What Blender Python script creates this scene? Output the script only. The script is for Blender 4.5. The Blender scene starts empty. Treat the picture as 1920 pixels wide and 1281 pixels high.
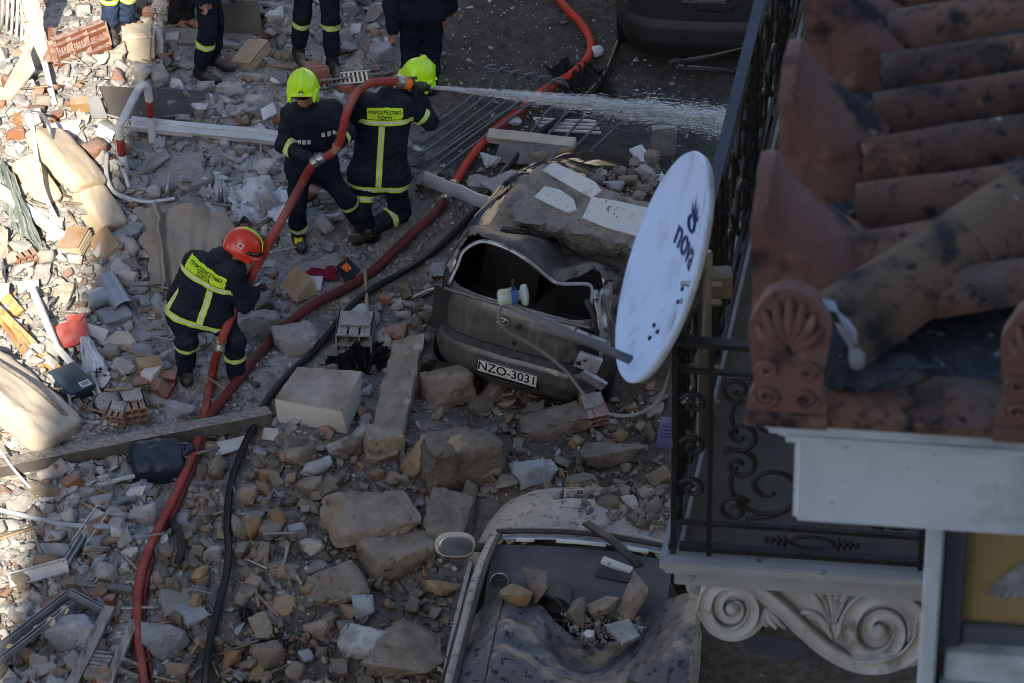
import bpy, bmesh, math, random
import numpy as np
from mathutils import Vector, Matrix, Euler, noise
from mathutils.bvhtree import BVHTree

# ------------------------------------------------------------------ camera, sky, sun, exposure
SC = bpy.context.scene
COL = SC.collection
W0, H0, FPX = 1920.0, 1281.0, 7000.0          # photograph size and focal length in its pixels
PITCH, ROLL, CAMZ = math.radians(37.0), math.radians(1.4), 18.7
CAM = Vector((0, 0, CAMZ))
_f = Vector((0, math.cos(PITCH), -math.sin(PITCH)))
_r0 = Vector((1, 0, 0)); _u0 = Vector((0, math.sin(PITCH), math.cos(PITCH)))
_r = _r0 * math.cos(ROLL) - _u0 * math.sin(ROLL)
_u = _u0 * math.cos(ROLL) + _r0 * math.sin(ROLL)
cam_data = bpy.data.cameras.new('camera')
cam_data.sensor_width = 36.0
cam_data.lens = FPX / W0 * 36.0
cam_data.clip_start = 0.5
cam_data.clip_end = 3000
cam_data.dof.use_dof = True
cam_data.dof.focus_distance = 31.5
cam_data.dof.aperture_fstop = 11.0
cam = bpy.data.objects.new('camera', cam_data)
COL.objects.link(cam)
cam.matrix_world = Matrix(((_r.x, _u.x, -_f.x, CAM.x), (_r.y, _u.y, -_f.y, CAM.y), (_r.z, _u.z, -_f.z, CAM.z), (0, 0, 0, 1)))
SC.camera = cam

SUN_EL, SUN_YAW = math.radians(36), math.radians(3.5)   # light travels away from the viewer, a little to the right
world = bpy.data.worlds.new('World'); SC.world = world; world.use_nodes = True
_n = world.node_tree.nodes; _n.clear()
_sky = _n.new('ShaderNodeTexSky'); _sky.sky_type = 'NISHITA'; _sky.sun_disc = False
_sky.sun_elevation = SUN_EL; _sky.sun_rotation = math.pi + SUN_YAW
_sky.air_density = 0.9; _sky.dust_density = 1.4; _sky.ozone_density = 1.0
_bg = _n.new('ShaderNodeBackground'); _bg.inputs[1].default_value = 0.1
_wo = _n.new('ShaderNodeOutputWorld')
world.node_tree.links.new(_sky.outputs[0], _bg.inputs[0]); world.node_tree.links.new(_bg.outputs[0], _wo.inputs[0])
sun_data = bpy.data.lights.new('sun', 'SUN'); sun_data.energy = 4.8; sun_data.angle = math.radians(0.5)
sun_data.color = (1.0, 0.86, 0.67)
sun = bpy.data.objects.new('sun', sun_data); COL.objects.link(sun)
sun.location = (-3, -20, 40)
_sd = Vector((math.sin(SUN_YAW) * math.cos(SUN_EL), math.cos(SUN_YAW) * math.cos(SUN_EL), -math.sin(SUN_EL)))
sun.rotation_euler = _sd.to_track_quat('-Z', 'Y').to_euler()
SC.view_settings.view_transform = 'Standard'
SC.view_settings.look = 'None'
SC.view_settings.gamma = 1.0
SC.view_settings.exposure = 1.28
SC.view_settings.use_curve_mapping = False
SC.render.engine = 'CYCLES'
SC.cycles.max_bounces = 6
SC.cycles.use_denoising = True
SC.cycles.filter_width = 1.0

# ------------------------------------------------------------------ where a photograph pixel lies in the place
def ray(px, py):
    return _f + _r * ((px - 960) / FPX) - _u * ((py - 640.5) / FPX)
def PZ(px, py, z=0.0):
    d = ray(px, py); return CAM + d * ((z - CAM.z) / d.z)
def PY(px, py, y):
    d = ray(px, py); return CAM + d * (y / d.y)
def PD(px, py, depth):
    return CAM + ray(px, py) * depth
def depth_of(p):
    return (Vector(p) - CAM).dot(_f)
def ppm(p):
    return FPX / depth_of(p)
def project(p):
    v = Vector(p) - CAM; w = v.dot(_f)
    return 960 + FPX * v.dot(_r) / w, 640.5 - FPX * v.dot(_u) / w
def sstep(a, b, x):
    t = min(1.0, max(0.0, (x - a) / (b - a))); return t * t * (3 - 2 * t)
def bump2(x, y, cx, cy, rx, ry):
    return math.exp(-(((x - cx) / rx) ** 2 + ((y - cy) / ry) ** 2))
def H(x, y):
    """height of the rubble above the street"""
    h = -0.02
    h += 0.40 * sstep(0.4, -4.2, x)
    h += 0.26 * bump2(x, y, -0.5, 22.9, 1.5, 1.0) + 0.22 * bump2(x, y, 0.6, 22.6, 1.4, 0.5)
    h += 0.25 * bump2(x, y, -4.3, 23.6, 1.0, 1.4) + 0.30 * bump2(x, y, -4.0, 27.5, 1.0, 1.6)
    h += 0.14 * bump2(x, y, -2.2, 27.0, 1.0, 1.0) + 0.25 * bump2(x, y, 0.9, 25.8, .7, .5)
    asph = sstep(-0.9, -0.1, x) * sstep(26.9, 27.7, y)
    h += 0.13 * noise.noise((x * 0.9, y * 0.9, 1.3)) + 0.10 * noise.noise((x * 2.2, y * 2.2, 4.1)) + 0.045 * noise.noise((x * 5, y * 5, 7.7)) + 0.02 * noise.noise((x * 11, y * 11, 2.7))
    return h * (1 - 0.88 * asph) - 0.05 * asph
def G(px, py, up=0.0):
    """point on the rubble under a pixel"""
    z = 0.2
    for _ in range(12):
        p = PZ(px, py, z); z = H(p.x, p.y)
    p = PZ(px, py, z); p.z = z + up
    return p

# ------------------------------------------------------------------ materials
MATS = {}
def srgb(r, g, b):
    f = lambda c: ((c / 255 + 0.055) / 1.055) ** 2.4 if c > 10 else c / 255 / 12.92
    return (f(r), f(g), f(b))
def M(name, c=(.5, .5, .5), c2=None, scale=6.0, rough=0.85, metal=0.0, bump=0.0, bscale=30.0, spots=None, rnd=0.0,
      dust=None, spec=0.3, trans=0.0, alpha=1.0, attr=None, streak=None, emit=0.0, coat=0.0, detail=6.0, bdist=0.02, post=None):
    if name in MATS: return MATS[name]
    m = bpy.data.materials.new(name); m.use_nodes = True; MATS[name] = m
    nt = m.node_tree; N = nt.nodes; L = nt.links
    b = N['Principled BSDF']
    b.inputs['Roughness'].default_value = rough; b.inputs['Metallic'].default_value = metal
    b.inputs['Specular IOR Level'].default_value = spec
    b.inputs['Transmission Weight'].default_value = trans; b.inputs['Alpha'].default_value = alpha
    b.inputs['Coat Weight'].default_value = coat
    tc = N.new('ShaderNodeTexCoord'); oi = N.new('ShaderNodeObjectInfo')
    off = N.new('ShaderNodeVectorMath'); off.operation = 'MULTIPLY_ADD'
    comb = N.new('ShaderNodeCombineXYZ')
    for k in range(3): L.new(oi.outputs['Random'], comb.inputs[k])
    L.new(comb.outputs[0], off.inputs[0]); off.inputs[1].default_value = (37, 19, 53); L.new(tc.outputs['Object'], off.inputs[2])
    vec = off.outputs[0]
    def noi(s, d=detail, r=0.6):
        n = N.new('ShaderNodeTexNoise'); n.inputs['Scale'].default_value = s; n.inputs['Detail'].default_value = d
        n.inputs['Roughness'].default_value = r; L.new(vec, n.inputs['Vector']); return n.outputs['Fac']
    def ramp(fac, a, bb):
        r = N.new('ShaderNodeMapRange'); r.inputs['From Min'].default_value = a; r.inputs['From Max'].default_value = bb
        r.clamp = True; L.new(fac, r.inputs['Value']); return r.outputs[0]
    def mix(fac, A, B, blend='MIX'):
        x = N.new('ShaderNodeMix'); x.data_type = 'RGBA'; x.blend_type = blend
        if isinstance(fac, float): x.inputs[0].default_value = fac
        else: L.new(fac, x.inputs[0])
        for k, v in ((6, A), (7, B)):
            if isinstance(v, tuple): x.inputs[k].default_value = (*v[:3], 1)
            else: L.new(v, x.inputs[k])
        return x.outputs[2]
    if attr:
        a = N.new('ShaderNodeAttribute'); a.attribute_name = attr; col = a.outputs['Color']
        if c2 is not None: col = mix(ramp(noi(scale), .35, .65), col, mix(0.5, col, c2))
    else:
        col = c
        if c2 is not None: col = mix(ramp(noi(scale), .33, .67), c, c2)
    if rnd:
        hv = N.new('ShaderNodeHueSaturation')
        rr = N.new('ShaderNodeMapRange'); rr.inputs['To Min'].default_value = 1 - rnd; rr.inputs['To Max'].default_value = 1 + rnd
        L.new(oi.outputs['Random'], rr.inputs['Value']); L.new(rr.outputs[0], hv.inputs['Value'])
        if isinstance(col, tuple): hv.inputs['Color'].default_value = (*col[:3], 1)
        else: L.new(col, hv.inputs['Color'])
        col = hv.outputs[0]
    if streak:                                   # (colour, scale, low, high): long stains
        mp = N.new('ShaderNodeMapping'); mp.inputs['Scale'].default_value = streak[4] if len(streak) > 4 else (1, 1, .08)
        L.new(vec, mp.inputs[0]); n = N.new('ShaderNodeTexNoise'); n.inputs['Scale'].default_value = streak[1]; n.inputs['Detail'].default_value = 4
        L.new(mp.outputs[0], n.inputs['Vector']); col = mix(ramp(n.outputs['Fac'], streak[2], streak[3]), col, streak[0])
    for sp in (spots or []):                     # (colour, scale, low, high)
        col = mix(ramp(noi(sp[1], 4, .55), sp[2], sp[3]), col, sp[0])
    if dust:                                     # settled dust on upward faces: (colour, amount)
        ge = N.new('ShaderNodeNewGeometry'); sx = N.new('ShaderNodeSeparateXYZ'); L.new(ge.outputs['Normal'], sx.inputs[0])
        up = ramp(sx.outputs[2], .35, .95); mm = N.new('ShaderNodeMath'); mm.operation = 'MULTIPLY'
        L.new(up, mm.inputs[0]); L.new(ramp(noi(dust[2] if len(dust) > 2 else 9), .3, .7), mm.inputs[1])
        m2 = N.new('ShaderNodeMath'); m2.operation = 'MULTIPLY'; L.new(mm.outputs[0], m2.inputs[0]); m2.inputs[1].default_value = dust[1]
        col = mix(m2.outputs[0], col, dust[0])
    for sp in (post or []):                      # marks on top of the dust
        col = mix(ramp(noi(sp[1], 4, .55), sp[2], sp[3]), col, sp[0])
    if isinstance(col, tuple): b.inputs['Base Color'].default_value = (*col[:3], 1)
    else: L.new(col, b.inputs['Base Color'])
    if bump:
        bp = N.new('ShaderNodeBump'); bp.inputs['Strength'].default_value = bump; bp.inputs['Distance'].default_value = bdist
        L.new(noi(bscale, 8, .65), bp.inputs['Height']); L.new(bp.outputs[0], b.inputs['Normal'])
    if emit:
        b.inputs['Emission Color'].default_value = (*c, 1); b.inputs['Emission Strength'].default_value = emit
    return m

DUST = (.42, .40, .37)
stone_pale = M('stone_pale', (.43, .425, .41), (.26, .255, .25), 7, bump=.9, bscale=26, rnd=.22, spots=[((.52, .50, .47), 1.7, .60, .635), ((.15, .145, .14), 11, .64, .70)], dust=((.55, .53, .5), .45))
stone_blue = M('stone_blue', (.33, .35, .385), (.19, .205, .23), 6, bump=.8, bscale=22, rnd=.2, dust=(DUST, .35))
stone_tan = M('stone_tan', (.30, .25, .19), (.15, .122, .09), 6, bump=1.0, bscale=24, rnd=.22, spots=[((.30, .16, .07), 2.2, .60, .72), ((.42, .40, .37), 1.5, .62, .65), ((.075, .065, .055), 10, .62, .70)], dust=((.37, .34, .30), .45))
stone_brown = M('stone_brown', (.20, .162, .125), (.09, .073, .058), 6, bump=1.0, bscale=22, rnd=.2, spots=[((.20, .11, .055), 2.0, .62, .75), ((.33, .31, .28), 1.6, .63, .66), ((.045, .04, .035), 10, .60, .70)], dust=((.29, .26, .225), .5))
stone_ochre = M('stone_ochre', (.36, .245, .125), (.22, .155, .09), 6, bump=.6, bscale=30, rnd=.2, dust=(DUST, .2))
plaster_white = M('plaster_white', (.62, .62, .62), (.46, .45, .44), 5, bump=.35, bscale=30, rnd=.15)
plaster_cream = M('plaster_cream', (.52, .47, .38), (.38, .34, .28), 5, bump=.4, bscale=30, rnd=.18)
brick_red = M('brick_red', (.34, .13, .075), (.25, .11, .07), 9, bump=.5, bscale=40, rnd=.25, dust=(DUST, .5, 14))
concrete = M('concrete', (.33, .325, .315), (.24, .235, .225), 8, bump=.8, bscale=45, rnd=.15, spots=[((.16, .155, .15), 22, .58, .68)], dust=((.5, .49, .47), .4, 20))
wood_raw = M('wood_raw', (.36, .24, .13), (.22, .14, .075), 4, bump=.3, bscale=50, rnd=.3, streak=((.16, .1, .05), 30, .5, .62, (1, .06, 1)), dust=(DUST, .5))
wood_grey = M('wood_grey', (.25, .235, .215), (.16, .15, .14), 5, bump=.35, bscale=40, rnd=.25, streak=((.1, .09, .08), 30, .52, .64, (1, .06, 1)), dust=(DUST, .4))
white_metal = M('white_metal', (.62, .63, .65), (.45, .46, .48), 5, rough=.45, bump=.08, bscale=30, rnd=.1, spots=[((.2, .18, .16), 14, .64, .72)], dust=(DUST, .5))
steel = M('steel', (.36, .37, .39), (.24, .25, .26), 8, rough=.38, metal=.75, bump=.1, rnd=.15, dust=(DUST, .4))
black_iron = M('black_iron', (.010, .010, .013), (.022, .022, .026), 12, rough=.42, bump=.2, bscale=60, spots=[((.09, .10, .13), 26, .66, .75)])
rail_blue = M('rail_blue', (.045, .055, .085), (.03, .036, .055), 10, rough=.4, spots=[((.16, .19, .24), 30, .66, .74)])
dark_plastic = M('dark_plastic', (.018, .019, .022), (.035, .035, .037), 8, rough=.5, bump=.1, dust=((.2, .19, .18), .5, 18))
rubber_black = M('rubber_black', (.008, .008, .010), (.014, .014, .016), 20, rough=.5, spots=[((.25, .25, .25), 45, .66, .74)])

# ------------------------------------------------------------------ mesh helpers
def mesh_obj(name, me, mat, parent=None, loc=None, rot=None):
    o = bpy.data.objects.new(name, me); COL.objects.link(o)
    if mat is not None:
        for q in (mat if isinstance(mat, (list, tuple)) else [mat]):
            if len(me.materials) < (len(mat) if isinstance(mat, (list, tuple)) else 1): me.materials.append(q)
    if parent is not None: o.parent = parent
    if loc is not None: o.location = loc
    if rot is not None: o.rotation_euler = rot
    return o
def bm_obj(name, bm, mat, parent=None, loc=None, rot=None, smooth=None, normals=True):
    if normals: bmesh.ops.recalc_face_normals(bm, faces=bm.faces)
    if smooth is not None:
        for f in bm.faces: f.smooth = True
        for e in bm.edges:
            if len(e.link_faces) == 2 and e.calc_face_angle(0) > smooth: e.smooth = False
    me = bpy.data.meshes.new(name); bm.to_mesh(me); bm.free()
    return mesh_obj(name, me, mat, parent, loc, rot)
def py_obj(name, verts, faces, mat, parent=None, smooth=False, mats=None, loc=None, rot=None):
    me = bpy.data.meshes.new(name); me.from_pydata([tuple(v) for v in verts], [], [tuple(f) for f in faces])
    if smooth: me.shade_smooth()
    o = mesh_obj(name, me, mat, parent, loc, rot)
    if mats is not None: me.polygons.foreach_set('material_index', list(mats))
    return o
def tag(o, label=None, cat=None, group=None, kind=None):
    if label: o['label'] = label
    if cat: o['category'] = cat
    if group: o['group'] = group
    if kind: o['kind'] = kind
    return o
def empty(name, loc, rot=(0, 0, 0), label=None, cat=None, group=None):
    o = bpy.data.objects.new(name, None); COL.objects.link(o); o.location = loc; o.rotation_euler = rot
    o.empty_display_size = .1
    return tag(o, label, cat, group)
def add_box(bm, c, d, rot=None, bev=0.0):
    old = set(bm.verts)
    vs = bmesh.ops.create_cube(bm, size=1.0)['verts']
    for v in vs: v.co = Vector((v.co.x * d[0], v.co.y * d[1], v.co.z * d[2]))
    if bev:
        es = list({e for v in vs for e in v.link_edges})
        bmesh.ops.bevel(bm, geom=es, offset=bev, segments=2, affect='EDGES', profile=.6)
    vs = [v for v in bm.verts if v not in old]
    m = (rot.to_matrix() if isinstance(rot, Euler) else Euler(rot).to_matrix()) if rot is not None else Matrix.Identity(3)
    for v in vs: v.co = m @ v.co + Vector(c)
    return vs
def box(name, c, d, mat, parent=None, rot=None, bev=0.0, loc=None, orot=None):
    bm = bmesh.new(); add_box(bm, c, d, rot, bev)
    return bm_obj(name, bm, mat, parent, loc, orot, smooth=.6 if bev else None)
def spline(pts, n=8, closed=False):
    P = [Vector(p) for p in pts]
    if len(P) < 3: 
        return [P[0].lerp(P[1], i / n) for i in range(n + 1)]
    out = []
    m = len(P)
    rng = range(m) if closed else range(m - 1)
    for i in rng:
        if closed: a, b, c, d = P[(i - 1) % m], P[i], P[(i + 1) % m], P[(i + 2) % m]
        else:
            a = P[i - 1] if i > 0 else P[0] * 2 - P[1]; b = P[i]; c = P[i + 1]; d = P[i + 2] if i + 2 < m else P[-1] * 2 - P[-2]
        for k in range(n):
            t = k / n
            out.append(0.5 * ((2 * b) + (c - a) * t + (2 * a - 5 * b + 4 * c - d) * t * t + (3 * b - a - 3 * c + d) * t ** 3))
    if not closed: out.append(P[-1].copy())
    return out
def sweep(pts, rad, seg=10, caps=True, flat=1.0, prof=None, up=None):
    """verts and faces of a tube along pts; rad a number or one per point; prof a list of (u, v)"""
    P = [Vector(p) for p in pts]; n = len(P)
    if prof is None: prof = [(math.cos(2 * math.pi * k / seg), math.sin(2 * math.pi * k / seg) * flat) for k in range(seg)]
    seg = len(prof); V = []; F = []
    T = [(P[min(i + 1, n - 1)] - P[max(i - 1, 0)]).normalized() for i in range(n)]
    u = Vector(up) if up is not None else (Vector((0, 0, 1)) if abs(T[0].z) < .9 else Vector((1, 0, 0)))
    u = (u - T[0] * u.dot(T[0])).normalized()
    for i in range(n):
        u0 = Vector(up) if up is not None else u
        u0 = u0 - T[i] * u0.dot(T[i])
        u = u0.normalized() if u0.length > 1e-6 else u
        w = T[i].cross(u)
        r = rad[i] if hasattr(rad, '__len__') else rad
        for (a, b) in prof: V.append(P[i] + w * (a * r) + u * (b * r))
    for i in range(n - 1):
        for k in range(seg):
            k2 = (k + 1) % seg
            F.append((i * seg + k, i * seg + k2, (i + 1) * seg + k2, (i + 1) * seg + k))
    if caps: F.append(tuple(range(seg - 1, -1, -1))); F.append(tuple((n - 1) * seg + k for k in range(seg)))
    return V, F
def tube(name, pts, rad, mat, parent=None, seg=10, smooth=True, flat=1.0, prof=None, up=None, caps=True):
    V, F = sweep(pts, rad, seg, caps, flat, prof, up)
    o = py_obj(name, V, F, mat, parent, smooth)
    return o
def sweeps(name, paths, mat, parent=None, seg=8):
    V = []; F = []
    for pts, rad in paths:
        v, f = sweep(pts, rad, seg); b = len(V); V += v; F += [tuple(i + b for i in q) for q in f]
    return py_obj(name, V, F, mat, parent, True)
def lathe(prof, seg=24):
    V = []; F = []
    for (r, z) in prof:
        for k in range(seg):
            a = 2 * math.pi * k / seg; V.append((r * math.cos(a), r * math.sin(a), z))
    for i in range(len(prof) - 1):
        for k in range(seg):
            k2 = (k + 1) % seg; F.append((i * seg + k, i * seg + k2, (i + 1) * seg + k2, (i + 1) * seg + k))
    return V, F
def grid_mesh(name, nu, nv, fn, mat, parent=None, smooth=True, thick=0.0):
    """sheet fn(u, v) -> point, given a thickness along its normals"""
    V = [Vector(fn(i / (nu - 1), j / (nv - 1))) for j in range(nv) for i in range(nu)]
    F = [(j * nu + i, j * nu + i + 1, (j + 1) * nu + i + 1, (j + 1) * nu + i) for j in range(nv - 1) for i in range(nu - 1)]
    o = py_obj(name, V, F, mat, parent, smooth)
    if thick: solidify(o, thick)
    return o
def solidify(o, t, off=0.0):
    bm = bmesh.new(); bm.from_mesh(o.data); sm = o.data.polygons[0].use_smooth if len(o.data.polygons) else False
    bm.normal_update()
    top = {}; bot = {}
    for v in bm.verts:
        top[v.index] = v.co + v.normal * (t * (.5 + off)); bot[v.index] = v.co - v.normal * (t * (.5 - off))
    V = []; F = []; n = len(bm.verts); mi = []
    for v in bm.verts: V.append(top[v.index])
    for v in bm.verts: V.append(bot[v.index])
    for f in bm.faces:
        ix = [v.index for v in f.verts]; F.append(ix); mi.append(f.material_index); F.append([i + n for i in reversed(ix)]); mi.append(f.material_index)
    for e in bm.edges:
        if len(e.link_loops) == 1:
            l = e.link_loops[0]; a = l.vert.index; b = l.link_loop_next.vert.index
            F.append([b, a, a + n, b + n]); mi.append(l.face.material_index)
    bm.free()
    me = bpy.data.meshes.new(o.name); me.from_pydata([tuple(v) for v in V], [], [tuple(f) for f in F])
    for q in o.data.materials: me.materials.append(q)
    me.polygons.foreach_set('material_index', mi)
    if sm:
        bm = bmesh.new(); bm.from_mesh(me)
        for f in bm.faces: f.smooth = True
        for e in bm.edges:
            if len(e.link_faces) == 2 and e.calc_face_angle(0) > .7: e.smooth = False
        bm.to_mesh(me); bm.free()
    o.data = me
    return o
def text_mesh(s, size, bold=0.0):
    cu = bpy.data.curves.new('t', 'FONT'); cu.body = s; cu.size = size; cu.align_x = 'CENTER'; cu.align_y = 'CENTER'; cu.offset = bold
    o = bpy.data.objects.new('t', cu); COL.objects.link(o)
    dg = bpy.context.evaluated_depsgraph_get(); me = bpy.data.meshes.new_from_object(o.evaluated_get(dg))
    bpy.data.objects.remove(o); bpy.data.curves.remove(cu)
    return me
def rock_bm(seed, dims, n=12, boxy=.75, rough=.03, cuts=3, bev=.04):
    R = random.Random(seed); bm = bmesh.new()
    pts = []
    drop = set(R.sample(range(8), 0 if boxy > .9 else (1 if boxy > .7 else 3)))
    i = 0
    for sx in (-1, 1):
        for sy in (-1, 1):
            for sz in (-1, 1):
                k = 1 - (1 - boxy) * R.random() * 1.2; i += 1
                q = Vector((sx * k * R.uniform(.78, 1), sy * k * R.uniform(.78, 1), sz * k * R.uniform(.8, 1)))
                if i - 1 not in drop: pts.append(q)
    for _ in range(n if boxy < .9 else n // 3):
        v = Vector((R.gauss(0, 1), R.gauss(0, 1), R.gauss(0, 1))).normalized()
        e = 4.0 * boxy + 1.6 * (1 - boxy)
        s = (abs(v.x) ** e + abs(v.y) ** e + abs(v.z) ** e) ** (-1 / e)
        pts.append(v * s * R.uniform(.72, 1.0))
    for p in pts: bm.verts.new((p.x * dims[0] / 2, p.y * dims[1] / 2, p.z * dims[2] / 2))
    r = bmesh.ops.convex_hull(bm, input=bm.verts)
    junk = list({g for g in r['geom_interior'] + r['geom_unused'] if isinstance(g, bmesh.types.BMVert)})
    if junk: bmesh.ops.delete(bm, geom=junk, context='VERTS')
    bmesh.ops.dissolve_limit(bm, angle_limit=.16, verts=bm.verts, edges=bm.edges)
    if bev > .06:
        bmesh.ops.bevel(bm, geom=[e for e in bm.edges], offset=bev * min(dims), segments=3, affect='EDGES', clamp_overlap=True)
    bmesh.ops.triangulate(bm, faces=bm.faces)
    if cuts:
        L = max(dims) / (cuts + 1) * .8
        for _ in range(5):
            es = [e for e in bm.edges if e.calc_length() > L]
            if not es: break
            bmesh.ops.subdivide_edges(bm, edges=es, cuts=1)
            bmesh.ops.triangulate(bm, faces=bm.faces)
        bm.normal_update(); o = Vector((seed * 1.37 % 50, seed * 2.11 % 50, seed * .77 % 50)); s = 1 / max(dims)
        D = max(dims) * rough
        new = []
        for v in bm.verts:
            q = v.co * s
            sharp = max([e.calc_face_angle(0) for e in v.link_edges] + [0])
            a = .7 * noise.noise(q * 2.6 + o) + .7 * (abs(noise.noise(q * 6 + o)) - .25) + .5 * noise.noise(q * 15 + o) + .35 * noise.noise(q * 34 + o)
            c = max(0, noise.noise(q * 5 - o) - .1) * 2.0 * (1.6 if sharp > .5 else .35)      # chipped arrises
            new.append(v.co + v.normal * D * (a - c - (.35 if sharp > .5 else 0)))
        for v, c in zip(bm.verts, new): v.co = c
    return bm
def rock(name, p, dims, mat, seed, rot=None, parent=None, sink=.25, n=12, boxy=.75, rough=.03, cuts=5, bev=.04):
    bm = rock_bm(seed, dims, n, boxy, rough, cuts, bev)
    o = bm_obj(name, bm, mat, parent, smooth=.55)
    e = rot if rot is not None else (0, 0, random.Random(seed).uniform(0, 6.3))
    o.rotation_euler = e
    m = Euler(e).to_matrix()
    zmin = min((m @ v.co).z for v in o.data.vertices); zmax = max((m @ v.co).z for v in o.data.vertices)
    o.location = (p[0], p[1], p[2] - zmin - sink * (zmax - zmin))
    return o
# ------------------------------------------------------------------ the setting: street, rubble ground, building behind the viewer
asphalt = M('asphalt', (.07, .066, .063), (.048, .045, .044), 1.2, rough=.75, bump=.5, bscale=60, spots=[((.45, .44, .43), 46, .735, .76), ((.25, .24, .23), 17, .73, .76)])
V = [(-900, -900, -.12), (900, -900, -.12), (900, 900, -.12), (-900, 900, -.12)]
tag(py_obj('street', V, [(0, 1, 2, 3)], asphalt), kind='structure')
def make_rubble_ground():
    m = bpy.data.materials.new('rubble_dirt'); m.use_nodes = True; nt = m.node_tree; N = nt.nodes; L = nt.links; b = N['Principled BSDF']
    b.inputs['Roughness'].default_value = .95; b.inputs['Specular IOR Level'].default_value = .15
    a = N.new('ShaderNodeAttribute'); a.attribute_name = 'Col'; tc = N.new('ShaderNodeTexCoord')
    def noi(s, d=8):
        n = N.new('ShaderNodeTexNoise'); n.inputs['Scale'].default_value = s; n.inputs['Detail'].default_value = d; n.inputs['Roughness'].default_value = .7
        L.new(tc.outputs['Object'], n.inputs['Vector']); return n.outputs['Fac']
    mr = N.new('ShaderNodeMapRange'); mr.inputs['From Min'].default_value = .35; mr.inputs['From Max'].default_value = .65; mr.inputs['To Min'].default_value = .55; mr.inputs['To Max'].default_value = 1.3
    L.new(noi(9), mr.inputs['Value']); hv = N.new('ShaderNodeHueSaturation'); L.new(mr.outputs[0], hv.inputs['Value']); L.new(a.outputs['Color'], hv.inputs['Color'])
    r2 = N.new('ShaderNodeMapRange'); r2.inputs['From Min'].default_value = .66; r2.inputs['From Max'].default_value = .70; L.new(noi(38, 4), r2.inputs['Value'])
    mx = N.new('ShaderNodeMix'); mx.data_type = 'RGBA'; L.new(r2.outputs[0], mx.inputs[0]); L.new(hv.outputs[0], mx.inputs[6]); mx.inputs[7].default_value = (.5, .49, .47, 1)
    L.new(mx.outputs[2], b.inputs['Base Color'])
    bp = N.new('ShaderNodeBump'); bp.inputs['Strength'].default_value = .9; bp.inputs['Distance'].default_value = .03; L.new(noi(34), bp.inputs['Height']); L.new(bp.outputs[0], b.inputs['Normal'])
    x0, x1, y0, y1, st = -7.5, 5.5, 18.5, 37.5, .055
    nx, ny = int((x1 - x0) / st), int((y1 - y0) / st)
    V = []; C = []
    for j in range(ny):
        for i in range(nx):
            x = x0 + i * st; y = y0 + j * st
            e = min(1, min(i, nx - 1 - i, j, ny - 1 - j) / 6)
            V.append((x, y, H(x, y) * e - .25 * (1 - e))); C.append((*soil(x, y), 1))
    F = [(j * nx + i, j * nx + i + 1, (j + 1) * nx + i + 1, (j + 1) * nx + i) for j in range(ny - 1) for i in range(nx - 1)]
    o = py_obj('rubble_ground', V, F, m, None, True); tag(o, kind='structure')
    at = o.data.color_attributes.new('Col', 'FLOAT_COLOR', 'POINT'); at.data.foreach_set('color', np.array(C, dtype=np.float32).ravel())
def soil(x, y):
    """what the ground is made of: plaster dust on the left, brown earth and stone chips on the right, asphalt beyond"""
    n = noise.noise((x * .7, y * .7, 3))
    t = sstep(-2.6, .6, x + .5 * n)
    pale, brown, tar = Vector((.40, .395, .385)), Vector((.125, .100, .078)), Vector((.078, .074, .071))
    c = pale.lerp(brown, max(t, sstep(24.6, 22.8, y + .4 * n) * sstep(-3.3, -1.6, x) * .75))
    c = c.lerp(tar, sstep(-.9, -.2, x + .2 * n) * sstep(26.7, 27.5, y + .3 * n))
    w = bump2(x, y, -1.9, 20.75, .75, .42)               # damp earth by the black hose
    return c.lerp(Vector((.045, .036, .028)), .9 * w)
make_rubble_ground()
stucco_grey = M('stucco_grey', (.42, .41, .39), (.34, .33, .31), 2, bump=.2)
def near_block():
    root = empty('apartment_block', (3.5, -8, 0), label='tall plain apartment block behind the viewer that shades the street', cat='building')
    # left end wall ends where its shadow meets the sunlit strip of rubble
    xl, xr = -5.13, 30.0
    parts = [('wall', (xl, xr, -16, -.8, -.12, 16.6)), ('wall', (xl, xr, -16, -.8, 20.6, 32)), ('wall', (xl, -3, -16, -.8, 16.6, 20.6)),
             ('wall', (3, xr, -16, -.8, 16.6, 20.6)), ('wall', (-3, 3, -16, -4.5, 16.6, 20.6))]
    for nm, (a, b, c, d, e, f) in parts:
        box(nm, ((a + b) / 2 - 3.5, (c + d) / 2 + 8, (e + f) / 2), (b - a - .004, d - c, f - e - .004), stucco_grey, root)
near_block()

stucco_warm = M('stucco_warm', (.64, .61, .56), (.56, .53, .48), 2, bump=.1)
def bounce_house(name, label, x0, x1, y0, y1, h, face):  # unseen houses added to warm the bluish shade with bounced sunlight
    """a plain house front added outside the picture to bounce warm light and block blue sky: walls, a cornice, rows of windows with frames"""
    root = empty(name, ((x0 + x1) / 2, (y0 + y1) / 2, 0), label=label, cat='building')
    cx, cy = (x0 + x1) / 2, (y0 + y1) / 2
    box('wall', (0, 0, h / 2 - .12), (x1 - x0, y1 - y0, h), stucco_warm, root)
    box('cornice', (0, 0, h + .05), (x1 - x0 + .6, y1 - y0 + .6, .34), plaster_white, root)
    for fl in range(int(h // 3.6)):
        z = 1.9 + fl * 3.6
        L = (y1 - y0) if face == 'x' else (x1 - x0)
        for k in range(int(L // 3.2)):
            t = -L / 2 + 1.9 + k * 3.2
            p = ((x1 - x0) / 2 + .01, t, z) if face == 'x' else (t, -(y1 - y0) / 2 - .01, z)
            d = (.06, 1.1, 1.9) if face == 'x' else (1.1, .06, 1.9)
            w = box('window', p, d, plaster_white, root)
            d2 = (.1, .92, 1.7) if face == 'x' else (.92, .1, 1.7)
            box('shutter', p, d2, wood_grey, w)
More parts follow.
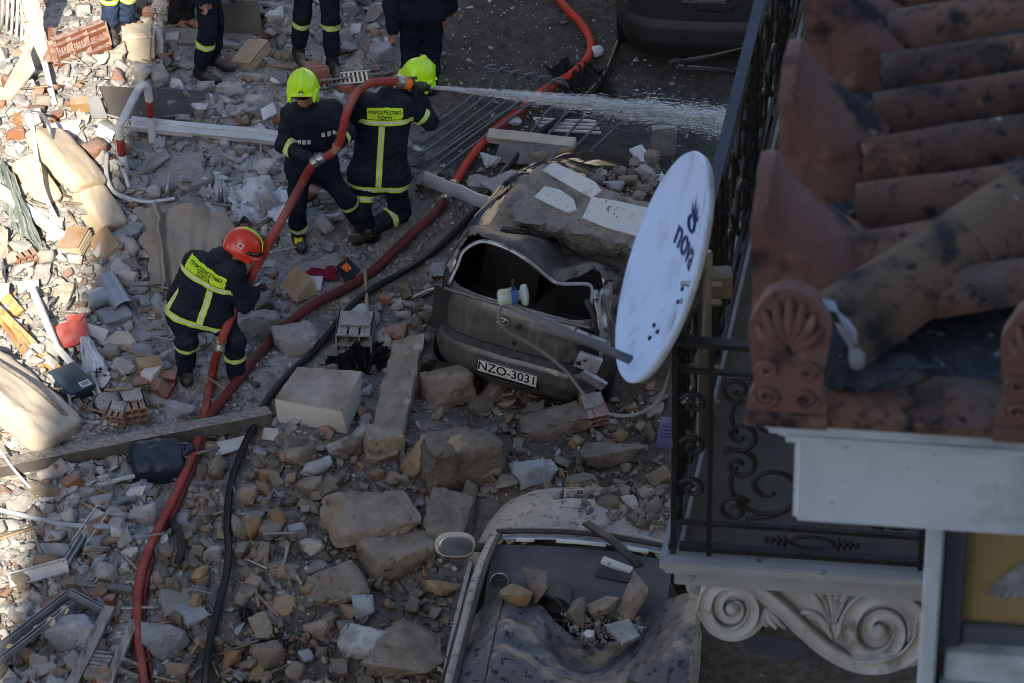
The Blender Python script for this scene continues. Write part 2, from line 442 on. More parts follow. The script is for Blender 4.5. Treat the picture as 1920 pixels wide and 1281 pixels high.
bounce_house('far_bounce_house', 'pale sunlit unseen house added at the far end of the street to bounce light', -16, 16, 52, 62, 15, 'y')
bounce_house('side_bounce_house', 'pale unseen house row added along the open street side to bounce light', -24, -13, 8, 48, 11, 'x')
# ------------------------------------------------------------------ smooth organic surfaces: distance field on a grid, meshed with surface nets
class Field:
    def __init__(s, lo, hi, res):
        s.res = res; s.lo = np.array(lo, float) - 3 * res
        s.n = np.ceil((np.array(hi, float) + 3 * res - s.lo) / res).astype(int) + 1
        s.D = np.full(s.n, 9.0, np.float32); s.R = np.full(s.n, 9.0, np.float32); s.I = np.zeros(s.n, np.int16)
        s.ax = [s.lo[k] + res * np.arange(s.n[k]) for k in range(3)]
    def sl(s, lo, hi):
        a = np.clip(np.floor((np.array(lo) - s.lo) / s.res).astype(int), 0, s.n); b = np.clip(np.ceil((np.array(hi) - s.lo) / s.res).astype(int) + 1, 0, s.n)
        return tuple(slice(a[k], b[k]) for k in range(3))
    def pts(s, sl):
        return np.meshgrid(s.ax[0][sl[0]], s.ax[1][sl[1]], s.ax[2][sl[2]], indexing='ij')
    def put(s, sl, d, k, pid, op='add'):
        d = d.astype(np.float32); D = s.D[sl]
        if op == 'add':
            h = np.clip(.5 + .5 * (D - d) / k, 0, 1); s.D[sl] = D * (1 - h) + d * h - k * h * (1 - h)
            m = d < s.R[sl]; s.R[sl] = np.where(m, d, s.R[sl]); s.I[sl] = np.where(m, pid, s.I[sl])
        else:
            e = -d; h = np.clip(.5 - .5 * (D - e) / k, 0, 1); s.D[sl] = D * (1 - h) + e * h + k * h * (1 - h)
    def cap(s, a, b, ra, rb, k=.03, pid=0, op='add'):
        a = np.array(a, float); b = np.array(b, float); m = max(ra, rb) + 3 * k + .02
        sl = s.sl(np.minimum(a, b) - m, np.maximum(a, b) + m)
        X, Y, Z = s.pts(sl)
        if X.size == 0: return
        ab = b - a; t = np.clip(((X - a[0]) * ab[0] + (Y - a[1]) * ab[1] + (Z - a[2]) * ab[2]) / max(ab @ ab, 1e-9), 0, 1)
        d = np.sqrt((X - a[0] - t * ab[0]) ** 2 + (Y - a[1] - t * ab[1]) ** 2 + (Z - a[2] - t * ab[2]) ** 2) - (ra + (rb - ra) * t)
        s.put(sl, d, k, pid, op)
    def ell(s, c, r, rot=None, k=.02, pid=0, op='add'):
        c = np.array(c, float); r = np.array(r, float); m = r.max() + 3 * k + .02; sl = s.sl(c - m, c + m); X, Y, Z = s.pts(sl)
        if X.size == 0: return
        Rm = np.eye(3) if rot is None else np.array(rot)       # columns are the local axes
        q = [(X - c[0]) * Rm[0][i] + (Y - c[1]) * Rm[1][i] + (Z - c[2]) * Rm[2][i] for i in range(3)]
        k0 = np.sqrt(sum((q[i] / r[i]) ** 2 for i in range(3))); k1 = np.sqrt(sum((q[i] / r[i] ** 2) ** 2 for i in range(3))) + 1e-9
        s.put(sl, k0 * (k0 - 1) / k1, k, pid, op)
    def bx(s, c, r, rot=None, k=.01, pid=0, op='add', rnd=.01):
        c = np.array(c, float); r = np.array(r, float); m = np.linalg.norm(r) + 3 * k + .02; sl = s.sl(c - m, c + m); X, Y, Z = s.pts(sl)
        if X.size == 0: return
        Rm = np.eye(3) if rot is None else np.array(rot)
        q = [np.abs((X - c[0]) * Rm[0][i] + (Y - c[1]) * Rm[1][i] + (Z - c[2]) * Rm[2][i]) - (r[i] - rnd) for i in range(3)]
        d = np.sqrt(sum(np.maximum(v, 0) ** 2 for v in q)) + np.minimum(np.maximum(np.maximum(q[0], q[1]), q[2]), 0) - rnd
        s.put(sl, d, k, pid, op)
    def folds(s, amp, ids=None):
        X, Y, Z = np.meshgrid(*s.ax, indexing='ij')
        f = np.sin(31 * X + 5 * np.sin(13 * Z + 2 * Y) + 9 * Y) * np.sin(27 * Z + 4 * np.sin(17 * X) - 7 * Y) + .6 * np.sin(57 * Z + 33 * X + 6 * np.sin(21 * Y)) * np.sin(41 * Y - 23 * Z + 3)
        f = np.sign(f) * np.abs(f) ** .8
        if ids is not None: f = f * np.isin(s.I, ids)
        s.D += (amp * f).astype(np.float32)
    def mesh(s):
        D = s.D; ins = D < 0
        cnt = np.zeros(tuple(n - 1 for n in D.shape), np.int8)
        cs = [(i, j, k) for i in (0, 1) for j in (0, 1) for k in (0, 1)]
        sub = lambda A, c: A[c[0]:A.shape[0] - 1 + c[0], c[1]:A.shape[1] - 1 + c[1], c[2]:A.shape[2] - 1 + c[2]]
        for c in cs: cnt += sub(ins, c)
        act = (cnt > 0) & (cnt < 8); idx = np.argwhere(act); nV = len(idx)
        vid = np.full(act.shape, -1, np.int64); vid[act] = np.arange(nV)
        val = np.stack([D[idx[:, 0] + c[0], idx[:, 1] + c[1], idx[:, 2] + c[2]] for c in cs], 1)
        acc = np.zeros((nV, 3)); num = np.zeros(nV)
        for a in range(8):
            for b in range(a + 1, 8):
                ca, cb = np.array(cs[a]), np.array(cs[b])
                if np.abs(ca - cb).sum() != 1: continue
                m = (val[:, a] < 0) != (val[:, b] < 0)
                t = val[m, a] / (val[m, a] - val[m, b])
                acc[m] += ca + (cb - ca) * t[:, None]; num[m] += 1
        V = s.lo + s.res * (idx + acc / num[:, None])
        F = []
        n0, n1, n2 = act.shape
        for ax in range(3):
            o = [(0, 0, 0)] * 2
            sh = [0, 0, 0]; sh[ax] = 1
            A = ins[:ins.shape[0] - sh[0], :ins.shape[1] - sh[1], :ins.shape[2] - sh[2]]
            B = ins[sh[0]:, sh[1]:, sh[2]:]
            e = np.argwhere(A != B); p, q = (ax + 1) % 3, (ax + 2) % 3
            e = e[(e[:, p] > 0) & (e[:, q] > 0) & (e[:, p] < act.shape[p]) & (e[:, q] < act.shape[q]) & (e[:, ax] < act.shape[ax])]
            quad = []
            for (dp, dq) in ((1, 1), (0, 1), (0, 0), (1, 0)):
                c = e.copy(); c[:, p] -= dp; c[:, q] -= dq; quad.append(vid[c[:, 0], c[:, 1], c[:, 2]])
            Q = np.stack(quad, 1); fl = A[e[:, 0], e[:, 1], e[:, 2]]
            Q[~fl] = Q[~fl][:, ::-1]
            F.append(Q)
        F = np.concatenate(F); F = F[(F >= 0).all(1)]
        pid = s.I[idx[:, 0], idx[:, 1], idx[:, 2]]
        return V, F, pid
    def build(s, name, mats, slot, parent=None, smooth_iter=1):
        """slot maps primitive id -> material slot"""
        V, F, pid = s.mesh()
        for _ in range(smooth_iter):
            acc = np.zeros_like(V); num = np.zeros(len(V))
            for k in range(4):
                a, b = F[:, k], F[:, (k + 1) % 4]
                np.add.at(acc, a, V[b]); np.add.at(num, a, 1)
            V = V * .5 + .5 * acc / np.maximum(num, 1)[:, None]
        me = bpy.data.meshes.new(name)
        me.vertices.add(len(V)); me.vertices.foreach_set('co', V.astype(np.float32).ravel())
        me.loops.add(F.size); me.loops.foreach_set('vertex_index', F.astype(np.int32).ravel())
        me.polygons.add(len(F)); me.polygons.foreach_set('loop_start', np.arange(0, F.size, 4, dtype=np.int32))
        me.update(calc_edges=True); me.validate()
        for q in mats: me.materials.append(q)
        fp = pid[F[:, 0]]
        if len(me.polygons) == len(F): me.polygons.foreach_set('material_index', np.array([slot[int(i)] for i in fp], dtype=np.int32))
        me.shade_smooth()
        o = bpy.data.objects.new(name, me); COL.objects.link(o)
        if parent is not None: o.parent = parent
        s.fp = fp
        return o
def frame_from(fwd, up):
    """columns: right, forward, up"""
    f = Vector(fwd).normalized(); u = Vector(up); u = (u - f * u.dot(f)).normalized(); r = f.cross(u)
    return Matrix((r, f, u)).transposed()
# ------------------------------------------------------------------ rubble: named stones, loose stones, then the uncountable rest
TAKEN = []                                             # (px, py, radius px) already occupied by bigger things
def take(px, py, r): TAKEN.append((px, py, r))
def stone(label, px, py, w, h, mat, boxy=.75, zr=.6, rot=None, seed=None, up=0.0, cuts=8, rough=.036, sink=.22, cat='stone', name='stone', group='large stones of the collapsed wall', n=12, tilt=None, bev=.0):
    seed = seed if seed is not None else int(px * 7 + py * 3)
    p = G(px, py + h * .1, up); s = ppm(p); dx = 1.14 * w / s; h *= 1.1; dz = zr * min(dx, h / s); dy = min(1.5 * dx, max(.35 * dx, (h / s - dz * .8) / .6))
    R = random.Random(seed)
    r = (R.uniform(-.12, .12), R.uniform(-.12, .12), rot if rot is not None else R.uniform(-.5, .5))
    if tilt: r = (tilt[0], tilt[1], r[2])
    o = rock(name, p, (dx, dy, dz), mat, seed, r, None, sink, n, boxy, rough, cuts, bev)
    tag(o, label, cat, group); take(px, py, max(w, h) * .42)
    return o
block_mat = M('block_face', (.48, .45, .42), (.40, .38, .36), 4, bump=.5, bscale=40, dust=((.17, .125, .085), 1.0, 3.0))
HEROES = [
 ('squared tan stone block resting against the crushed car bumper', 838, 738, 98, 88, stone_tan, .9, .8, .4),
 ('brown stone behind the big pale block, under the leaning slab', 652, 842, 92, 80, stone_brown, .6, .6, 0),
 ('tan squared stone at the foot of the leaning slab', 722, 838, 72, 78, stone_tan, .85, .8, .3),
 ('large flat tan stone, uppermost of the three big stones lying together', 697, 972, 178, 122, stone_tan, .8, .45, .25),
 ('large rough tan stone, lower middle of the three big stones lying together', 748, 1030, 152, 118, stone_tan, .8, .55, .45),
 ('long brown slab stone standing between the big stones and the beige car', 838, 978, 92, 150, stone_brown, .85, .5, -.25),
 ('broad grey-tan stone in front of the three big stones', 630, 1100, 132, 100, stone_tan, .65, .5, .35),
 ('pinkish squared stone near the bottom edge left of the tall pale stone', 684, 1214, 92, 88, stone_pale, .8, .6, -.4),
 ('tall pale tan stone at the bottom edge beside the beige car', 770, 1218, 135, 165, stone_tan, .6, .55, -.3),
 ('small upright grey stone in front of the broad grey-tan stone', 684, 1146, 46, 60, stone_blue, .7, 1.0, .1),
 ('brown boulder just in front of the crushed car plate', 1040, 802, 150, 92, stone_brown, .6, .6, .2),
 ('rounded rusty boulder right of the broken hollow brick', 1138, 852, 158, 82, stone_brown, .45, .6, .3),
 ('blue-grey stone above the beige car bonnet', 1006, 890, 82, 64, stone_blue, .5, .7, .1),
 ('ochre-faced flat stone left of the broad grey-tan stone', 530, 1130, 64, 66, stone_ochre, .6, .35, .1),
 ('small blue-grey boulder in front of the big pale block', 597, 886, 62, 56, stone_blue, .4, .8, .1),
 ('pale bluish boulder left of the red hose at the grey conduit end', 266, 976, 60, 56, stone_pale, .4, .85, .1),
 ('pale grey boulder between the steel beam and the bending firefighter', 342, 774, 74, 58, stone_blue, .4, .8, .1),
 ('big round blue-grey boulder right of the red hose at the bottom', 312, 1208, 84, 98, stone_blue, .4, .85, .1),
 ('big grey boulder with whitish top left of the wooden shutter', 140, 1200, 104, 112, stone_blue, .55, .9, .1),
 ('broad flat concrete piece behind the folded beige sheet', 318, 324, 132, 86, concrete, .85, .3, .1),
 ('large pale concrete boulder behind the bending firefighter', 484, 620, 92, 92, concrete, .6, .8, .2),
 ('speckled concrete chunk between the red and black hoses', 560, 640, 88, 84, concrete, .7, .6, .3),
 ('flat concrete slab below the boots of the firefighter facing us', 588, 500, 96, 50, concrete, .85, .3, .1),
 ('pale grey lump beside the knotted grey stones by the navy trousers', 432, 172, 66, 50, stone_pale, .5, .8, .1),
 ('pale rounded stone right of the navy trousers', 486, 196, 60, 56, stone_pale, .45, .8, .1),
 ('grey broken stone above the white frame beam', 446, 214, 58, 44, stone_pale, .5, .7, .1),
 ('flat grey tile-like slab above the grey duct tee', 186, 496, 72, 44, concrete, .95, .22, .05),
 ('broken tan slab below the dark flat stone', 216, 640, 76, 48, plaster_cream, .75, .35, .3),
 ('small blue-grey stone above the stacked brown books', 272, 664, 56, 46, stone_blue, .5, .7, .1),
 ('dark grey flat stone in front of the grey duct tee', 216, 592, 62, 44, stone_blue, .8, .4, .5),
 ('rounded grey lump right of the grey duct tee', 254, 544, 52, 42, stone_blue, .35, .7, .1),
 ('cream rounded block at the near end of the sunlit mattress', 66, 826, 78, 66, plaster_cream, .7, .7, .05),
 ('tan pointed stone just below the steel beam in the sun line', 82, 922, 62, 52, stone_tan, .6, .6, .2),
 ('large grey boulder left of the broken white gutter', 102, 1036, 72, 62, stone_blue, .5, .7, .2),
 ('tan flat stone by the knee of the grey conduit', 218, 1010, 54, 34, stone_tan, .6, .4, .1),
 ('round grey stone right of the dark charred stick', 402, 1040, 42, 42, stone_pale, .4, .8, .1),
 ('broken brown rock above the beige car, left of the purple card', 1090, 905, 66, 44, stone_tan, .6, .6, .2),
 ('grey cobble left of the black hose and right of the tan slab', 392, 840, 44, 36, stone_tan, .6, .7, .2),
 ('ochre pebble stone right of the black hose', 496, 916, 28, 36, stone_ochre, .5, .7, .2),
 ('flat tan stone right of the black hose, below the ochre pebble', 505, 990, 58, 44, stone_tan, .75, .5, -.3),
 ('yellowish broken stone left of the black hose near the bottom', 392, 1198, 62, 40, stone_tan, .6, .5, .2),
 ('whitish boulder with a dusty top under the bottom-left aluminium frame', 45, 1150, 44, 40, stone_pale, .5, .8, .2),
 ('squat grey stone at the bottom edge near the damp earth', 460, 1266, 46, 32, stone_blue, .7, .7, .2),
 ('broken grey block resting in front of the crushed car, right of the tan block', 905, 760, 62, 60, stone_brown, .7, .6, .2),
 ('small brown block left of the rounded rusty boulder', 1000, 772, 46, 40, stone_brown, .7, .7, .2),
 ('pale concrete lump right of the crumpled tin sheet', 905, 345, 60, 52, concrete, .55, .6, .2),
 ('cream squared stone between the wooden panel and the beige block', 212, 112, 34, 42, plaster_cream, .75, .9, .2),
]
for h in HEROES:
    stone(h[0], *h[1:5], h[5], h[6], h[7], h[8])
# the big stone with a broken ochre top
o = stone('large broken block with an ochre patch on top beside the leaning slab', 868, 872, 158, 150, stone_brown, .85, .75, .35, seed=911)
p = o.location; s_ = ppm(p)
tag(rock('ochre_face', (0, 0, 0), (.36, .22, .05), stone_ochre, 71, (.1, .05, .5), None, 0, boxy=.6), None); oc = bpy.data.objects['ochre_face']; oc.parent = o; oc.location = Matrix(o.rotation_euler.to_matrix()).transposed() @ Vector((.04, -.05, .20)); oc.rotation_euler = (.25, .0, .1)
# pale dressed block, brown on top
p = G(604, 792); o = rock('stone_block', (p.x, p.y + .12, p.z), (.66, .52, .27), block_mat, 5, (.03, -.05, math.radians(-17)), None, .05, 10, .97, .010, 9, .03)
tag(o, 'big pale dressed stone block with earthy brown top beside the black hose', 'stone', 'large stones of the collapsed wall'); take(604, 752, 105)
# slab leaning up out of the pile
a, b = G(716, 872, .02), G(772, 705, .38)
d = (b - a); o = rock('stone_slab', (0, 0, 0), (.30, .17, d.length * 1.08), stone_tan, 12, None, None, 0, 12, .93, .018, 9, .04)
o.rotation_euler = d.to_track_quat('Z', 'Y').to_euler(); o.location = a.lerp(b, .5)
tag(o, 'long tan stone slab leaning up beside the pale dressed block', 'stone', 'large stones of the collapsed wall'); take(745, 770, 70)
# hollow clay bricks, broken
clay = M('clay_brick', (.29, .15, .10), (.23, .125, .09), 9, bump=.5, bscale=40, dust=((.45, .43, .4), .6, 12))
def hollow_brick(label, px, py, L, rot, mat=clay, up=0.0, nx=3, nz=2, w=.19, h=.13, tilt=0.0):
    root = empty('hollow_brick', G(px, py, up + .01), (tilt, 0, rot), label, 'brick', 'hollow bricks in the rubble')
    t = .014; R = random.Random(px)
    for i in range(nx + 1):
        x = -w / 2 + t / 2 + i * (w - t) / nx
        box('web', (x, 0, h / 2), (t, L * R.uniform(.92, 1), h), mat, root)
    for k in range(nz + 1):
        z = t / 2 + k * (h - t) / nz
        box('shell', (0, 0, z), (w - .004, L - .006, t), mat, root)
    bm = rock_bm(px, (w * .98, L * .7, .05), 10, .8, .04, 4); bm_obj('mortar', bm, concrete, root, (0, L * .12, h + .01), smooth=.6)
    take(px, py, 26)
hollow_brick('dusty hollow brick with its holes towards us by the red tile', 252, 776, .26, .25)
hollow_brick('hollow brick capped in concrete standing between the two hoses', 668, 648, .34, -.08, concrete, w=.30, h=.22)
hollow_brick('broken hollow brick propped under the crushed car bumper', 1112, 790, .24, .3, up=.05, tilt=.25)
hollow_brick('sunlit hollow brick left of the brown books', 46, 492, .24, .5)
hollow_brick('small hollow brick left of the navy round basin', 222, 788, .2, -.2, w=.16, h=.1)
# ---- concrete slab with white plaster lying across the crushed car is built with the car
# ---- loose stones, one object each
LAND = [('the carved wooden panel', 140, 75), ('the beige block', 262, 85), ('the red-banded bent pipe', 255, 230), ('the dark board', 320, 190), ('the sunlit padded seat', 120, 310),
 ('the folded beige sheet', 345, 460), ('the white plastic sheeting', 485, 375), ('the bending firefighter', 390, 560), ('the firefighter facing us', 565, 320), ('the kneeling firefighter', 705, 330),
 ('the grey duct tee', 200, 545), ('the red plastic panel', 132, 620), ('the cream mattress', 60, 760), ('the steel beam', 250, 815), ('the navy plastic sack', 290, 865), ('the broken white gutter', 140, 1030),
 ('the wooden shutter', 195, 1200), ('the pale dressed block', 605, 750), ('the crushed car', 900, 620), ('the beige car', 960, 1060), ('the plastered slab', 1090, 390), ('the bent green railing', 900, 250),
 ('the black hose', 428, 980), ('the red hose', 268, 1120), ('the leaning slab', 745, 770), ('the three big stones', 720, 1000), ('the ochre book', 560, 545), ('the damp earth', 480, 1210)]
SHAPES = {'lump': (.45, .75), 'block': (.82, .8), 'slab': (.85, .28), 'shard': (.65, .4)}
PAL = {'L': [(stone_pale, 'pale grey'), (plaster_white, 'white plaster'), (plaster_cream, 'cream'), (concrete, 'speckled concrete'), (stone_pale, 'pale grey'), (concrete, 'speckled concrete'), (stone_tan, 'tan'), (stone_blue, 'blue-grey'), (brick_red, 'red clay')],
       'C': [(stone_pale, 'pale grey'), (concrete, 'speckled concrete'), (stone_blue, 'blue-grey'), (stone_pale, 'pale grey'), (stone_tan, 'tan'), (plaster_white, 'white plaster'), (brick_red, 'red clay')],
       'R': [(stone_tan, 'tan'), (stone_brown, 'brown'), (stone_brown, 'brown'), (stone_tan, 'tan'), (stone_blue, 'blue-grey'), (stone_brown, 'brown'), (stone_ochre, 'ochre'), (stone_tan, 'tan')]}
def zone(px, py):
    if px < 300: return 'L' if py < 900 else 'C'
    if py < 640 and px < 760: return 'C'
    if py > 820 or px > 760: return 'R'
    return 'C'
def in_cars(px, py):
    q = project_cache(px, py)
    return q
CARPOLY = [[(800, 560), (880, 405), (1030, 240), (1230, 250), (1290, 560), (1180, 760), (1000, 725), (805, 650)], [(880, 960), (960, 925), (1110, 925), (1330, 990), (1330, 1300), (830, 1300)]]
ASPHALT = [(838, -60), (1560, -60), (1500, 330), (960, 250), (800, 300), (760, 200), (835, 140)]
def inside(poly, x, y):
    c = False; j = len(poly) - 1
    for i in range(len(poly)):
        if (poly[i][1] > y) != (poly[j][1] > y) and x < (poly[j][0] - poly[i][0]) * (y - poly[i][1]) / (poly[j][1] - poly[i][1]) + poly[i][0]: c = not c
        j = i
    return c
FEET = [(525, 395, 600, 478), (632, 360, 775, 488), (318, 590, 500, 742), (540, 0, 650, 138), (735, 40, 845, 190), (190, 0, 250, 76), (350, 60, 425, 162), (310, 0, 480, 60)]
LINES = [[(398, 700), (384, 775), (362, 850), (330, 925), (300, 985), (272, 1050), (259, 1110), (258, 1180), (266, 1250), (272, 1300)], [(1058, 12), (1108, 82), (1070, 140), (975, 208), (905, 268), (838, 366), (780, 432), (700, 508), (600, 564), (515, 630), (425, 740), (392, 785)],
  [(1160, 80), (1060, 215), (950, 315), (868, 420), (760, 508), (655, 578), (580, 668), (505, 745), (452, 850), (426, 980), (428, 1050), (396, 1190), (384, 1300)], [(-20, 882), (505, 778)]]
def near_line(x, y, d):
    for L_ in LINES:
        for (a, b), (c, e) in zip(L_, L_[1:]):
            t = max(0, min(1, ((x - a) * (c - a) + (y - b) * (e - b)) / ((c - a) ** 2 + (e - b) ** 2)))
            if (x - a - t * (c - a)) ** 2 + (y - b - t * (e - b)) ** 2 < d * d: return True
    return False
def trodden(x, y): return any(a < x < c and b < y < d for a, b, c, d in FEET)
def blocked(x, y): return any(inside(q, x, y) for q in CARPOLY)
for q in [(140, 75, 60), (262, 85, 40), (120, 310, 70), (345, 455, 85), (195, 545, 38), (132, 620, 36), (60, 770, 80), (292, 865, 46), (195, 1215, 60)]: take(*q)
R = random.Random(4)
spots = []; tries = 0
while len(spots) < 285 and tries < 9000:
    tries += 1
    px, py = R.uniform(-15, 1275), R.uniform(-10, 1300)
    if blocked(px, py) or inside(ASPHALT, px, py): continue
    if px > 1240 and py > 420: continue
    if trodden(px, py) or near_line(px, py, 26): continue
    sz = R.choice((28, 32, 38, 44, 52, 62)) * (1.0 if py > 350 else .85)
    if any((px - a) ** 2 + (py - b) ** 2 < (r + sz * .35) ** 2 for a, b, r in TAKEN): continue
    TAKEN.append((px, py, sz * .42)); spots.append((px, py, sz))
rows = []
for px, py, sz in spots:
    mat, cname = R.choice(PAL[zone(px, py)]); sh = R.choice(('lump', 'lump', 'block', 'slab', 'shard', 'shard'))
    if cname == 'red clay': sh = 'block'
    bx_, zr = SHAPES[sh]
    p = G(px, py); s = ppm(p); dx = sz / s * R.uniform(.95, 1.25); dy = dx * R.uniform(.6, .95); dz = dx * zr * R.uniform(.8, 1.1)
    t = .35 if sh in ('slab', 'shard') else .2
    o = rock('loose_stone', p, (dx, dy, dz), mat, R.randint(0, 99999), (R.uniform(-t, t), R.uniform(-t, t), R.uniform(0, 6.28)), None, .18, 8, bx_, .045, 4, .0)
    li = min(LAND, key=lambda l: (l[1] - px) ** 2 + (l[2] - py) ** 2); ddx, ddy = px - li[1], py - li[2]
    rel = ('right of' if ddx > 0 else 'left of') if abs(ddx) > abs(ddy) else ('in front of' if ddy > 0 else 'behind')
    size = 'small' if sz < 33 else ('large' if sz > 44 else 'mid-sized')
    rows.append((o, (size, cname, {'lump': 'rubble lump', 'block': 'squared piece', 'slab': 'flat slab piece', 'shard': 'jagged shard'}[sh], rel, li[0]), (ddx ** 2 + ddy ** 2)))
seen = {}
ORD = ['nearest it', 'second from it', 'third from it', 'fourth from it', 'fifth from it', 'sixth from it']
for o, k, d in sorted(rows, key=lambda r: r[2]):
    i = seen.get(k, 0); seen[k] = i + 1
    n = sum(1 for r in rows if r[1] == k)
    tag(o, '%s %s %s lying %s %s' % k + ((', ' + ORD[min(i, 5)]) if n > 1 else ''), 'stone', 'loose stones scattered over the rubble')
# ---- uncountable chips, crumbs and shards
def chips():
    R = random.Random(8); rs = np.random.RandomState(3)
    T = []
    for k in range(18):
        kind = k % 3
        dims = (1, .75, .6) if kind == 0 else ((1, .7, .22) if kind == 1 else (1, .55, .4))
        bm = rock_bm(700 + k, dims, 5, .7 if kind else .45, 0, 0, 0); bmesh.ops.triangulate(bm, faces=bm.faces); bmesh.ops.recalc_face_normals(bm, faces=bm.faces)
        bm.verts.ensure_lookup_table(); T.append((np.array([v.co[:] for v in bm.verts]), np.array([[v.index for v in f.verts] for f in bm.faces]))); bm.free()
    stick = np.array([(x, y, z) for x in (-.5, .5) for y in (-.035, .035) for z in (-.02, .02)]); sf = np.array([(0, 1, 3), (0, 3, 2), (4, 6, 7), (4, 7, 5), (0, 4, 5), (0, 5, 1), (2, 3, 7), (2, 7, 6), (0, 2, 6), (0, 6, 4), (1, 5, 7), (1, 7, 3)])
    V = []; F = []; C = []; nb = 0
    def put(px, py, size, col, tmpl, tilt=1.0, up=.0):
        nonlocal nb
        p = G(px, py); v, f = tmpl
        m = np.array(Euler((R.gauss(0, .35) * tilt, R.gauss(0, .35) * tilt, R.uniform(0, 6.28))).to_matrix())
        w = (v * size) @ m.T + np.array((p.x, p.y, p.z + up + size * R.uniform(-.05, .22)))
        V.append(w); F.append(f + nb); nb += len(v); C.append(np.tile(np.array([*col, 1.0], np.float32), (len(v), 1)))
    accents = [(.6, .6, .6), (.66, .65, .64), (.60, .59, .58), (.40, .30, .19), (.30, .13, .08), (.25, .27, .31), (.48, .42, .33), (.13, .115, .10), (.34, .36, .40)]
    for _ in range(30000):
        px, py = R.uniform(-40, 1300), R.uniform(-30, 1310)
        if blocked(px, py): continue
        asp = inside(ASPHALT, px, py)
        if asp and R.random() < .62: continue
        if px > 1240 and py > 620: continue
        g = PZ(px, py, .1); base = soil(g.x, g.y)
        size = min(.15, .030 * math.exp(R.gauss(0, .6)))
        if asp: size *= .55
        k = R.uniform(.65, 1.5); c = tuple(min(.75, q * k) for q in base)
        a = R.random()
        left = px < 560 or (py < 600 and px < 860)
        if a < (.30 if left else .16): c = tuple(q * R.uniform(.7, 1.05) for q in R.choice(accents))
        elif not left and a < .5: c = tuple(q * R.uniform(.6, 1.2) for q in (.20, .165, .13))
        if asp: c = tuple(R.uniform(.35, .7) for _ in range(1)) * 3
        put(px, py, size, c, R.choice(T))
    for _ in range(210):
        px, py = R.uniform(-20, 560), R.uniform(-10, 1290)
        if blocked(px, py) or inside(ASPHALT, px, py): continue
        put(px, py, R.uniform(.12, .34), R.choice([(.36, .25, .14), (.30, .28, .25), (.45, .44, .42), (.2, .14, .09)]), (stick, sf), .5, .04)
    V = np.concatenate(V); F = np.concatenate(F); C = np.concatenate(C)
    me = bpy.data.meshes.new('rubble_chips'); me.vertices.add(len(V)); me.vertices.foreach_set('co', V.astype(np.float32).ravel())
    me.loops.add(F.size); me.loops.foreach_set('vertex_index', F.astype(np.int32).ravel()); me.polygons.add(len(F)); me.polygons.foreach_set('loop_start', np.arange(0, F.size, 3, dtype=np.int32))
    me.update(calc_edges=True)
    at = me.color_attributes.new('Col', 'FLOAT_COLOR', 'POINT'); at.data.foreach_set('color', C.ravel())
    o = mesh_obj('rubble_chips', me, M('chips', attr='Col', c2=(.2, .19, .18), scale=18, rough=.95, bump=.5, bscale=50, spec=.15))
    tag(o, 'small chips, shards and crumbs of plaster and stone covering the ground', 'rubble', kind='stuff')
chips()

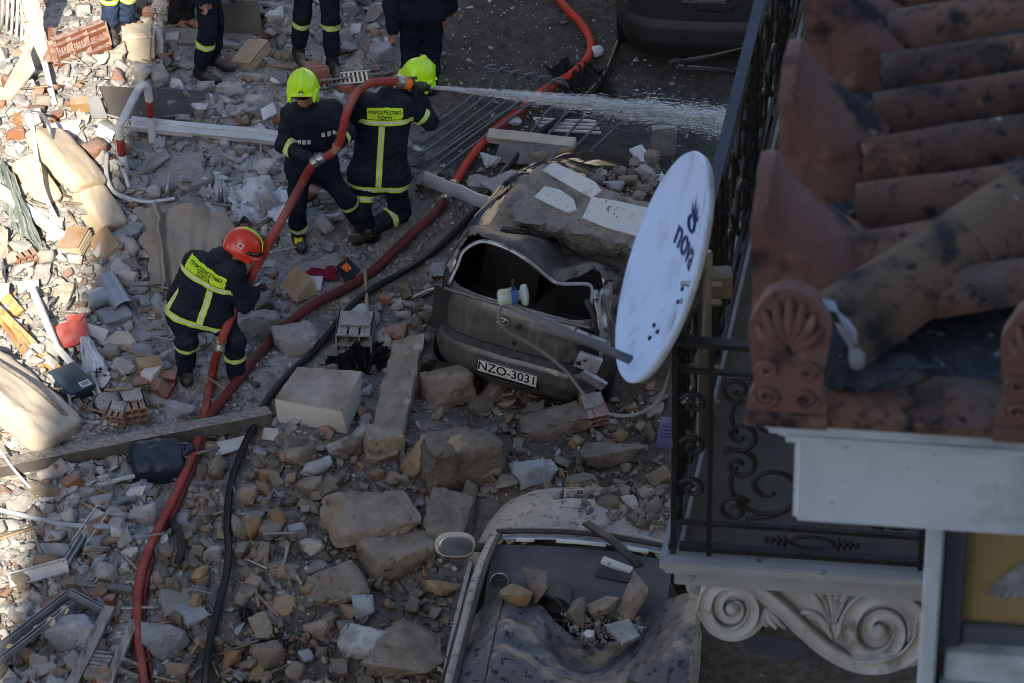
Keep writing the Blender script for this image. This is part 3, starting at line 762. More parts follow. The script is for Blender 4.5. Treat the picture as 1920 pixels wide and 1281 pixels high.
def heap():
    """broken pieces too many to count, piled between the named stones"""
    R = random.Random(21); T = []
    for k in range(30):
        boxy, zr = ((.4, .75), (.6, .5), (.8, .7), (.7, .3), (.85, .25))[k % 5]
        bm = rock_bm(900 + k, (1, R.uniform(.6, .95), zr), 7, boxy, .04, 3, 0); bmesh.ops.triangulate(bm, faces=bm.faces); bmesh.ops.recalc_face_normals(bm, faces=bm.faces)
        T.append((np.array([v.co[:] for v in bm.verts]), np.array([[v.index for v in f.verts] for f in bm.faces]))); bm.free()
    V = []; F = []; C = []; nb = 0
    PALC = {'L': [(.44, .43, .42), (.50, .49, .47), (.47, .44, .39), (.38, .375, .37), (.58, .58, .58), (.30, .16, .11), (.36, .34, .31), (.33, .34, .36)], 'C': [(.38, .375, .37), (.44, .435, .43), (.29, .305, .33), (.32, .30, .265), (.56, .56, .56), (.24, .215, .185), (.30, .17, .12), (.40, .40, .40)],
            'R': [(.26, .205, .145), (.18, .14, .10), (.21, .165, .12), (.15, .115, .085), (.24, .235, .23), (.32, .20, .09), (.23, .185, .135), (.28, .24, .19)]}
    for it in range(8200):
        px, py = R.uniform(-40, 1300 if it < 5600 else 520), R.uniform(-30, 1310)
        if blocked(px, py) or inside(ASPHALT, px, py): continue
        if px > 1235 and py > 640: continue
        dens = .5 + .5 * noise.noise((px * .006, py * .009, 9.0)) + .15
        if 430 < px < 640 and 1140 < py: dens -= .35
        if R.random() > dens: continue
        size = min(.32, .10 * math.exp(R.gauss(0, .45)))
        if near_line(px, py + size * 60, 12 + size * 130): continue
        if trodden(px, py): size = min(size, .055)
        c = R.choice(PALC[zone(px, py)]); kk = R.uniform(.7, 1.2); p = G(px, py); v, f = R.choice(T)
        m = np.array(Euler((R.gauss(0, .4), R.gauss(0, .4), R.uniform(0, 6.28))).to_matrix())
        V.append((v * size) @ m.T + np.array((p.x, p.y, p.z + size * R.uniform(.0, .30)))); F.append(f + nb); nb += len(v); C.append(np.tile(np.array([c[0] * kk, c[1] * kk, c[2] * kk, 1], np.float32), (len(v), 1)))
    V = np.concatenate(V); F = np.concatenate(F); C = np.concatenate(C)
    me = bpy.data.meshes.new('rubble_heap'); me.vertices.add(len(V)); me.vertices.foreach_set('co', V.astype(np.float32).ravel())
    me.loops.add(F.size); me.loops.foreach_set('vertex_index', F.astype(np.int32).ravel()); me.polygons.add(len(F)); me.polygons.foreach_set('loop_start', np.arange(0, F.size, 3, dtype=np.int32))
    me.update(calc_edges=True)
    at = me.color_attributes.new('Col', 'FLOAT_COLOR', 'POINT'); at.data.foreach_set('color', C.ravel())
    o = mesh_obj('rubble_heap', me, M('heap_stone', attr='Col', c2=(.13, .12, .11), scale=9, rough=.95, bump=.7, bscale=34, spec=.15, dust=((.40, .375, .34), .3, 10)))
    tag(o, 'broken pieces of masonry heaped between the larger stones', 'rubble', kind='stuff'); print('heap tris', len(F))
heap()
# ------------------------------------------------------------------ people
suit = M('suit_navy', (.0075, .0115, .022), (.012, .017, .031), 9, rough=.9, bump=.35, bscale=60, spec=.15, dust=((.07, .072, .078), .55, 6), bdist=.01)
suit_blue = M('suit_blue', (.03, .05, .11), (.02, .034, .075), 8, rough=.9, bump=.4, bscale=50, spec=.15)
cloth_black = M('cloth_black', (.010, .010, .012), (.02, .02, .022), 9, rough=.9, bump=.3, bscale=60)
skin = M('skin', (.36, .19, .13), (.30, .15, .10), 12, rough=.6)
boot_black = M('boot_black', (.012, .012, .012), (.03, .029, .028), 9, rough=.55, bump=.2, dust=((.22, .21, .2), .6, 14))
glove_black = M('glove_black', (.014, .014, .016), (.03, .03, .03), 20, rough=.8, bump=.3)
hair_dark = M('hair_dark', (.012, .009, .007), (.03, .022, .015), 40, rough=.7, bump=.5)
lime = M('lime_band', (.52, .78, .03), (.45, .70, .03), 30, rough=.6)
silver = M('silver_band', (.62, .63, .65), (.50, .51, .53), 30, rough=.35)
lime_shell = M('lime_shell', (.50, .90, .006), (.46, .84, .006), 6, rough=.28, spec=.4, coat=.1, dust=((.55, .62, .30), .35, 12), spots=[((.30, .42, .03), 26, .66, .72)])
red_shell = M('red_shell', (.60, .035, .015), (.50, .03, .015), 6, rough=.35, spec=.5, coat=.2, spots=[((.10, .02, .015), 24, .64, .72)])
visor_black = M('visor_black', (.004, .004, .005), None, rough=.12, spec=.6)
ink = M('ink_black', (.006, .006, .006), None, rough=.8)
patch_yellow = M('patch_yellow', (.75, .60, .03), None, rough=.6)
BAND = [suit, lime, silver]
# material slots of a body: 0 cloth, 1 skin, 2 boot, 3 glove, 4 hair
SUIT, SKIN, BOOT, GLOVE, HAIR = range(5)

class Body:
    """one continuous figure grown round its joints"""
    def __init__(s, root, J, cloth, face=None, glove=(1, 1), res=.012, bulk=1.0, hair=True, jacket=True, boots=True, folds=.006, fist=None, bare_ankle=False):
        s.root = root; s.o = Vector(root.location)
        s.J = J = {k: Vector(v) - s.o for k, v in J.items()}
        P = np.array([tuple(v) for v in J.values()]); F = Field(P.min(0) - .22, P.max(0) + .22, res); s.F = F
        s.slot = {}; s.bone = {}; s.nid = 0
        def cap(n, a, b, ra, rb, k, kind):
            s.nid += 1; s.slot[s.nid] = kind; s.bone[n] = (s.nid, Vector(a), Vector(b)); F.cap(a, b, ra, rb, k, s.nid)
        mid = lambda a, b, t=.5: J[a].lerp(J[b], t)
        w = bulk
        pel = mid('hipL', 'hipR'); shc = mid('shL', 'shR'); spine = (shc - pel)
        for q in 'LR':
            inn = J['sh' + q].lerp(shc, .42); hin = J['hip' + q].lerp(pel, .25)
            cap('side' + q, inn - spine * .06, hin + spine * .18, .120 * w, .118 * w, .07, SUIT)
        cap('chest', shc - spine * .12, pel + spine * .2, .125 * w, .125 * w, .08, SUIT)
        cap('shoulders', J['shL'].lerp(shc, .22), J['shR'].lerp(shc, .22), .082 * w, .082 * w, .06, SUIT)
        if jacket: cap('hem', J['hipL'].lerp(pel, .1) + spine * .1, J['hipR'].lerp(pel, .1) + spine * .1, .150 * w, .150 * w, .05, SUIT)
        cap('pelvis', J['hipL'], J['hipR'], .112 * w, .112 * w, .06, SUIT)
        for q in 'LR':
            cap('thigh' + q, J['hip' + q], J['kn' + q], .104 * w, .082 * w, .05, SUIT)
            an, to, kn = J['an' + q], J['to' + q], J['kn' + q]
            cut = kn.lerp(an, .74 if boots else .93)
            cap('calf' + q, kn, cut, .082 * w, .076 * w, .03, SUIT)
            if boots:
                cap('shaft' + q, kn.lerp(an, .62), an, .058, .056, .012, BOOT)
                heel = an + (an - to).normalized() * .035 - Vector((0, 0, .045))
                ball = an.lerp(to, .62) - Vector((0, 0, .035))
                cap('foot' + q, an - Vector((0, 0, .03)), ball, .054, .050, .03, BOOT); cap('toe' + q, ball, to - Vector((0, 0, .012)), .048, .040, .03, BOOT)
                cap('heel' + q, heel, an - Vector((0, 0, .02)), .042, .05, .03, BOOT)
            else:
                cap('ankle' + q, kn.lerp(an, .85), an, .036, .034, .02, SKIN)
                cap('foot' + q, an - Vector((0, 0, .02)), to, .036, .026, .02, SKIN)
            cap('upper' + q, J['sh' + q].lerp(shc, .12), J['el' + q], .080 * w, .066 * w, .05, SUIT)
            ha = J['ha' + q]; el = J['el' + q]; fa = (ha - el)
            cap('fore' + q, el, el + fa * .9, .066 * w, .054 * w, .04, SUIT)
            s.hand(q, el, ha, GLOVE if glove[0 if q == 'L' else 1] else SKIN, cap, fist)
        hd, nk = J['head'], J['neck']; fd = (face or Vector((0, -1, 0))).normalized(); up = ((hd - nk).normalized() + Vector((0, 0, .3)))
        R = frame_from(fd, up); s.R = R; rt, fw, upv = R.col[0], R.col[1], R.col[2]
        cap('collar', nk - (hd - nk) * .35, nk + (hd - nk) * .08, .085 * w, .076, .04, SUIT)
        cap('neck', nk, hd - upv * .05, .058, .055, .03, SKIN)
        def ell(n, c, r, k, kind):
            s.nid += 1; s.slot[s.nid] = kind; F.ell(c, r, R, k, s.nid)
        ell('skull', hd + upv * .02 - fw * .012, (.078, .097, .098), .02, SKIN)
        ell('jaw', hd + fw * .028 - upv * .062, (.055, .066, .062), .03, SKIN)
        cap('nose', hd + fw * .088 + upv * .012, hd + fw * .113 - upv * .022, .011, .016, .01, SKIN)
        cap('brow', hd + fw * .082 + upv * .028 - rt * .04, hd + fw * .082 + upv * .028 + rt * .04, .012, .012, .012, SKIN)
        cap('lips', hd + fw * .088 - upv * .055 - rt * .018, hd + fw * .088 - upv * .055 + rt * .018, .010, .010, .01, SKIN)
        for sg in (-1, 1):
            ell('ear', hd + rt * sg * .080 - upv * .004, (.012, .028, .034), .006, SKIN)
            ell('eye', hd + rt * sg * .032 + fw * .082 + upv * .008, (.014, .011, .009), .004, HAIR)
        if hair: ell('hair', hd + upv * .042 - fw * .024, (.086, .100, .088), .008, HAIR)
        F.folds(folds, [i for i, k in s.slot.items() if k == SUIT])
        s.slot[0] = 0
        s.obj = F.build('body', [cloth, skin, boot_black, glove_black, hair_dark], s.slot, root)
        s.fp = F.fp; s.tree = None
    def hand(s, q, el, ha, kind, cap, fist):
        """palm, four fingers and a thumb closed round a bar (fist = its direction) or hanging, a little curled"""
        d = (ha - el).normalized()
        ax = None if not fist or q not in fist else Vector(fist[q]).normalized()
        if ax is None:
            side = d.cross(Vector((0, 1, 0))); side = side.normalized() if side.length > .1 else Vector((1, 0, 0))
            side = d.cross(side).normalized(); ax = side
        ax = (ax - d * ax.dot(d)).normalized(); n = d.cross(ax).normalized()
        if n.z > 0 and fist and q in fist: n = -n
        cap('wrist' + q, el.lerp(ha, .86), ha, .034, .032, .02, kind)
        for k in range(4):
            off = ax * ((k - 1.5) * .021); L = (.88, 1.0, .95, .78)[k]
            a = ha + off * .8 + d * .01; b = ha + off + d * .075; c = b + (d * .5 + n * .85).normalized() * .034 * L; e = c + (n * .8 - d * .6).normalized() * .028 * L
            cap('palm%s%d' % (q, k), a, b, .017, .0125, .012, kind); cap('finger%s%d' % (q, k), b, c, .0115, .0105, .004, kind); cap('tip%s%d' % (q, k), c, e, .0105, .009, .004, kind)
        t0 = ha + ax * -.03 + d * .02; t1 = t0 + (-ax * .6 + d * .5 + n * .5).normalized() * .038; t2 = t1 + (d * .6 + n * .8 + ax * .2).normalized() * .030
        cap('thumb' + q, t0, t1, .015, .0125, .01, kind); cap('thumbtip' + q, t1, t2, .012, .010, .004, kind)
    def bvh(s):
        if s.tree is None:
            me = s.obj.data; s.tree = BVHTree.FromPolygons([v.co for v in me.vertices], [p.vertices for p in me.polygons])
        return s.tree
    def strip(s, name, bones, planes, filt=None, mats=(lime, silver), pat=None, lift=.007, parent=None):
        """a strip of the clothed surface cut between parallel planes [(origin, axis, offsets...)], lifted off as its own piece"""
        me = s.obj.data; org, ax, offs = planes; org = Vector(org); ax = Vector(ax).normalized()
        ids = {s.bone[b][0] for b in bones} if bones else None
        lo, hi = offs[0] - .03, offs[-1] + .03
        keep = []
        for p in me.polygons:
            if ids is not None and int(s.fp[p.index]) not in ids: continue
            t = (p.center - org).dot(ax)
            if t < lo or t > hi: continue
            if filt and not filt(p.center, p.normal): continue
            keep.append(p)
        if not keep: return None
        bm = bmesh.new(); vm = {}
        for p in keep:
            vs = []
            for i in p.vertices:
                if i not in vm: v = me.vertices[i]; vm[i] = bm.verts.new(v.co + v.normal * lift)
                vs.append(vm[i])
            try: bm.faces.new(vs)
            except ValueError: pass
        for k, o in enumerate(offs):
            bmesh.ops.bisect_plane(bm, geom=bm.verts[:] + bm.edges[:] + bm.faces[:], plane_co=org + ax * o, plane_no=ax, clear_inner=(k == 0), clear_outer=(k == len(offs) - 1))
        for f in bm.faces:
            t = (f.calc_center_median() - org).dot(ax); f.smooth = True
            seg = sum(1 for o in offs[1:-1] if t > o)
            f.material_index = (pat or ([0, 1, 0] if len(offs) == 4 else [0] * 9))[seg]
        if not bm.faces: bm.free(); return None
        me2 = bpy.data.meshes.new(name); bm.to_mesh(me2); bm.free()
        ob = mesh_obj(name, me2, list(mats), parent or s.root)
        return ob
    def band(s, bone, t, width=.05, name='reflective_band', extra=()):
        _, a, b = s.bone[bone]; d = (b - a).normalized(); o = a.lerp(b, t); w = width
        return s.strip(name, [bone] + list(extra), (o, d, [-w / 2, -w * .22, w * .22, w / 2]))
    def decal(s, name, txt, size, org, right, upv, mat, bold=.001, lift=.016, bend=None):
        """lettering laid on the cloth"""
        me = text_mesh(txt, size, bold); n = Vector(right).cross(Vector(upv)).normalized(); tr = s.bvh()
        for v in me.vertices:
            y = v.co.y + (bend * v.co.x ** 2 if bend else 0)
            p = Vector(org) + Vector(right) * v.co.x + Vector(upv) * y
            hit = tr.ray_cast(p + n * .5, -n)
            if hit[0] is not None: p = hit[0] + n * lift
            v.co = p
        return mesh_obj(name, me, mat, s.root)

def joints(y0, spec):
    return {k: PY(a, b, y0 + c) for k, (a, b, c) in spec.items()}
def helmet(body, colour, style, lift=.03, tilt=0.0):
    """hard shell round the head: crest, brim, neck guard, visor"""
    R = body.R; hd = body.J['head']; rt, fw, up = R.col[0], R.col[1], R.col[2]
    c = hd + up * lift - fw * .004
    root = body.root
    F = Field(c - Vector((.2, .2, .2)), c + Vector((.2, .2, .2)), .007)
    Rm = R
    F.ell(c + up * .012, (.128, .150, .138), Rm, .01, 1)
    F.bx(c - up * .045, (.122, .142, .05), Rm, .03, 1, rnd=.045)
    if style == 'jet':
        F.cap(c + fw * .13 + up * .085, c + up * .158, .016, .022, .022, 1); F.cap(c + up * .158, c - fw * .13 + up * .075, .022, .016, .022, 1)
        for sg in (-1, 1): F.cap(c + rt * sg * .118 + fw * .07 + up * .0, c + rt * sg * .122 - fw * .05 - up * .05, .014, .018, .02, 1)
        F.bx(c + fw * .16 - up * .075, (.088, .09, .085), Rm, .012, 1, 'sub', rnd=.03)
        F.cap(c + fw * .135 + up * .012 - rt * .085, c + fw * .135 + up * .012 + rt * .085, .010, .010, .012, 1)
    else:
        F.ell(c + fw * .05 - up * .012, (.142, .148, .030), Rm, .012, 1)
        F.bx(c + fw * .16 - up * .085, (.11, .10, .075), Rm, .012, 1, 'sub', rnd=.03)
    F.ell(c - up * .012, (.113, .134, .122), Rm, .006, 1, 'sub')
    F.bx(c - up * .16, (.3, .3, .085), Rm, .006, 1, 'sub', rnd=.005)
    h = F.build('helmet', [colour], {0: 0, 1: 0}, root)
    if style == 'jet':
        # dark visor slot under the brow with its pointed badge, chin strap clips
        def vis(u, v):
            a = (u - .5) * 1.7; x = math.sin(a) * .116; y = math.cos(a) * .137
            top = .052 - .028 * abs(math.sin(a)) + .02 * math.exp(-(a / .16) ** 2); z = -.026 + .012 * abs(a) + (top + .026 - .012 * abs(a)) * v
            k = 1.06 - .25 * max(0, z) * 2
            return c + rt * x * k + fw * y * k + up * z
        grid_mesh('visor', 17, 7, vis, visor_black, h, True, .006)
        bm = bmesh.new(); add_box(bm, c + fw * .148 + up * .040, (.022, .01, .034), R.to_euler(), .004); bm_obj('badge', bm, silver, h)
        for sg in (-1, 1):
            bm = bmesh.new(); add_box(bm, c + rt * sg * .122 + fw * .05 - up * .085, (.018, .03, .06), R.to_euler(), .006); bm_obj('strap_clip', bm, lime_shell, h)
    else:
        pts = [c + fw * (math.cos(a) * .156) + up * (math.sin(a) * .152 + .012) for a in [math.radians(k) for k in range(18, 125, 8)]]
        tube('reflective_stripe', [p + rt * .035 for p in pts], .013, lime, h, 8, flat=.35)
        pts = [c + rt * (math.sin(a) * .138) + fw * (math.cos(a) * .150) + up * .022 for a in [math.radians(k) for k in range(-70, 71, 10)]]
        tube('goggle_strap', pts, .014, visor_black, h, 8)
        bm = bmesh.new(); add_box(bm, c + rt * .128 - fw * .03 + up * .035, (.008, .05, .045), R.to_euler(), .003); bm_obj('crest_sticker', bm, silver, h)
        bm = bmesh.new(); add_box(bm, c + rt * .1325 - fw * .03 + up * .035, (.004, .028, .026), R.to_euler(), .001); bm_obj('crest_mark', bm, red_shell, h)
    return h
def person_root(label, px, py, group='firefighters at work on the rubble', cat='person'):
    p = G(px, py); return empty('person', p, label=label, cat=cat, group=group), p.y

# --- firefighter facing the viewer, guiding the hose
root, yA = person_root('firefighter in navy suit and lime helmet facing us, both hands on the red hose', 566, 455)
JA = joints(yA, dict(head=(568, 168, -.10), neck=(574, 196, .0), shL=(540, 214, 0), shR=(630, 206, .04), elL=(531, 272, -.10), elR=(652, 250, -.10), haL=(585, 300, -.34), haR=(632, 272, -.32),
    hipL=(563, 318, .02), hipR=(606, 318, .04), knL=(556, 388, -.10), knR=(648, 372, -.02), anL=(560, 442, 0), anR=(676, 420, .22), toL=(566, 466, -.14), toR=(690, 432, .1)))
hose_dirA = PY(470, 510, yA) - PY(640, 215, yA)
A = Body(root, JA, suit, face=Vector((-.05, -1, -.12)), glove=(1, 0), bulk=.98, hair=False, fist={'L': hose_dirA, 'R': hose_dirA})
helmet(A, lime_shell, 'jet')
A.band('foreL', .30); A.band('foreR', .55); A.band('calfL', .88, .055); A.band('calfR', .2, .055)
for k, (bx_, t) in enumerate((('L', -.10), ('R', .10))):
    shc = A.J['shL'].lerp(A.J['shR'], .5); pel = A.J['hipL'].lerp(A.J['hipR'], .5)
    o = shc.lerp(pel, .36 if bx_ == 'L' else .26); rt = (A.J['shR'] - A.J['shL']).normalized()
    for dx in ((-.155, -.115, -.075, -.035) if bx_ == 'L' else (.085, .135, .18)):
        q = o + rt * dx
        A.strip('chest_badge', ['sideL','sideR','chest'], (q, (rt + Vector((0, 0, .25 * t))), [-.015, .015]), filt=lambda c, n, q=q: n.y < -.1 and abs(c.z - q.z) < .026, mats=(silver,), pat=[0])
A.strip('boot_mark', ['footL', 'shaftL'], (A.J['anL'], Vector((1, 0, 0)), [-.035, .035]), filt=lambda c, n: n.y < -.2 and abs(c.z - A.J['anL'].z - .01) < .028, mats=(patch_yellow,), pat=[0])

# --- firefighter with his back turned, down on one knee with the nozzle
root, yB = person_root('firefighter with lime helmet and back turned, kneeling with the spraying nozzle', 700, 452)
JB = joints(yB, dict(head=(783, 146, .22), neck=(742, 172, .12), shL=(676, 196, .02), shR=(762, 196, .06), elL=(652, 238, .02), elR=(806, 228, .16), haL=(672, 186, -.12), haR=(780, 163, .16),
    hipL=(682, 336, -.04), hipR=(738, 340, -.02), knL=(676, 398, -.16), knR=(752, 398, .12), anL=(697, 448, .02), anR=(690, 432, -.10), toL=(716, 468, .14), toR=(652, 452, -.16)))
B = Body(root, JB, suit, face=Vector((.82, .42, -.38)), glove=(1, 1), bulk=1.06, hair=False, fist={'R': PY(800, 163, yB + .1) - PY(730, 150, yB + .1)})
helmet(B, lime_shell, 'jet')
def back_marks(b, hem_t, sp, yoke, half=.115, hemw=.06):
    J = b.J; shc = J['shL'].lerp(J['shR'], .5); pel = J['hipL'].lerp(J['hipR'], .5); ax = (pel - shc).normalized(); rt = (J['shR'] - J['shL']); rt = (rt - ax * rt.dot(ax)).normalized(); bk = rt.cross(ax).normalized()
    if bk.y > 0: bk = -bk
    core = ['sideL', 'sideR', 'chest', 'hem', 'shoulders', 'pelvis']
    L = (pel - shc).length; w = hemw
    b.strip('hem_band', core, (shc + ax * L * hem_t, ax, [-w / 2, -w * .2, w * .2, w / 2]))
    for x in sp:
        o = shc + rt * x; v = .052
        b.strip('back_band', core, (o, rt, [-v / 2, -v * .2, v * .2, v / 2]), filt=lambda c, n: n.dot(bk) > .25 and yoke + .03 < (c - shc).dot(ax) < L * hem_t - .03)
    o = shc + ax * yoke; v = .05
    b.strip('yoke_band', core, (o, ax, [-v / 2, -v * .2, v * .2, v / 2]), filt=lambda c, n: n.dot(bk) > .05)
    return shc, pel, ax, rt, bk, core
shc, pel, ax, rt, bk, core = back_marks(B, 1.02, (-.02,), .10)
B.strip('yoke_panel', core + ['collar', 'upperL', 'upperR'], (shc + ax * .07, ax, [-.10, 0]), filt=lambda c, n: n.dot(bk) > .12 and abs((c - shc).dot(rt)) < .15, mats=(lime,), pat=[0])
B.decal('lettering', 'ΠΥΡΟΣΒΕΣΤΙΚΟ', .036, shc + ax * .005, rt, -ax, ink); B.decal('lettering', 'ΣΩΜΑ', .040, shc + ax * .047, rt, -ax, ink)
for q in 'LR': B.band('upper' + q, .62, .055)
B.band('calfR', .45, .055); B.band('thighL', .55, .055); B.band('calfL', .75, .055)
B.strip('boot_mark', ['footR', 'shaftR'], (B.J['anR'], Vector((1, 0, 0)), [-.03, .03]), filt=lambda c, n: n.y < -.1 and abs(c.z - B.J['anR'].z - .02) < .03, mats=(patch_yellow,), pat=[0])

# --- firefighter in the red helmet bending over the hose
root, yC = person_root('firefighter in red helmet bending forward over the red hose', 400, 715)
JC = joints(yC, dict(head=(452, 466, .06), neck=(420, 480, .04), shL=(358, 492, .16), shR=(446, 512, -.06), elL=(330, 555, .28), elR=(458, 570, -.08), haL=(424, 565, .30), haR=(478, 548, .04),
    hipL=(343, 592, .05), hipR=(408, 592, .0), knL=(350, 640, -.08), knR=(440, 640, -.08), anL=(347, 696, .03), anR=(442, 712, .02), toL=(352, 715, -.14), toR=(480, 722, -.04)))
C = Body(root, JC, suit, face=Vector((.80, -.18, -.58)), glove=(1, 1), bulk=1.05, hair=False, fist={'R': PY(470, 515, yC) - PY(520, 420, yC)})
helmet(C, red_shell, 'dome')
shc, pel, ax, rt, bk, core = back_marks(C, 1.0, (.085,), .085)
C.strip('yoke_panel', core + ['collar', 'upperL', 'upperR'], (shc + ax * .055, ax, [-.105, 0]), filt=lambda c, n: n.dot(bk) > .15 and abs((c - shc).dot(rt)) < .19, mats=(lime,), pat=[0])
C.decal('lettering', 'ΠΥΡΟΣΒΕΣΤΙΚΟ', .042, shc - ax * .010, rt, -ax, ink); C.decal('lettering', 'ΣΩΜΑ', .044, shc + ax * .032, rt, -ax, ink)
C.band('calfL', .1, .05); C.band('calfR', .45, .05)
C.strip('side_band', core, (pel, rt, [-.235, -.222, -.198, -.185]), filt=lambda c, n: -.20 < (c - pel).dot(ax) < .03 and n.dot(bk) > .0)

# --- people standing at the far edge, cut off by the top of the picture
def stander(label, legs, hip, cloth, facing, bands=(), boots=True, lean=0.0, res=.014, arm=None, glove=(0, 0), group='people standing at the far edge of the rubble', bulk=1.0):
    (aL, aR) = legs
    root, y0 = person_root(label, *((aL[0] + aR[0]) / 2, (aL[1] + aR[1]) / 2), group=group)
    gz = root.location.z
    pL, pR = G(*aL), G(*aR); f = Vector(facing).normalized(); s_ = Vector((1, 0, 0))
    J = {}
    hipc = PY(hip[0], hip[1], (pL.y + pR.y) / 2); hipc.z = min(max(hipc.z, gz + .86), gz + .96)
    sd = s_ if abs(f.x) < .7 else Vector((0, 1, 0))
    for q, p in (('L', pL), ('R', pR)):
        sg = -1 if q == 'L' else 1
        J['an' + q] = p + Vector((0, 0, .085)); J['to' + q] = p + f * .2 + Vector((0, 0, .05)); J['hip' + q] = hipc + sd * sg * .10
        J['kn' + q] = J['an' + q].lerp(J['hip' + q], .5) + f * .05
        J['sh' + q] = hipc + sd * sg * .2 + Vector((0, 0, .52)); J['el' + q] = J['sh' + q] + Vector((sg * .06, 0, -.29)) - f * .03; J['ha' + q] = J['el' + q] + Vector((sg * .01, 0, -.24)) + f * .10
    if arm: J['ha' + arm[0]] = PY(arm[1], arm[2], pL.y + arm[3]); J['el' + arm[0]] = J['ha' + arm[0]] + Vector((-.01, .06, .27))
    J['neck'] = hipc + Vector((0, 0, .60)); J['head'] = hipc + Vector((0, 0, .74)) + f * .03
    b = Body(root, J, cloth, face=f + Vector((0, 0, -.2)), glove=glove, res=res, boots=boots, bulk=bulk)
    for bn, t in bands: b.band(bn, t, .06)
    return b
stander('firefighter legs striding in navy trousers with two lime bands near the top edge', ((560, 108), (624, 130)), (592, -62), suit, (.2, -1, 0), (('calfL', .25), ('calfR', .12)))
b = stander('person in plain navy uniform with a bare hand, standing behind the kneeling firefighter', ((768, 178), (808, 176)), (790, 24), suit, (.1, 1, 0), arm=('L', 737, 62, -.1), bulk=1.06)
pt = b.J['hipR']
b.strip('orange_badge', None, (Vector(PY(826, 45, yB)) - Vector(b.root.location), (1, 0, 0), [-.025, .02]), filt=lambda c, n: n.y < -.1 and abs(project(c + Vector(b.root.location))[1] - 46) < 6, mats=(M('orange_badge', (.9, .16, .03)),), pat=[0])
stander('firefighter in sunlit blue trousers beside the carved wooden panel', ((208, 68), (236, 60)), (222, -88), suit_blue, (.3, -1, 0), (('calfL', .16), ('calfR', .16)))
stander('firefighter legs in navy trousers with one silver band, beside the beige block', ((376, 148), (402, 122)), (388, -22), suit, (.9, -.6, 0), (('calfL', .32),))
stander('person in black trousers and low shoes at the top edge', ((330, 52), (352, 48)), (332, -100), cloth_black, (.7, -.7, 0), boots=False)
stander('person with one black boot showing at the top edge', ((452, 30), (430, 8)), (440, -132), cloth_black, (.95, -.3, 0))
# ------------------------------------------------------------------ hoses, nozzle, water
hose_red = M('hose_red', (.33, .034, .022), (.25, .028, .02), 5, rough=.75, bump=.25, bscale=120, spots=[((.16, .05, .04), 12, .52, .68), ((.32, .2, .17), 40, .60, .70)], dust=((.34, .2, .17), .4, 8))
hose_wet = M('hose_maroon', (.15, .028, .026), (.10, .022, .02), 5, rough=.6, bump=.25, bscale=120, spots=[((.22, .12, .11), 34, .66, .75)])
brass = M('alloy_coupling', (.42, .40, .36), (.3, .29, .27), 20, rough=.35, metal=.8)
def hose_pts(spec, r):
    out = []
    for q in spec:
        px, py = q[0], q[1]
        if len(q) == 3: out.append(PY(px, py, q[2]))
        else:
            p = G(px, py); out.append(PZ(px, py, p.z + r * .8 + .05))
    return out
def coupling(parent, a, d, r, name='coupling', L=.12):
    d = d.normalized(); pr = [(-.5, 1.12), (-.42, 1.3), (-.1, 1.3), (-.08, 1.12), (.06, 1.12), (.08, 1.34), (.42, 1.34), (.5, 1.1)]
    V, F = sweep([a + d * L * t for t, _ in pr], [r * k for _, k in pr], 18)
    o = py_obj(name, V, F, brass, parent, False)
    for k in range(3):
        an = k * 2.1; n = d.orthogonal().normalized(); n.rotate(Matrix.Rotation(an, 3, d)); bm = bmesh.new(); add_box(bm, a + n * r * 1.4, (.02, .02, .03)); bm_obj('lug', bm, brass, o)
    return o
rH = .036
nozzle_tip = PY(802, 163, yB + .14); nozzle_in = PY(745, 153, yB + .02)
handA1, handA2 = A.J['haL'] + A.o, A.J['haR'] + A.o
line = [nozzle_in, PY(716, 153, yB - .04), PY(690, 158, yB - .10), PY(668, 176, yB - .2), PY(650, 212, yA - .36), handA2 + Vector((.0, -.05, .0)), handA1 + Vector((.02, -.05, .0)), PY(560, 355, yA - .45), PY(520, 428, yC + .30)]
line += [PY(490, 482, yC + .12), PY(470, 520, yC + .06), PY(440, 580, yC - .02), PY(414, 642, yC - .22)]
hz = hose_pts([(398, 700), (384, 775), (362, 850), (330, 925), (300, 985), (272, 1050), (259, 1110), (258, 1180), (266, 1250), (272, 1300)], rH)
red1 = tube('fire_hose', spline(line + hz, 7), rH, hose_red, None, 14)
tag(red1, 'bright red fire hose running from the spraying nozzle past the bending firefighter', 'hose', 'fire hoses')
coupling(red1, PY(596, 300, A.J['haL'].y + A.o.y - .04), handA2 - handA1, rH)
coupling(red1, PY(413, 646, yC - .22), Vector((.1, .3, .4)), rH)
noz = empty('hose_nozzle', nozzle_in, label='black nozzle with orange collar held by the kneeling firefighter', cat='nozzle')
d = (nozzle_tip - nozzle_in); L = d.length; dn = d.normalized()
orange = M('orange_plastic', (.75, .17, .03), None, rough=.45)
def at(t): return dn * (L * t)
for nm, m, prof in (('collar', brass, [(-.06, .055), (.0, .062), (.14, .062), (.18, .05)]), ('grip_sleeve', orange, [(.18, .046), (.2, .052), (.38, .052), (.42, .044)]),
                    ('barrel', dark_plastic, [(.42, .040), (.6, .036), (.62, .05), (.86, .055), (.9, .045), (1.0, .040)])):
    V, F = sweep([at(t) for t, _ in prof], [r for _, r in prof], 18); py_obj(nm, V, F, m, noz, False)
bm = bmesh.new(); add_box(bm, at(.6) - Vector((0, 0, .07)), (.03, .03, .1), None, .006); bm_obj('handle', bm, dark_plastic, noz)
bm = bmesh.new(); add_box(bm, at(.5) + Vector((0, 0, .06)), (.08, .02, .02), None, .004); bm_obj('bail', bm, dark_plastic, noz)
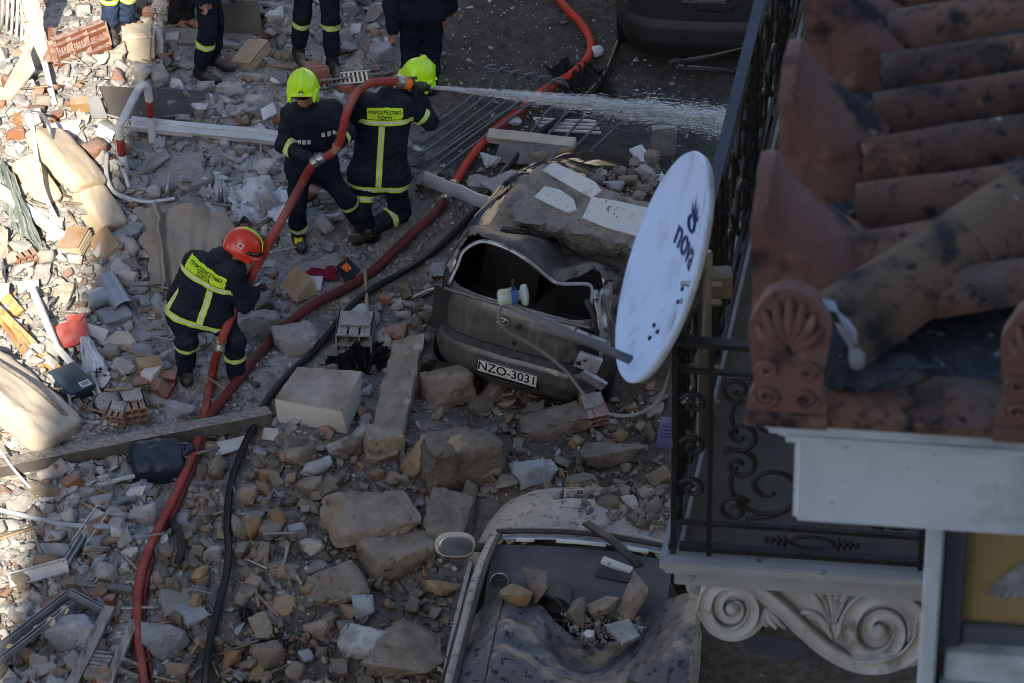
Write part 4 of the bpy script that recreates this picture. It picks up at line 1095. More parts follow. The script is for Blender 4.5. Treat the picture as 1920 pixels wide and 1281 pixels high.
# second hose: bright where it is charged behind the coupling, dark and wet in front of it
up_ = hose_pts([(1030, -30), (1058, 12), (1090, 45), (1108, 82), (1100, 112), (1070, 140), (1020, 170), (975, 208), (930, 242), (905, 268), (880, 300), (858, 335), (838, 366)], .038)
red2 = tube('fire_hose', spline(up_, 7), .038, M('hose_scarlet', (.50, .04, .02), (.42, .035, .02), 5, rough=.7, bump=.2, bscale=120, spots=[((.18, .05, .04), 14, .64, .74)]), None, 14)
tag(red2, 'scarlet fire hose curving down from the top edge to a metal coupling', 'hose', 'fire hoses')
coupling(red2, up_[-2].lerp(up_[-1], .5), up_[-1] - up_[-2], .038)
lo_ = hose_pts([(834, 374), (815, 400), (780, 432), (740, 470), (700, 508), (650, 540), (600, 564), (555, 595), (515, 630), (470, 682), (425, 740), (392, 785), (368, 850), (336, 925), (306, 985), (279, 1052), (268, 1120), (270, 1190), (282, 1250), (290, 1300)], .05)
for p in lo_[12:]: p.z -= .06
sp3 = spline(lo_, 7); red3 = tube('fire_hose', sp3, [.041 if k < 76 else max(.024, .041 - (k - 76) * .002) for k in range(len(sp3))], hose_wet, None, 14)
tag(red3, 'dull maroon wet hose lying across the rubble in front of the crushed car', 'hose', 'fire hoses')
coupling(red3, lo_[0], lo_[1] - lo_[0], .039)
blk = hose_pts([(1215, -40), (1190, 20), (1160, 80), (1128, 150), (1060, 215), (1000, 258), (950, 315), (905, 372), (868, 420), (815, 470), (760, 508), (700, 542), (655, 578), (615, 628), (580, 668), (545, 698), (505, 745), (478, 795), (452, 850), (432, 912), (426, 980), (428, 1050), (414, 1120), (396, 1190), (386, 1250), (384, 1300)], .03)
tag(tube('black_hose', spline(blk, 7), .030, rubber_black, None, 12), 'thin black wet hose snaking from the top edge to the bottom', 'hose', 'fire hoses')
# water
def water():
    R = random.Random(5); a = nozzle_tip; b = PY(1372, 214, a.y + .9)
    d = b - a; L = d.length; dn = d.normalized(); n1 = dn.cross(Vector((0, 1, 0))).normalized(); n2 = dn.cross(n1)
    m = bpy.data.materials.new('water_spray'); m.use_nodes = True; nt = m.node_tree; bs = nt.nodes['Principled BSDF']
    bs.inputs['Base Color'].default_value = (.92, .94, .96, 1); bs.inputs['Roughness'].default_value = .25; bs.inputs['Alpha'].default_value = .26; bs.inputs['Specular IOR Level'].default_value = .6
    V = []; F = []
    def drop(c, ln, r):
        q = len(V); dv = dn * ln
        for p in (c - dv, c + n1 * r, c + n2 * r, c - n1 * r, c - n2 * r, c + dv): V.append(p)
        for k in range(4): F.append((q, q + 1 + k, q + 1 + (k + 1) % 4)); F.append((q + 5, q + 1 + (k + 1) % 4, q + 1 + k))
    for _ in range(15000):
        t = R.random() ** .8; rad = .013 + .165 * t ** 1.15
        g = abs(R.gauss(0, .42)) * rad; an = R.uniform(0, 6.28)
        gust = .05 * t * noise.noise((t * 9, math.cos(an) * 2, math.sin(an) * 2))
        c = a + d * t + n1 * (math.cos(an) * g + gust) + n2 * math.sin(an) * g + Vector((0, 0, -.10 * t * t))
        drop(c, R.uniform(.008, .045), R.uniform(.0009, .0026) * (1 + .9 * t))
    root = py_obj('water_jet', V, F, m)
    core = sweep([a + d * t + Vector((0, 0, -.1 * t * t)) for t in [k / 16 for k in range(17)]], [.017 + .03 * (k / 16) for k in range(17)], 12)
    m2 = m.copy(); m2.name = 'water_core'; n = m2.node_tree; bs = n.nodes['Principled BSDF']
    no = n.nodes.new('ShaderNodeTexNoise'); no.inputs['Scale'].default_value = 9; no.inputs['Detail'].default_value = 6; tc = n.nodes.new('ShaderNodeTexCoord'); mp = n.nodes.new('ShaderNodeMapping'); mp.inputs['Scale'].default_value = (.35, 3, 3)
    n.links.new(tc.outputs['Object'], mp.inputs[0]); n.links.new(mp.outputs[0], no.inputs['Vector'])
    rr = n.nodes.new('ShaderNodeMapRange'); rr.inputs['From Min'].default_value = .42; rr.inputs['From Max'].default_value = .75; rr.inputs['To Max'].default_value = .30; n.links.new(no.outputs['Fac'], rr.inputs['Value']); n.links.new(rr.outputs[0], bs.inputs['Alpha'])
    py_obj('water_core', core[0], core[1], m2, root, True)
    for q, (k0, al) in enumerate(((.45, .30), (.75, .20), (1.05, .13))):
        m3 = m2.copy(); m3.name = 'water_mist'; n3 = m3.node_tree
        for nd in n3.nodes:
            if nd.type == 'MAP_RANGE': nd.inputs['To Max'].default_value = al; nd.inputs['From Min'].default_value = .36
            if nd.type == 'TEX_NOISE': nd.inputs['Scale'].default_value = 6 + 3 * q
        ts = [k / 40 for k in range(41)]
        sh_ = sweep([a + d * t + Vector((0, 0, -.1 * t * t)) + n1 * (.03 * t * noise.noise((t * 7, q, 1))) for t in ts], [(.014 + .125 * t ** 1.1 * (1 + .25 * noise.noise((t * 12, q, 3)))) * k0 for t in ts], 16, False)
        py_obj('mist_sheet', sh_[0], sh_[1], m3, root, True)
    tag(root, 'white jet of water spraying from the nozzle towards the balcony', 'water jet', kind='stuff')
water()
# ------------------------------------------------------------------ household and building debris, piece by piece
def pt(q):
    """(px, py, height above the rubble)"""
    p = G(q[0], q[1]); z = p.z + (q[2] if len(q) > 2 else 0.0); return PZ(q[0], q[1], z)
def plank(name, label, cat, a, b, w, t, mat, roll=0.0, parent=None, prof=None, group=None, bow=0.0):
    A_, B_ = (pt(a) if len(a) < 4 else Vector(a[:3])), (pt(b) if len(b) < 4 else Vector(b[:3]))
    n = 8; R = random.Random(int(a[0] * 3 + b[1])); d = (B_ - A_).normalized(); up = Vector((0, 0, 1)); up.rotate(Matrix.Rotation(roll, 3, d))
    prof = prof or [(-w / 2, -t / 2), (w / 2, -t / 2), (w / 2, t / 2), (-w / 2, t / 2)]
    pts = [A_.lerp(B_, k / n) + Vector((0, 0, bow * math.sin(math.pi * k / n) + R.uniform(-.004, .004))) for k in range(n + 1)]
    o = py_obj(name, *sweep(pts, 1.0, prof=prof, up=up), mat, parent)
    if label: tag(o, label, cat, group)
    return o
CHAN = lambda w, h, t: [(-w / 2, 0), (w / 2, 0), (w / 2, h), (w / 2 - t, h), (w / 2 - t, t), (-w / 2 + t, t), (-w / 2 + t, h), (-w / 2, h)]
def quad_sheet(name, label, cat, c, mat, th=.01, amp=.0, fr=4.0, nu=24, nv=24, seed=0, sag=0.0, folds=None, edge=0.0):
    """sheet between four pixel corners (px, py, height), crumpled"""
    a, b, cc, d = [pt(q) for q in c]
    def fn(u, v):
        p = (a.lerp(b, u)).lerp(d.lerp(cc, u), v)
        if edge: p += Vector((noise.noise((v * 6, seed, 1)) * edge * (abs(2 * u - 1) ** 3), noise.noise((u * 6, seed, 2)) * edge * (abs(2 * v - 1) ** 3), 0))
        z = amp * (noise.noise((u * fr, v * fr, seed)) + .5 * noise.noise((u * fr * 2.3, v * fr * 2.3, seed + 3)) + .3 * abs(noise.noise((u * fr * 4, v * fr * 4, seed + 5)))) + sag * math.sin(math.pi * u) * math.sin(math.pi * v)
        for (f0, wd, hh) in (folds or []): z += hh * math.exp(-((u - f0) / wd) ** 2)
        return p + Vector((0, 0, z))
    o = grid_mesh(name, nu, nv, fn, mat, None, True, th)
    if label: tag(o, label, cat)
    return o
def soft_box(name, c0, c1, w, t, mat, parent=None, seed=0, puff=.25, tilt=0.0, rolla=0.0, wrinkle=.01):
    """stuffed cushion along c0-c1 with rounded edges and wrinkles"""
    A_, B_ = Vector(c0), Vector(c1); d = (B_ - A_); L = d.length; d.normalize(); up = Vector((0, 0, 1)); up.rotate(Matrix.Rotation(rolla, 3, d)); side = d.cross(up).normalized(); up = side.cross(d).normalized()
    bm = bmesh.new(); bmesh.ops.create_cube(bm, size=2); bmesh.ops.subdivide_edges(bm, edges=bm.edges, cuts=17, use_grid_fill=True)
    for v in bm.verts:
        x, y, z = v.co; e = 7; k = (abs(x) ** e + abs(y) ** e + abs(z) ** e) ** (-1 / e)
        x, y, z = x * k, y * k, z * k
        z *= 1 - puff * (abs(x) ** 3 + abs(y) ** 3) * .5
        n = noise.noise((x * 2.5 + seed, y * 2.5, z)) + .6 * noise.noise((x * 7, y * 7 + seed, z * 2))
        v.co = (A_ + B_) / 2 + d * x * L / 2 + side * y * w / 2 + up * (z * t / 2 + wrinkle * n)
    return bm_obj(name, bm, mat, parent, smooth=1.3)
cushion = M('cushion_beige', (.55, .45, .33), (.47, .385, .28), 3, rough=.9, bump=.12, bscale=90, spots=[((.3, .25, .19), 5, .62, .74)], dust=((.6, .56, .5), .4, 5))
cream_cloth = M('mattress_cream', (.46, .41, .35), (.38, .34, .29), 2.5, rough=.9, bump=.15, bscale=70, dust=((.48, .45, .41), .4, 6))
vinyl = M('vinyl_taupe', (.26, .23, .19), (.21, .185, .155), 2.5, rough=.65, bump=.15, bscale=25, dust=((.36, .33, .29), .6, 3))
poly = M('white_polythene', (.58, .60, .67), (.45, .47, .55), 4, rough=.4, bump=.3, bscale=12)
teal = M('teal_cloth', (.20, .25, .24), (.15, .19, .185), 4, rough=.85, bump=.3, dust=(DUST, .6))
red_wood = M('carved_mahogany', (.20, .075, .045), (.14, .055, .035), 6, rough=.6, bump=.4, dust=((.5, .46, .43), .75, 18))
yellow_wood = M('varnished_pine', (.60, .33, .09), (.50, .26, .07), 3, rough=.5, streak=((.36, .17, .05), 25, .5, .62, (1, .08, 1)), dust=(DUST, .4))
paper = M('old_paper', (.50, .42, .30), (.38, .29, .18), 6, rough=.9, bump=.2, dust=(DUST, .4))
paper_white = M('paper_white', (.62, .63, .68), (.52, .53, .58), 8, rough=.85)
book_tan = M('book_cover_tan', (.34, .21, .10), (.25, .15, .075), 5, rough=.7, dust=(DUST, .45))
red_plastic = M('red_plastic', (.55, .04, .025), (.45, .035, .025), 5, rough=.45, dust=((.5, .35, .3), .5))
navy_plastic = M('navy_plastic', (.012, .022, .04), (.02, .03, .05), 6, rough=.45, dust=((.1, .11, .12), .35))
zinc = M('zinc_duct', (.36, .42, .48), (.26, .31, .36), 7, rough=.42, metal=.55, dust=(DUST, .5))
crimson_cloth = M('crimson_cloth', (.22, .012, .035), (.16, .01, .03), 7, rough=.9, bump=.3)
# ---- left edge, sunlit
for k in range(5):
    x = 2 + k * 9.5
    o = tube('fence_bar', [pt((x, 62 + k * 6, -.05)), pt((x + 5, 60 + k * 6, .35)) , pt((x + 2, -2, .55)), pt((x + 8, -55, .7))][:1] + [PY(x + 3, 10, G(x, 60).y - .02), PY(x + 5, -90, G(x, 60).y)], .016, white_metal, None, 8)
    tag(o, '%s white metal fence bar at the top left corner' % ('leftmost', 'second', 'middle', 'fourth', 'fifth')[k], 'fence bar', 'white fence bars at the top left corner')
yb = G(70, 120).y
o = rock('wall_fragment', (0, 0, 0), (.24, .13, 1.25), M('plaster_wall_end', (.58, .55, .50), (.48, .45, .41), 5, bump=.7, bscale=22), 21, None, None, 0, 14, .92, .03, 10, .02)
a, b = PY(76, 128, yb), PY(48, -30, yb + .1); o.rotation_euler = (b - a).to_track_quat('Z', 'Y').to_euler(); o.location = a.lerp(b, .5); tag(o, 'ragged white plaster wall end standing at the top left', 'wall')
quad_sheet('plaster_sheet', 'large smooth plaster sheet leaning in the sun at the left edge', 'plaster sheet', [(-10, 200, .05), (52, 82, .5), (66, 132, .25), (22, 186, .02)], plaster_cream, .03, .008, nu=10, nv=10)
tube_strip = plank('white_strip', 'narrow white strip hanging down from the plaster wall end', 'strip', (84, 118, .15), (102, 195, .06), .05, .03, plaster_white, .3)
pw_root = empty('carved_screen', pt((150, 100, .02)), label='reddish carved wooden lattice panel lying at the top left', cat='panel')
def pw_pt(u, v, off=0.0):
    a, b, c, d = [pt(q) for q in ((96, 78, .22), (192, 42, .26), (204, 86, .08), (108, 122, .02))]
    p = a.lerp(b, u).lerp(d.lerp(c, u), v); n = (b - a).cross(d - a).normalized(); n = n if n.z > 0 else -n
    return p + n * off - pw_root.location
def pbar(name, a, b, w, t, off=0.0, mat=red_wood): py_obj(name, *sweep([pw_pt(*a, off), pw_pt(*b, off)], 1, prof=[(-w / 2, -t / 2), (w / 2, -t / 2), (w / 2, t / 2), (-w / 2, t / 2)]), mat, pw_root)
for a, b, w in (((0, 0), (1, 0), .07), ((0, 1), (1, 1), .07), ((0, 0), (0, 1), .07), ((1, 0), (1, 1), .06), ((.30, 0), (.30, 1), .05), ((.62, 0), (.62, 1), .05), ((.0, .28), (1, .28), .05), ((0, .72), (1, .72), .05)): pbar('frame_rail', a, b, w, .035, .004 * (w * 100 % 3))
for k in range(5): pbar('slat', (.05 + .05 * k, .30), (.05 + .05 * k, .70), .018, .02)
for k in range(6): pbar('lattice_bar', (.34 + .048 * k, .30), (.34 + .048 * k, .70), .013, .018, .003)
for k in range(5): pbar('lattice_bar', (.32, .34 + .08 * k), (.62, .34 + .08 * k), .013, .018, -.004)
for (u0, v0, u1, v1) in ((.03, .03, .97, .25), (.03, .75, .97, .97), (.65, .3, .97, .7)):
    V = [pw_pt(u0, v0, -.012), pw_pt(u1, v0, -.012), pw_pt(u1, v1, -.012), pw_pt(u0, v1, -.012)]; py_obj('carved_field', V, [(0, 1, 2, 3)], red_wood, pw_root)
quad_sheet('broken_door', 'dark red-brown door panel leaning beside the carved lattice', 'panel', [(80, 56, .3), (100, 52, .34), (112, 118, .05), (84, 118, .02)], red_wood, .04, .004, nu=8, nv=8)
o = rock('padded_block', G(262, 100), (.36, .34, .32), plaster_cream, 31, (0, .04, .06), None, .08, 18, .93, .008, 9, .12); tag(o, 'smooth beige rounded block beside the blue trousers', 'block')
o = rock('plaster_lump', G(296, 100), (.14, .3, .3), plaster_white, 32, (0, .1, .1), None, .1, 14, .8, .03, 6, .03); tag(o, 'white plaster lump stuck to the right of the beige block', 'block')
for k, (x, y, r_) in enumerate(((244, 30, .2), (262, 22, -.3), (276, 36, .5), (252, 8, .1))):
    o = rock('broken_brick', G(x, y, .02), (.16, .1, .09), clay, 200 + k, (.3, .2 * k, r_), None, .1, 4, .95, .015, 4, .02); tag(o, ('orange broken brick right of the blue trousers', 'orange brick behind the beige block', 'tilted orange brick left of the navy trousers', 'topmost orange brick at the top edge')[k], 'brick', 'orange broken bricks by the blue trousers')
cs = empty('armchair_cushion', pt((130, 330, .1)), label='beige padded seat cushions lying in the sun left of the bent pipe', cat='cushion')
soft_box('back_cushion', pt((78, 248, .30)) - cs.location, pt((172, 352, .14)) - cs.location, .46, .17, cushion, cs, 3, rolla=-.5)
soft_box('seat_cushion', pt((160, 352, .10)) - cs.location, pt((212, 432, .02)) - cs.location, .30, .20, cushion, cs, 8, rolla=-.3)
soft_box('side_cushion', pt((40, 300, .16)) - cs.location, pt((98, 384, .03)) - cs.location, .24, .14, cushion, cs, 5, rolla=.2)
def strip(name, label, cat, pts, r, mat, flat=.5, group=None):
    o = tube(name, spline([pt(q) for q in pts], 6), r, mat, None, 8, True, flat); tag(o, label, cat, group); return o
strip('white_strip', 'long thin white strip bent over the sunlit padded seat', 'strip', [(57, 208, .42), (64, 262, .42), (72, 320, .36), (86, 370, .22), (112, 424, .05)], .022, white_metal)
strip('grey_strip', 'short grey metal strip hooked above the padded seat', 'strip', [(58, 210, .43), (78, 214, .45), (92, 240, .42), (104, 284, .32)], .02, steel)
plank('white_bar', 'thick white bar across the left edge below the padded seat', 'bar', (-12, 348, .12), (120, 446, .08), .085, .05, white_metal)
quad_sheet('teal_sheet', 'grey-green torn sheet below the thick white bar at the left edge', 'sheet', [(-8, 300, .1), (22, 322, .18), (88, 482, .04), (24, 430, .04)], teal, .008, .05, 5, folds=[(.5, .12, .06)])
quad_sheet('beige_sheet', 'curled beige sheet at the left edge below the teal sheet', 'sheet', [(-10, 420, .1), (14, 430, .15), (16, 490, .05), (-10, 510, .05)], plaster_cream, .008, .03, 5)
# ---- round the pipe barrier
y1, y2 = G(285, 264).y, G(234, 330).y
bp_root = empty('bent_pipe', G(285, 264), label='bent white pipe barrier with red bands', cat='pipe')
path = spline([G(286, 268), PY(283, 225, y1), PY(279, 182, y1 - .02), PY(275, 164, y1 - .05), PY(266, 160, y1 - .10), PY(254, 178, y1 - .15), PY(234, 218, y2 + .06), PY(224, 240, y2 + .01), PY(228, 282, y2), G(236, 332)], 6)
tube('pipe', [p - bp_root.location for p in path], .036, white_metal, bp_root, 14)
band_red = M('band_red', (.28, .035, .03), (.22, .03, .03), 9, rough=.5, dust=(DUST, .4))
for (i0, i1) in ((7, 11), (45, 49)): tube('red_band', [p - bp_root.location for p in path[i0:i1 + 1]], .0375, band_red, bp_root, 14)
plank('frame_beam', 'long white window frame beam lying right of the bent pipe', 'beam', (246, 232, .10), (552, 262, .09), .12, .06, white_metal, .35, prof=[(-.06, -.03), (.06, -.03), (.06, .03), (.03, .03), (.025, .012), (-.01, .012), (-.015, .03), (-.06, .03)])
quad_sheet('dark_board', 'dark grey board leaning behind the bent pipe', 'board', [(186, 162, .18), (388, 172, .16), (356, 224, .02), (208, 222, .02)], M('board_dark', (.055, .05, .048), (.04, .037, .036), 3, rough=.6, dust=((.2, .19, .18), .5, 3)), .02, .004, nu=8, nv=8)
quad_sheet('smoky_pane', 'small smoky plastic pane left of the bent pipe', 'pane', [(162, 182, .2), (186, 180, .2), (202, 222, .04), (172, 222, .04)], M('smoky', (.28, .30, .33), (.2, .21, .23), 9, rough=.2, alpha=.8), .006, .006, nu=8, nv=8)
o = rock('cardboard_piece', G(152, 208), (.20, .10, .14), book_tan, 51, (.2, 0, .1), None, .1, 4, .95, .01, 3, .02); tag(o, 'brown carton piece left of the smoky pane', 'carton')
quad_sheet('plaster_plate', 'rounded white plaster plate below the brown carton piece', 'plate', [(100, 232, .1), (152, 224, .12), (146, 252, .05), (112, 252, .05)], plaster_white, .02, .006, nu=8, nv=8, edge=.04)
quad_sheet('white_tray', 'white plastic tray with lilac bottom left of the bent pipe', 'tray', [(186, 232, .12), (216, 248, .1), (206, 272, .02), (178, 252, .06)], poly, .02, .01, nu=8, nv=8)
for k, pts in enumerate(([(200, 286, .12), (200, 330, .1), (214, 360, .06), (250, 378, .05)], [(214, 362, .05), (270, 378, .06), (328, 372, .05)], [(212, 300, .14), (228, 310, .12), (242, 352, .06)])):
    strip('bent_strip', ('curved grey strip left of the foot of the bent pipe', 'long curved grey strip below the flat concrete piece', 'kinked white strip at the foot of the bent pipe')[k], 'strip', pts, .02, white_metal, group='bent strips by the pipe')
quad_sheet('white_bag', 'small white plastic bag right of the bent pipe', 'bag', [(288, 258, .1), (310, 258, .08), (308, 276, .02), (290, 278, .02)], poly, .01, .03, 6, 10, 10)
quad_sheet('folded_sheet', 'folded taupe vinyl sheet behind the bending firefighter', 'sheet', [(256, 388, .34), (438, 394, .30), (404, 545, .02), (288, 548, .02)], vinyl, .012, .06, 2.6, 44, 44, 4, folds=[(.20, .03, .09), (.27, .03, -.05), (.55, .05, .035), (.78, .06, -.03)], edge=.08)
for k, (x, y) in enumerate(((412, 385), (312, 375))):
    o = py_obj('metal_rod', *sweep([pt((x, y, .02)), pt((x + 2, y - 25, .14)), pt((x + 4, y - 50, .24))], [.03, .022, .008], 8), steel, None, True); tag(o, ('tapered steel rod standing before the white sheeting', 'tapered steel rod behind the folded sheet')[k], 'rod')
quad_sheet('plastic_sheeting', 'crumpled bluish-white plastic sheeting left of the standing firefighter', 'plastic sheet', [(424, 346, .08), (540, 352, .06), (546, 412, .04), (440, 420, .03)], poly, .006, .10, 3.2, 46, 36, 9, edge=.12)
quad_sheet('plastic_sheeting', 'small crumpled bluish-white plastic beside the folded sheet top', 'plastic sheet', [(380, 336, .06), (430, 345, .06), (438, 385, .04), (392, 372, .03)], poly, .006, .09, 5, 24, 20, 19, edge=.08)
# ---- books and boxes
def book(label, px, py, L, w, t, rot, cover, tilt=(.1, .1), fan=5, up=.03):
    root = empty('book', G(px, py, up), (tilt[0], tilt[1], rot), label, 'book', 'books thrown over the rubble')
    box('page_block', (0, 0, t / 2), (w * .96, L * .96, t * .8), paper, root)
    box('cover', (0, 0, t * .04), (w, L, .006), cover, root)
    for k in range(fan):
        an = .12 + .16 * k; c = math.cos(an); s = math.sin(an); x0 = -w * .46; l = w * .93
        V = [(x0, -L * .47, t * .9), (x0 + c * l * .5, -L * .47, t * .9 + s * l * .58), (x0 + c * l, -L * .46, t * .9 + s * l), (x0, L * .47, t * .9), (x0 + c * l * .5, L * .47, t * .9 + s * l * .58), (x0 + c * l, L * .46, t * .9 + s * l)]
        o = py_obj('page', V, [(0, 1, 4, 3), (1, 2, 5, 4)], paper if k < fan - 1 else cover, root, True); solidify(o, .003)
book('open tan book with thick covers beside the navy trousers', 470, 118, .36, .26, .07, -.5, paper, (.2, .15), 3)
book('ochre book with fanned pages between hose and boots', 560, 552, .24, .22, .05, .7, book_tan, (.1, .1), 5)
book('curled orange-brown book at the edge of the sun', 138, 470, .26, .24, .08, -.3, book_tan, (.25, .3), 4)
book('open ochre box file right of the curled book', 200, 470, .26, .2, .05, .5, book_tan, (.3, -.2), 3)
for k in range(3):
    o = box('stacked_book', (0, 0, 0), (.2, .13, .035), book_tan, None, None, .004, G(282, 700, .03 + k * .037), (.05, .08 * k, .1 + .12 * k)); tag(o, ('lowest', 'middle', 'topmost')[k] + ' brown book of the small stack left of the bending firefighter', 'book', 'stacked brown books')
o = box('carton', (0, 0, .08), (.22, .16, .14), M('carton_maroon', (.09, .055, .055), (.07, .045, .045), 6, rough=.7, dust=(DUST, .4)), None, None, .01, G(240, 522), (.15, -.12, .25)); tag(o, 'dark maroon carton below the ochre box file', 'carton')
box('carton_label', (-.06, -.083, .09), (.05, .004, .06), paper_white, o)
dt = empty('duct_tee', pt((200, 560, .06)), label='grey zinc duct tee lying left of the bending firefighter', cat='duct')
py_obj('branch', *sweep([pt((163, 566, .08)) - dt.location, pt((214, 548, .10)) - dt.location], .085, 22, False), zinc, dt, True); py_obj('main_run', *sweep([pt((198, 522, .16)) - dt.location, pt((232, 578, .08)) - dt.location], .088, 22, False), zinc, dt, True)
for ch in dt.children: solidify(ch, .004)
quad_sheet('red_crate_piece', 'bright red plastic panel broken among the rubble left of the white bag', 'panel', [(104, 614, .14), (158, 588, .18), (166, 636, .10), (112, 658, .08)], red_plastic, .012, .02, 3, 12, 12)
quad_sheet('red_flap', 'small red plastic flap above the red panel', 'panel', [(122, 594, .16), (162, 586, .24), (150, 602, .2), (130, 606, .14)], red_plastic, .01, .004, 3, 6, 6)
quad_sheet('white_tile', 'white tile piece right of the red panel', 'tile', [(160, 604, .14), (204, 620, .14), (194, 642, .05), (156, 622, .06)], plaster_white, .018, .002, 3, 6, 6)
k1, k2, k3 = pt((60, 540, .18)), pt((106, 650, .14)), pt((190, 744, .05))
o = tube('white_rail', [k1, k1.lerp(k2, .5), k2, k2.lerp(k3, .5), k3], .032, white_metal, None, 6, False, .6); tag(o, 'long bent white rail from the sunlit rubble down past the white bag', 'rail')
plank('pine_batten', 'orange varnished frame bar slanting down at the left edge', 'frame', (-14, 572, .16), (122, 708, .06), .07, .05, yellow_wood, .3)
quad_sheet('pine_sheet', 'curved yellow panel under the varnished frame bar', 'panel', [(-10, 592, .12), (20, 600, .14), (98, 692, .06), (50, 678, .03)], yellow_wood, .012, .02, 3, 14, 14)
plank('pine_batten', 'short upright yellow board in the sun at the left edge', 'board', (8, 560, .1), (34, 590, .05), .12, .03, yellow_wood, .5)
quad_sheet('white_sheet', 'bright white panel corner at the left edge', 'panel', [(-10, 535, .12), (18, 532, .12), (16, 566, .08), (-10, 572, .05)], plaster_white, .02, .002, 3, 5, 5)
quad_sheet('white_sheet', 'bright white square panel above the bent white rail', 'panel', [(32, 530, .12), (72, 524, .12), (74, 542, .08), (34, 550, .07)], plaster_white, .02, .002, 3, 5, 5)
sack = quad_sheet('paper_sack', 'white crumpled printed sack below the white tile', 'sack', [(150, 634, .16), (168, 634, .16), (208, 700, .05), (156, 712, .04)], M('sack_white', (.62, .64, .70), (.54, .56, .62), 5, rough=.7), .012, .05, 4, 26, 26, 2, .06, edge=.04)
def on_sack(px, py): return pt((px, py, .14))
for nm, pts in (('printed_ring', [(172 + math.cos(t) * 5, 682 + math.sin(t) * 3.5) for t in [k * math.pi / 6 for k in range(13)]]), ('printed_ring', [(188 + math.cos(t) * 2.5, 692 + math.sin(t) * 2) for t in [k * math.pi / 4 for k in range(9)]]), ('printed_cross', [(174, 698), (190, 698)]), ('printed_cross', [(181, 690), (182, 706)])):
    py_obj(nm, *sweep([on_sack(*q) for q in pts], .006, 5), ink, sack)
o = box('appliance_box', (0, 0, .08), (.26, .30, .12), M('box_black_blue', (.012, .016, .024), (.03, .06, .11), 4, rough=.4, dust=((.15, .15, .16), .4)), None, None, .008, G(130, 732), (.25, .15, .75)); tag(o, 'black electrical box with white sticker beside the mattress', 'box')
box('sticker', (.05, -.10, .1425), (.10, .06, .003), paper_white, o)
for k in range(5): box('sticker_line', (.02 + .015 * k, -.10, .1445), (.006, .035, .002), ink, o)
mt = empty('mattress', pt((70, 760, .05)), label='thick cream mattress lying at the left edge above the steel beam', cat='mattress')
soft_box('pad', pt((-60, 676, .26)) - mt.location, pt((118, 822, .08)) - mt.location, .56, .20, cream_cloth, mt, 2, .06, rolla=-.25, wrinkle=.034)
tube('piping', spline([p - mt.location for p in (pt((-20, 668, .30)), pt((60, 722, .27)), pt((120, 775, .2)), pt((150, 802, .10)))], 6), .02, wood_grey, mt, 8)
o = py_obj('round_basin', *lathe([(.0, .10), (.10, .10), (.11, .095), (.112, .0), (.0, .0)], 28), navy_plastic, None, False); o.location = G(200, 772, .02); o.rotation_euler = (.25, .2, 0); tag(o, 'small navy round basin with dusty lid below the white rail end', 'basin'); py_obj('lid_top', *lathe([(.0, .104), (.095, .104), (.1, .1005)], 24), concrete, o, True)
strip('grey_tube', 'short grey tube leaning on the navy basin', 'tube', [(172, 702, .16), (182, 730, .12), (190, 758, .1)], .024, steel, 1)
o = box('red_tile', (0, 0, .03), (.22, .17, .05), M('tile_red', (.24, .045, .035), (.19, .04, .03), 7, rough=.6, dust=(DUST, .4)), None, None, .006, G(298, 735), (.1, .05, -.35)); tag(o, 'dark red tile block in front of the stacked books', 'tile')
# ---- lower left
beam = plank('steel_beam', 'long dusty steel beam lying from the left edge to the pale block', 'beam', (-20, 882, .10), (505, 778, .10), .10, .09, M('beam_dusty', (.11, .10, .095), (.07, .065, .062), 8, rough=.6, bump=.3, dust=((.36, .33, .29), .95, 26)), 0, prof=[(-.055, -.05), (.055, -.05), (.055, .05), (-.055, .05)])
tb = empty('plastic_sack', pt((292, 868, .05)), label='dark navy plastic sack bulging out under the steel beam', cat='sack')
soft_box('sack_body', pt((246, 868, .10)) - tb.location, pt((342, 862, .10)) - tb.location, .34, .26, navy_plastic, tb, 6, .5, rolla=.25, wrinkle=.022)
tube('sack_neck', [p - tb.location for p in spline([pt((338, 856, .12)), pt((350, 848, .14)), pt((356, 840, .12))], 4)], [.05, .04, .03, .025, .022, .02, .03, .045, .05], navy_plastic, tb, 8)
plank('batten', 'thin pale batten lying below the steel beam', 'batten', (80, 938, .05), (252, 892, .07), .03, .02, white_metal)
strip('conduit', 'grey-blue plastic conduit reaching from the left edge to the pale boulder', 'conduit', [(-20, 952, .05), (50, 968, .07), (110, 982, .06), (180, 988, .06), (245, 986, .05)], .022, M('conduit', (.30, .35, .42), (.24, .28, .34), 5, rough=.5, dust=(DUST, .4)), 1)
strip('thin_stick', 'thin sunlit stick crossing the end of the steel beam', 'stick', [(-5, 838, .2), (30, 885, .16), (76, 936, .05)], .012, white_metal, 1)
o = box('socket_strip', (0, 0, .03), (.10, .16, .03), steel, None, None, .006, G(68, 955, .03), (.3, .1, -.4)); tag(o, 'small grey socket plate left of the conduit', 'socket')
for k in range(6): box('socket_key', ((k % 2 - .5) * .045, (k // 2 - 1) * .045, .048), (.03, .03, .008), paper_white, o)
gt = empty('broken_gutter', pt((140, 1030, .05)), label='broken white gutter in two pieces left of the red hose', cat='gutter')
for nm, a, b in (('gutter_length', (190, 960, .12), (146, 1022, .06)), ('gutter_length', (128, 1062, .07), (18, 1092, .06))):
    A_, B_ = pt(a) - gt.location, pt(b) - gt.location; py_obj(nm, *sweep([A_, A_.lerp(B_, .5), B_], 1, prof=CHAN(.11, .06, .008), up=Vector((.2, -.5, .8))), white_metal, gt)
py_obj('inner_bracket', *sweep([pt((158, 1008, .07)) - gt.location, pt((124, 1062, .06)) - gt.location], 1, prof=CHAN(.05, .04, .008)), steel, gt)
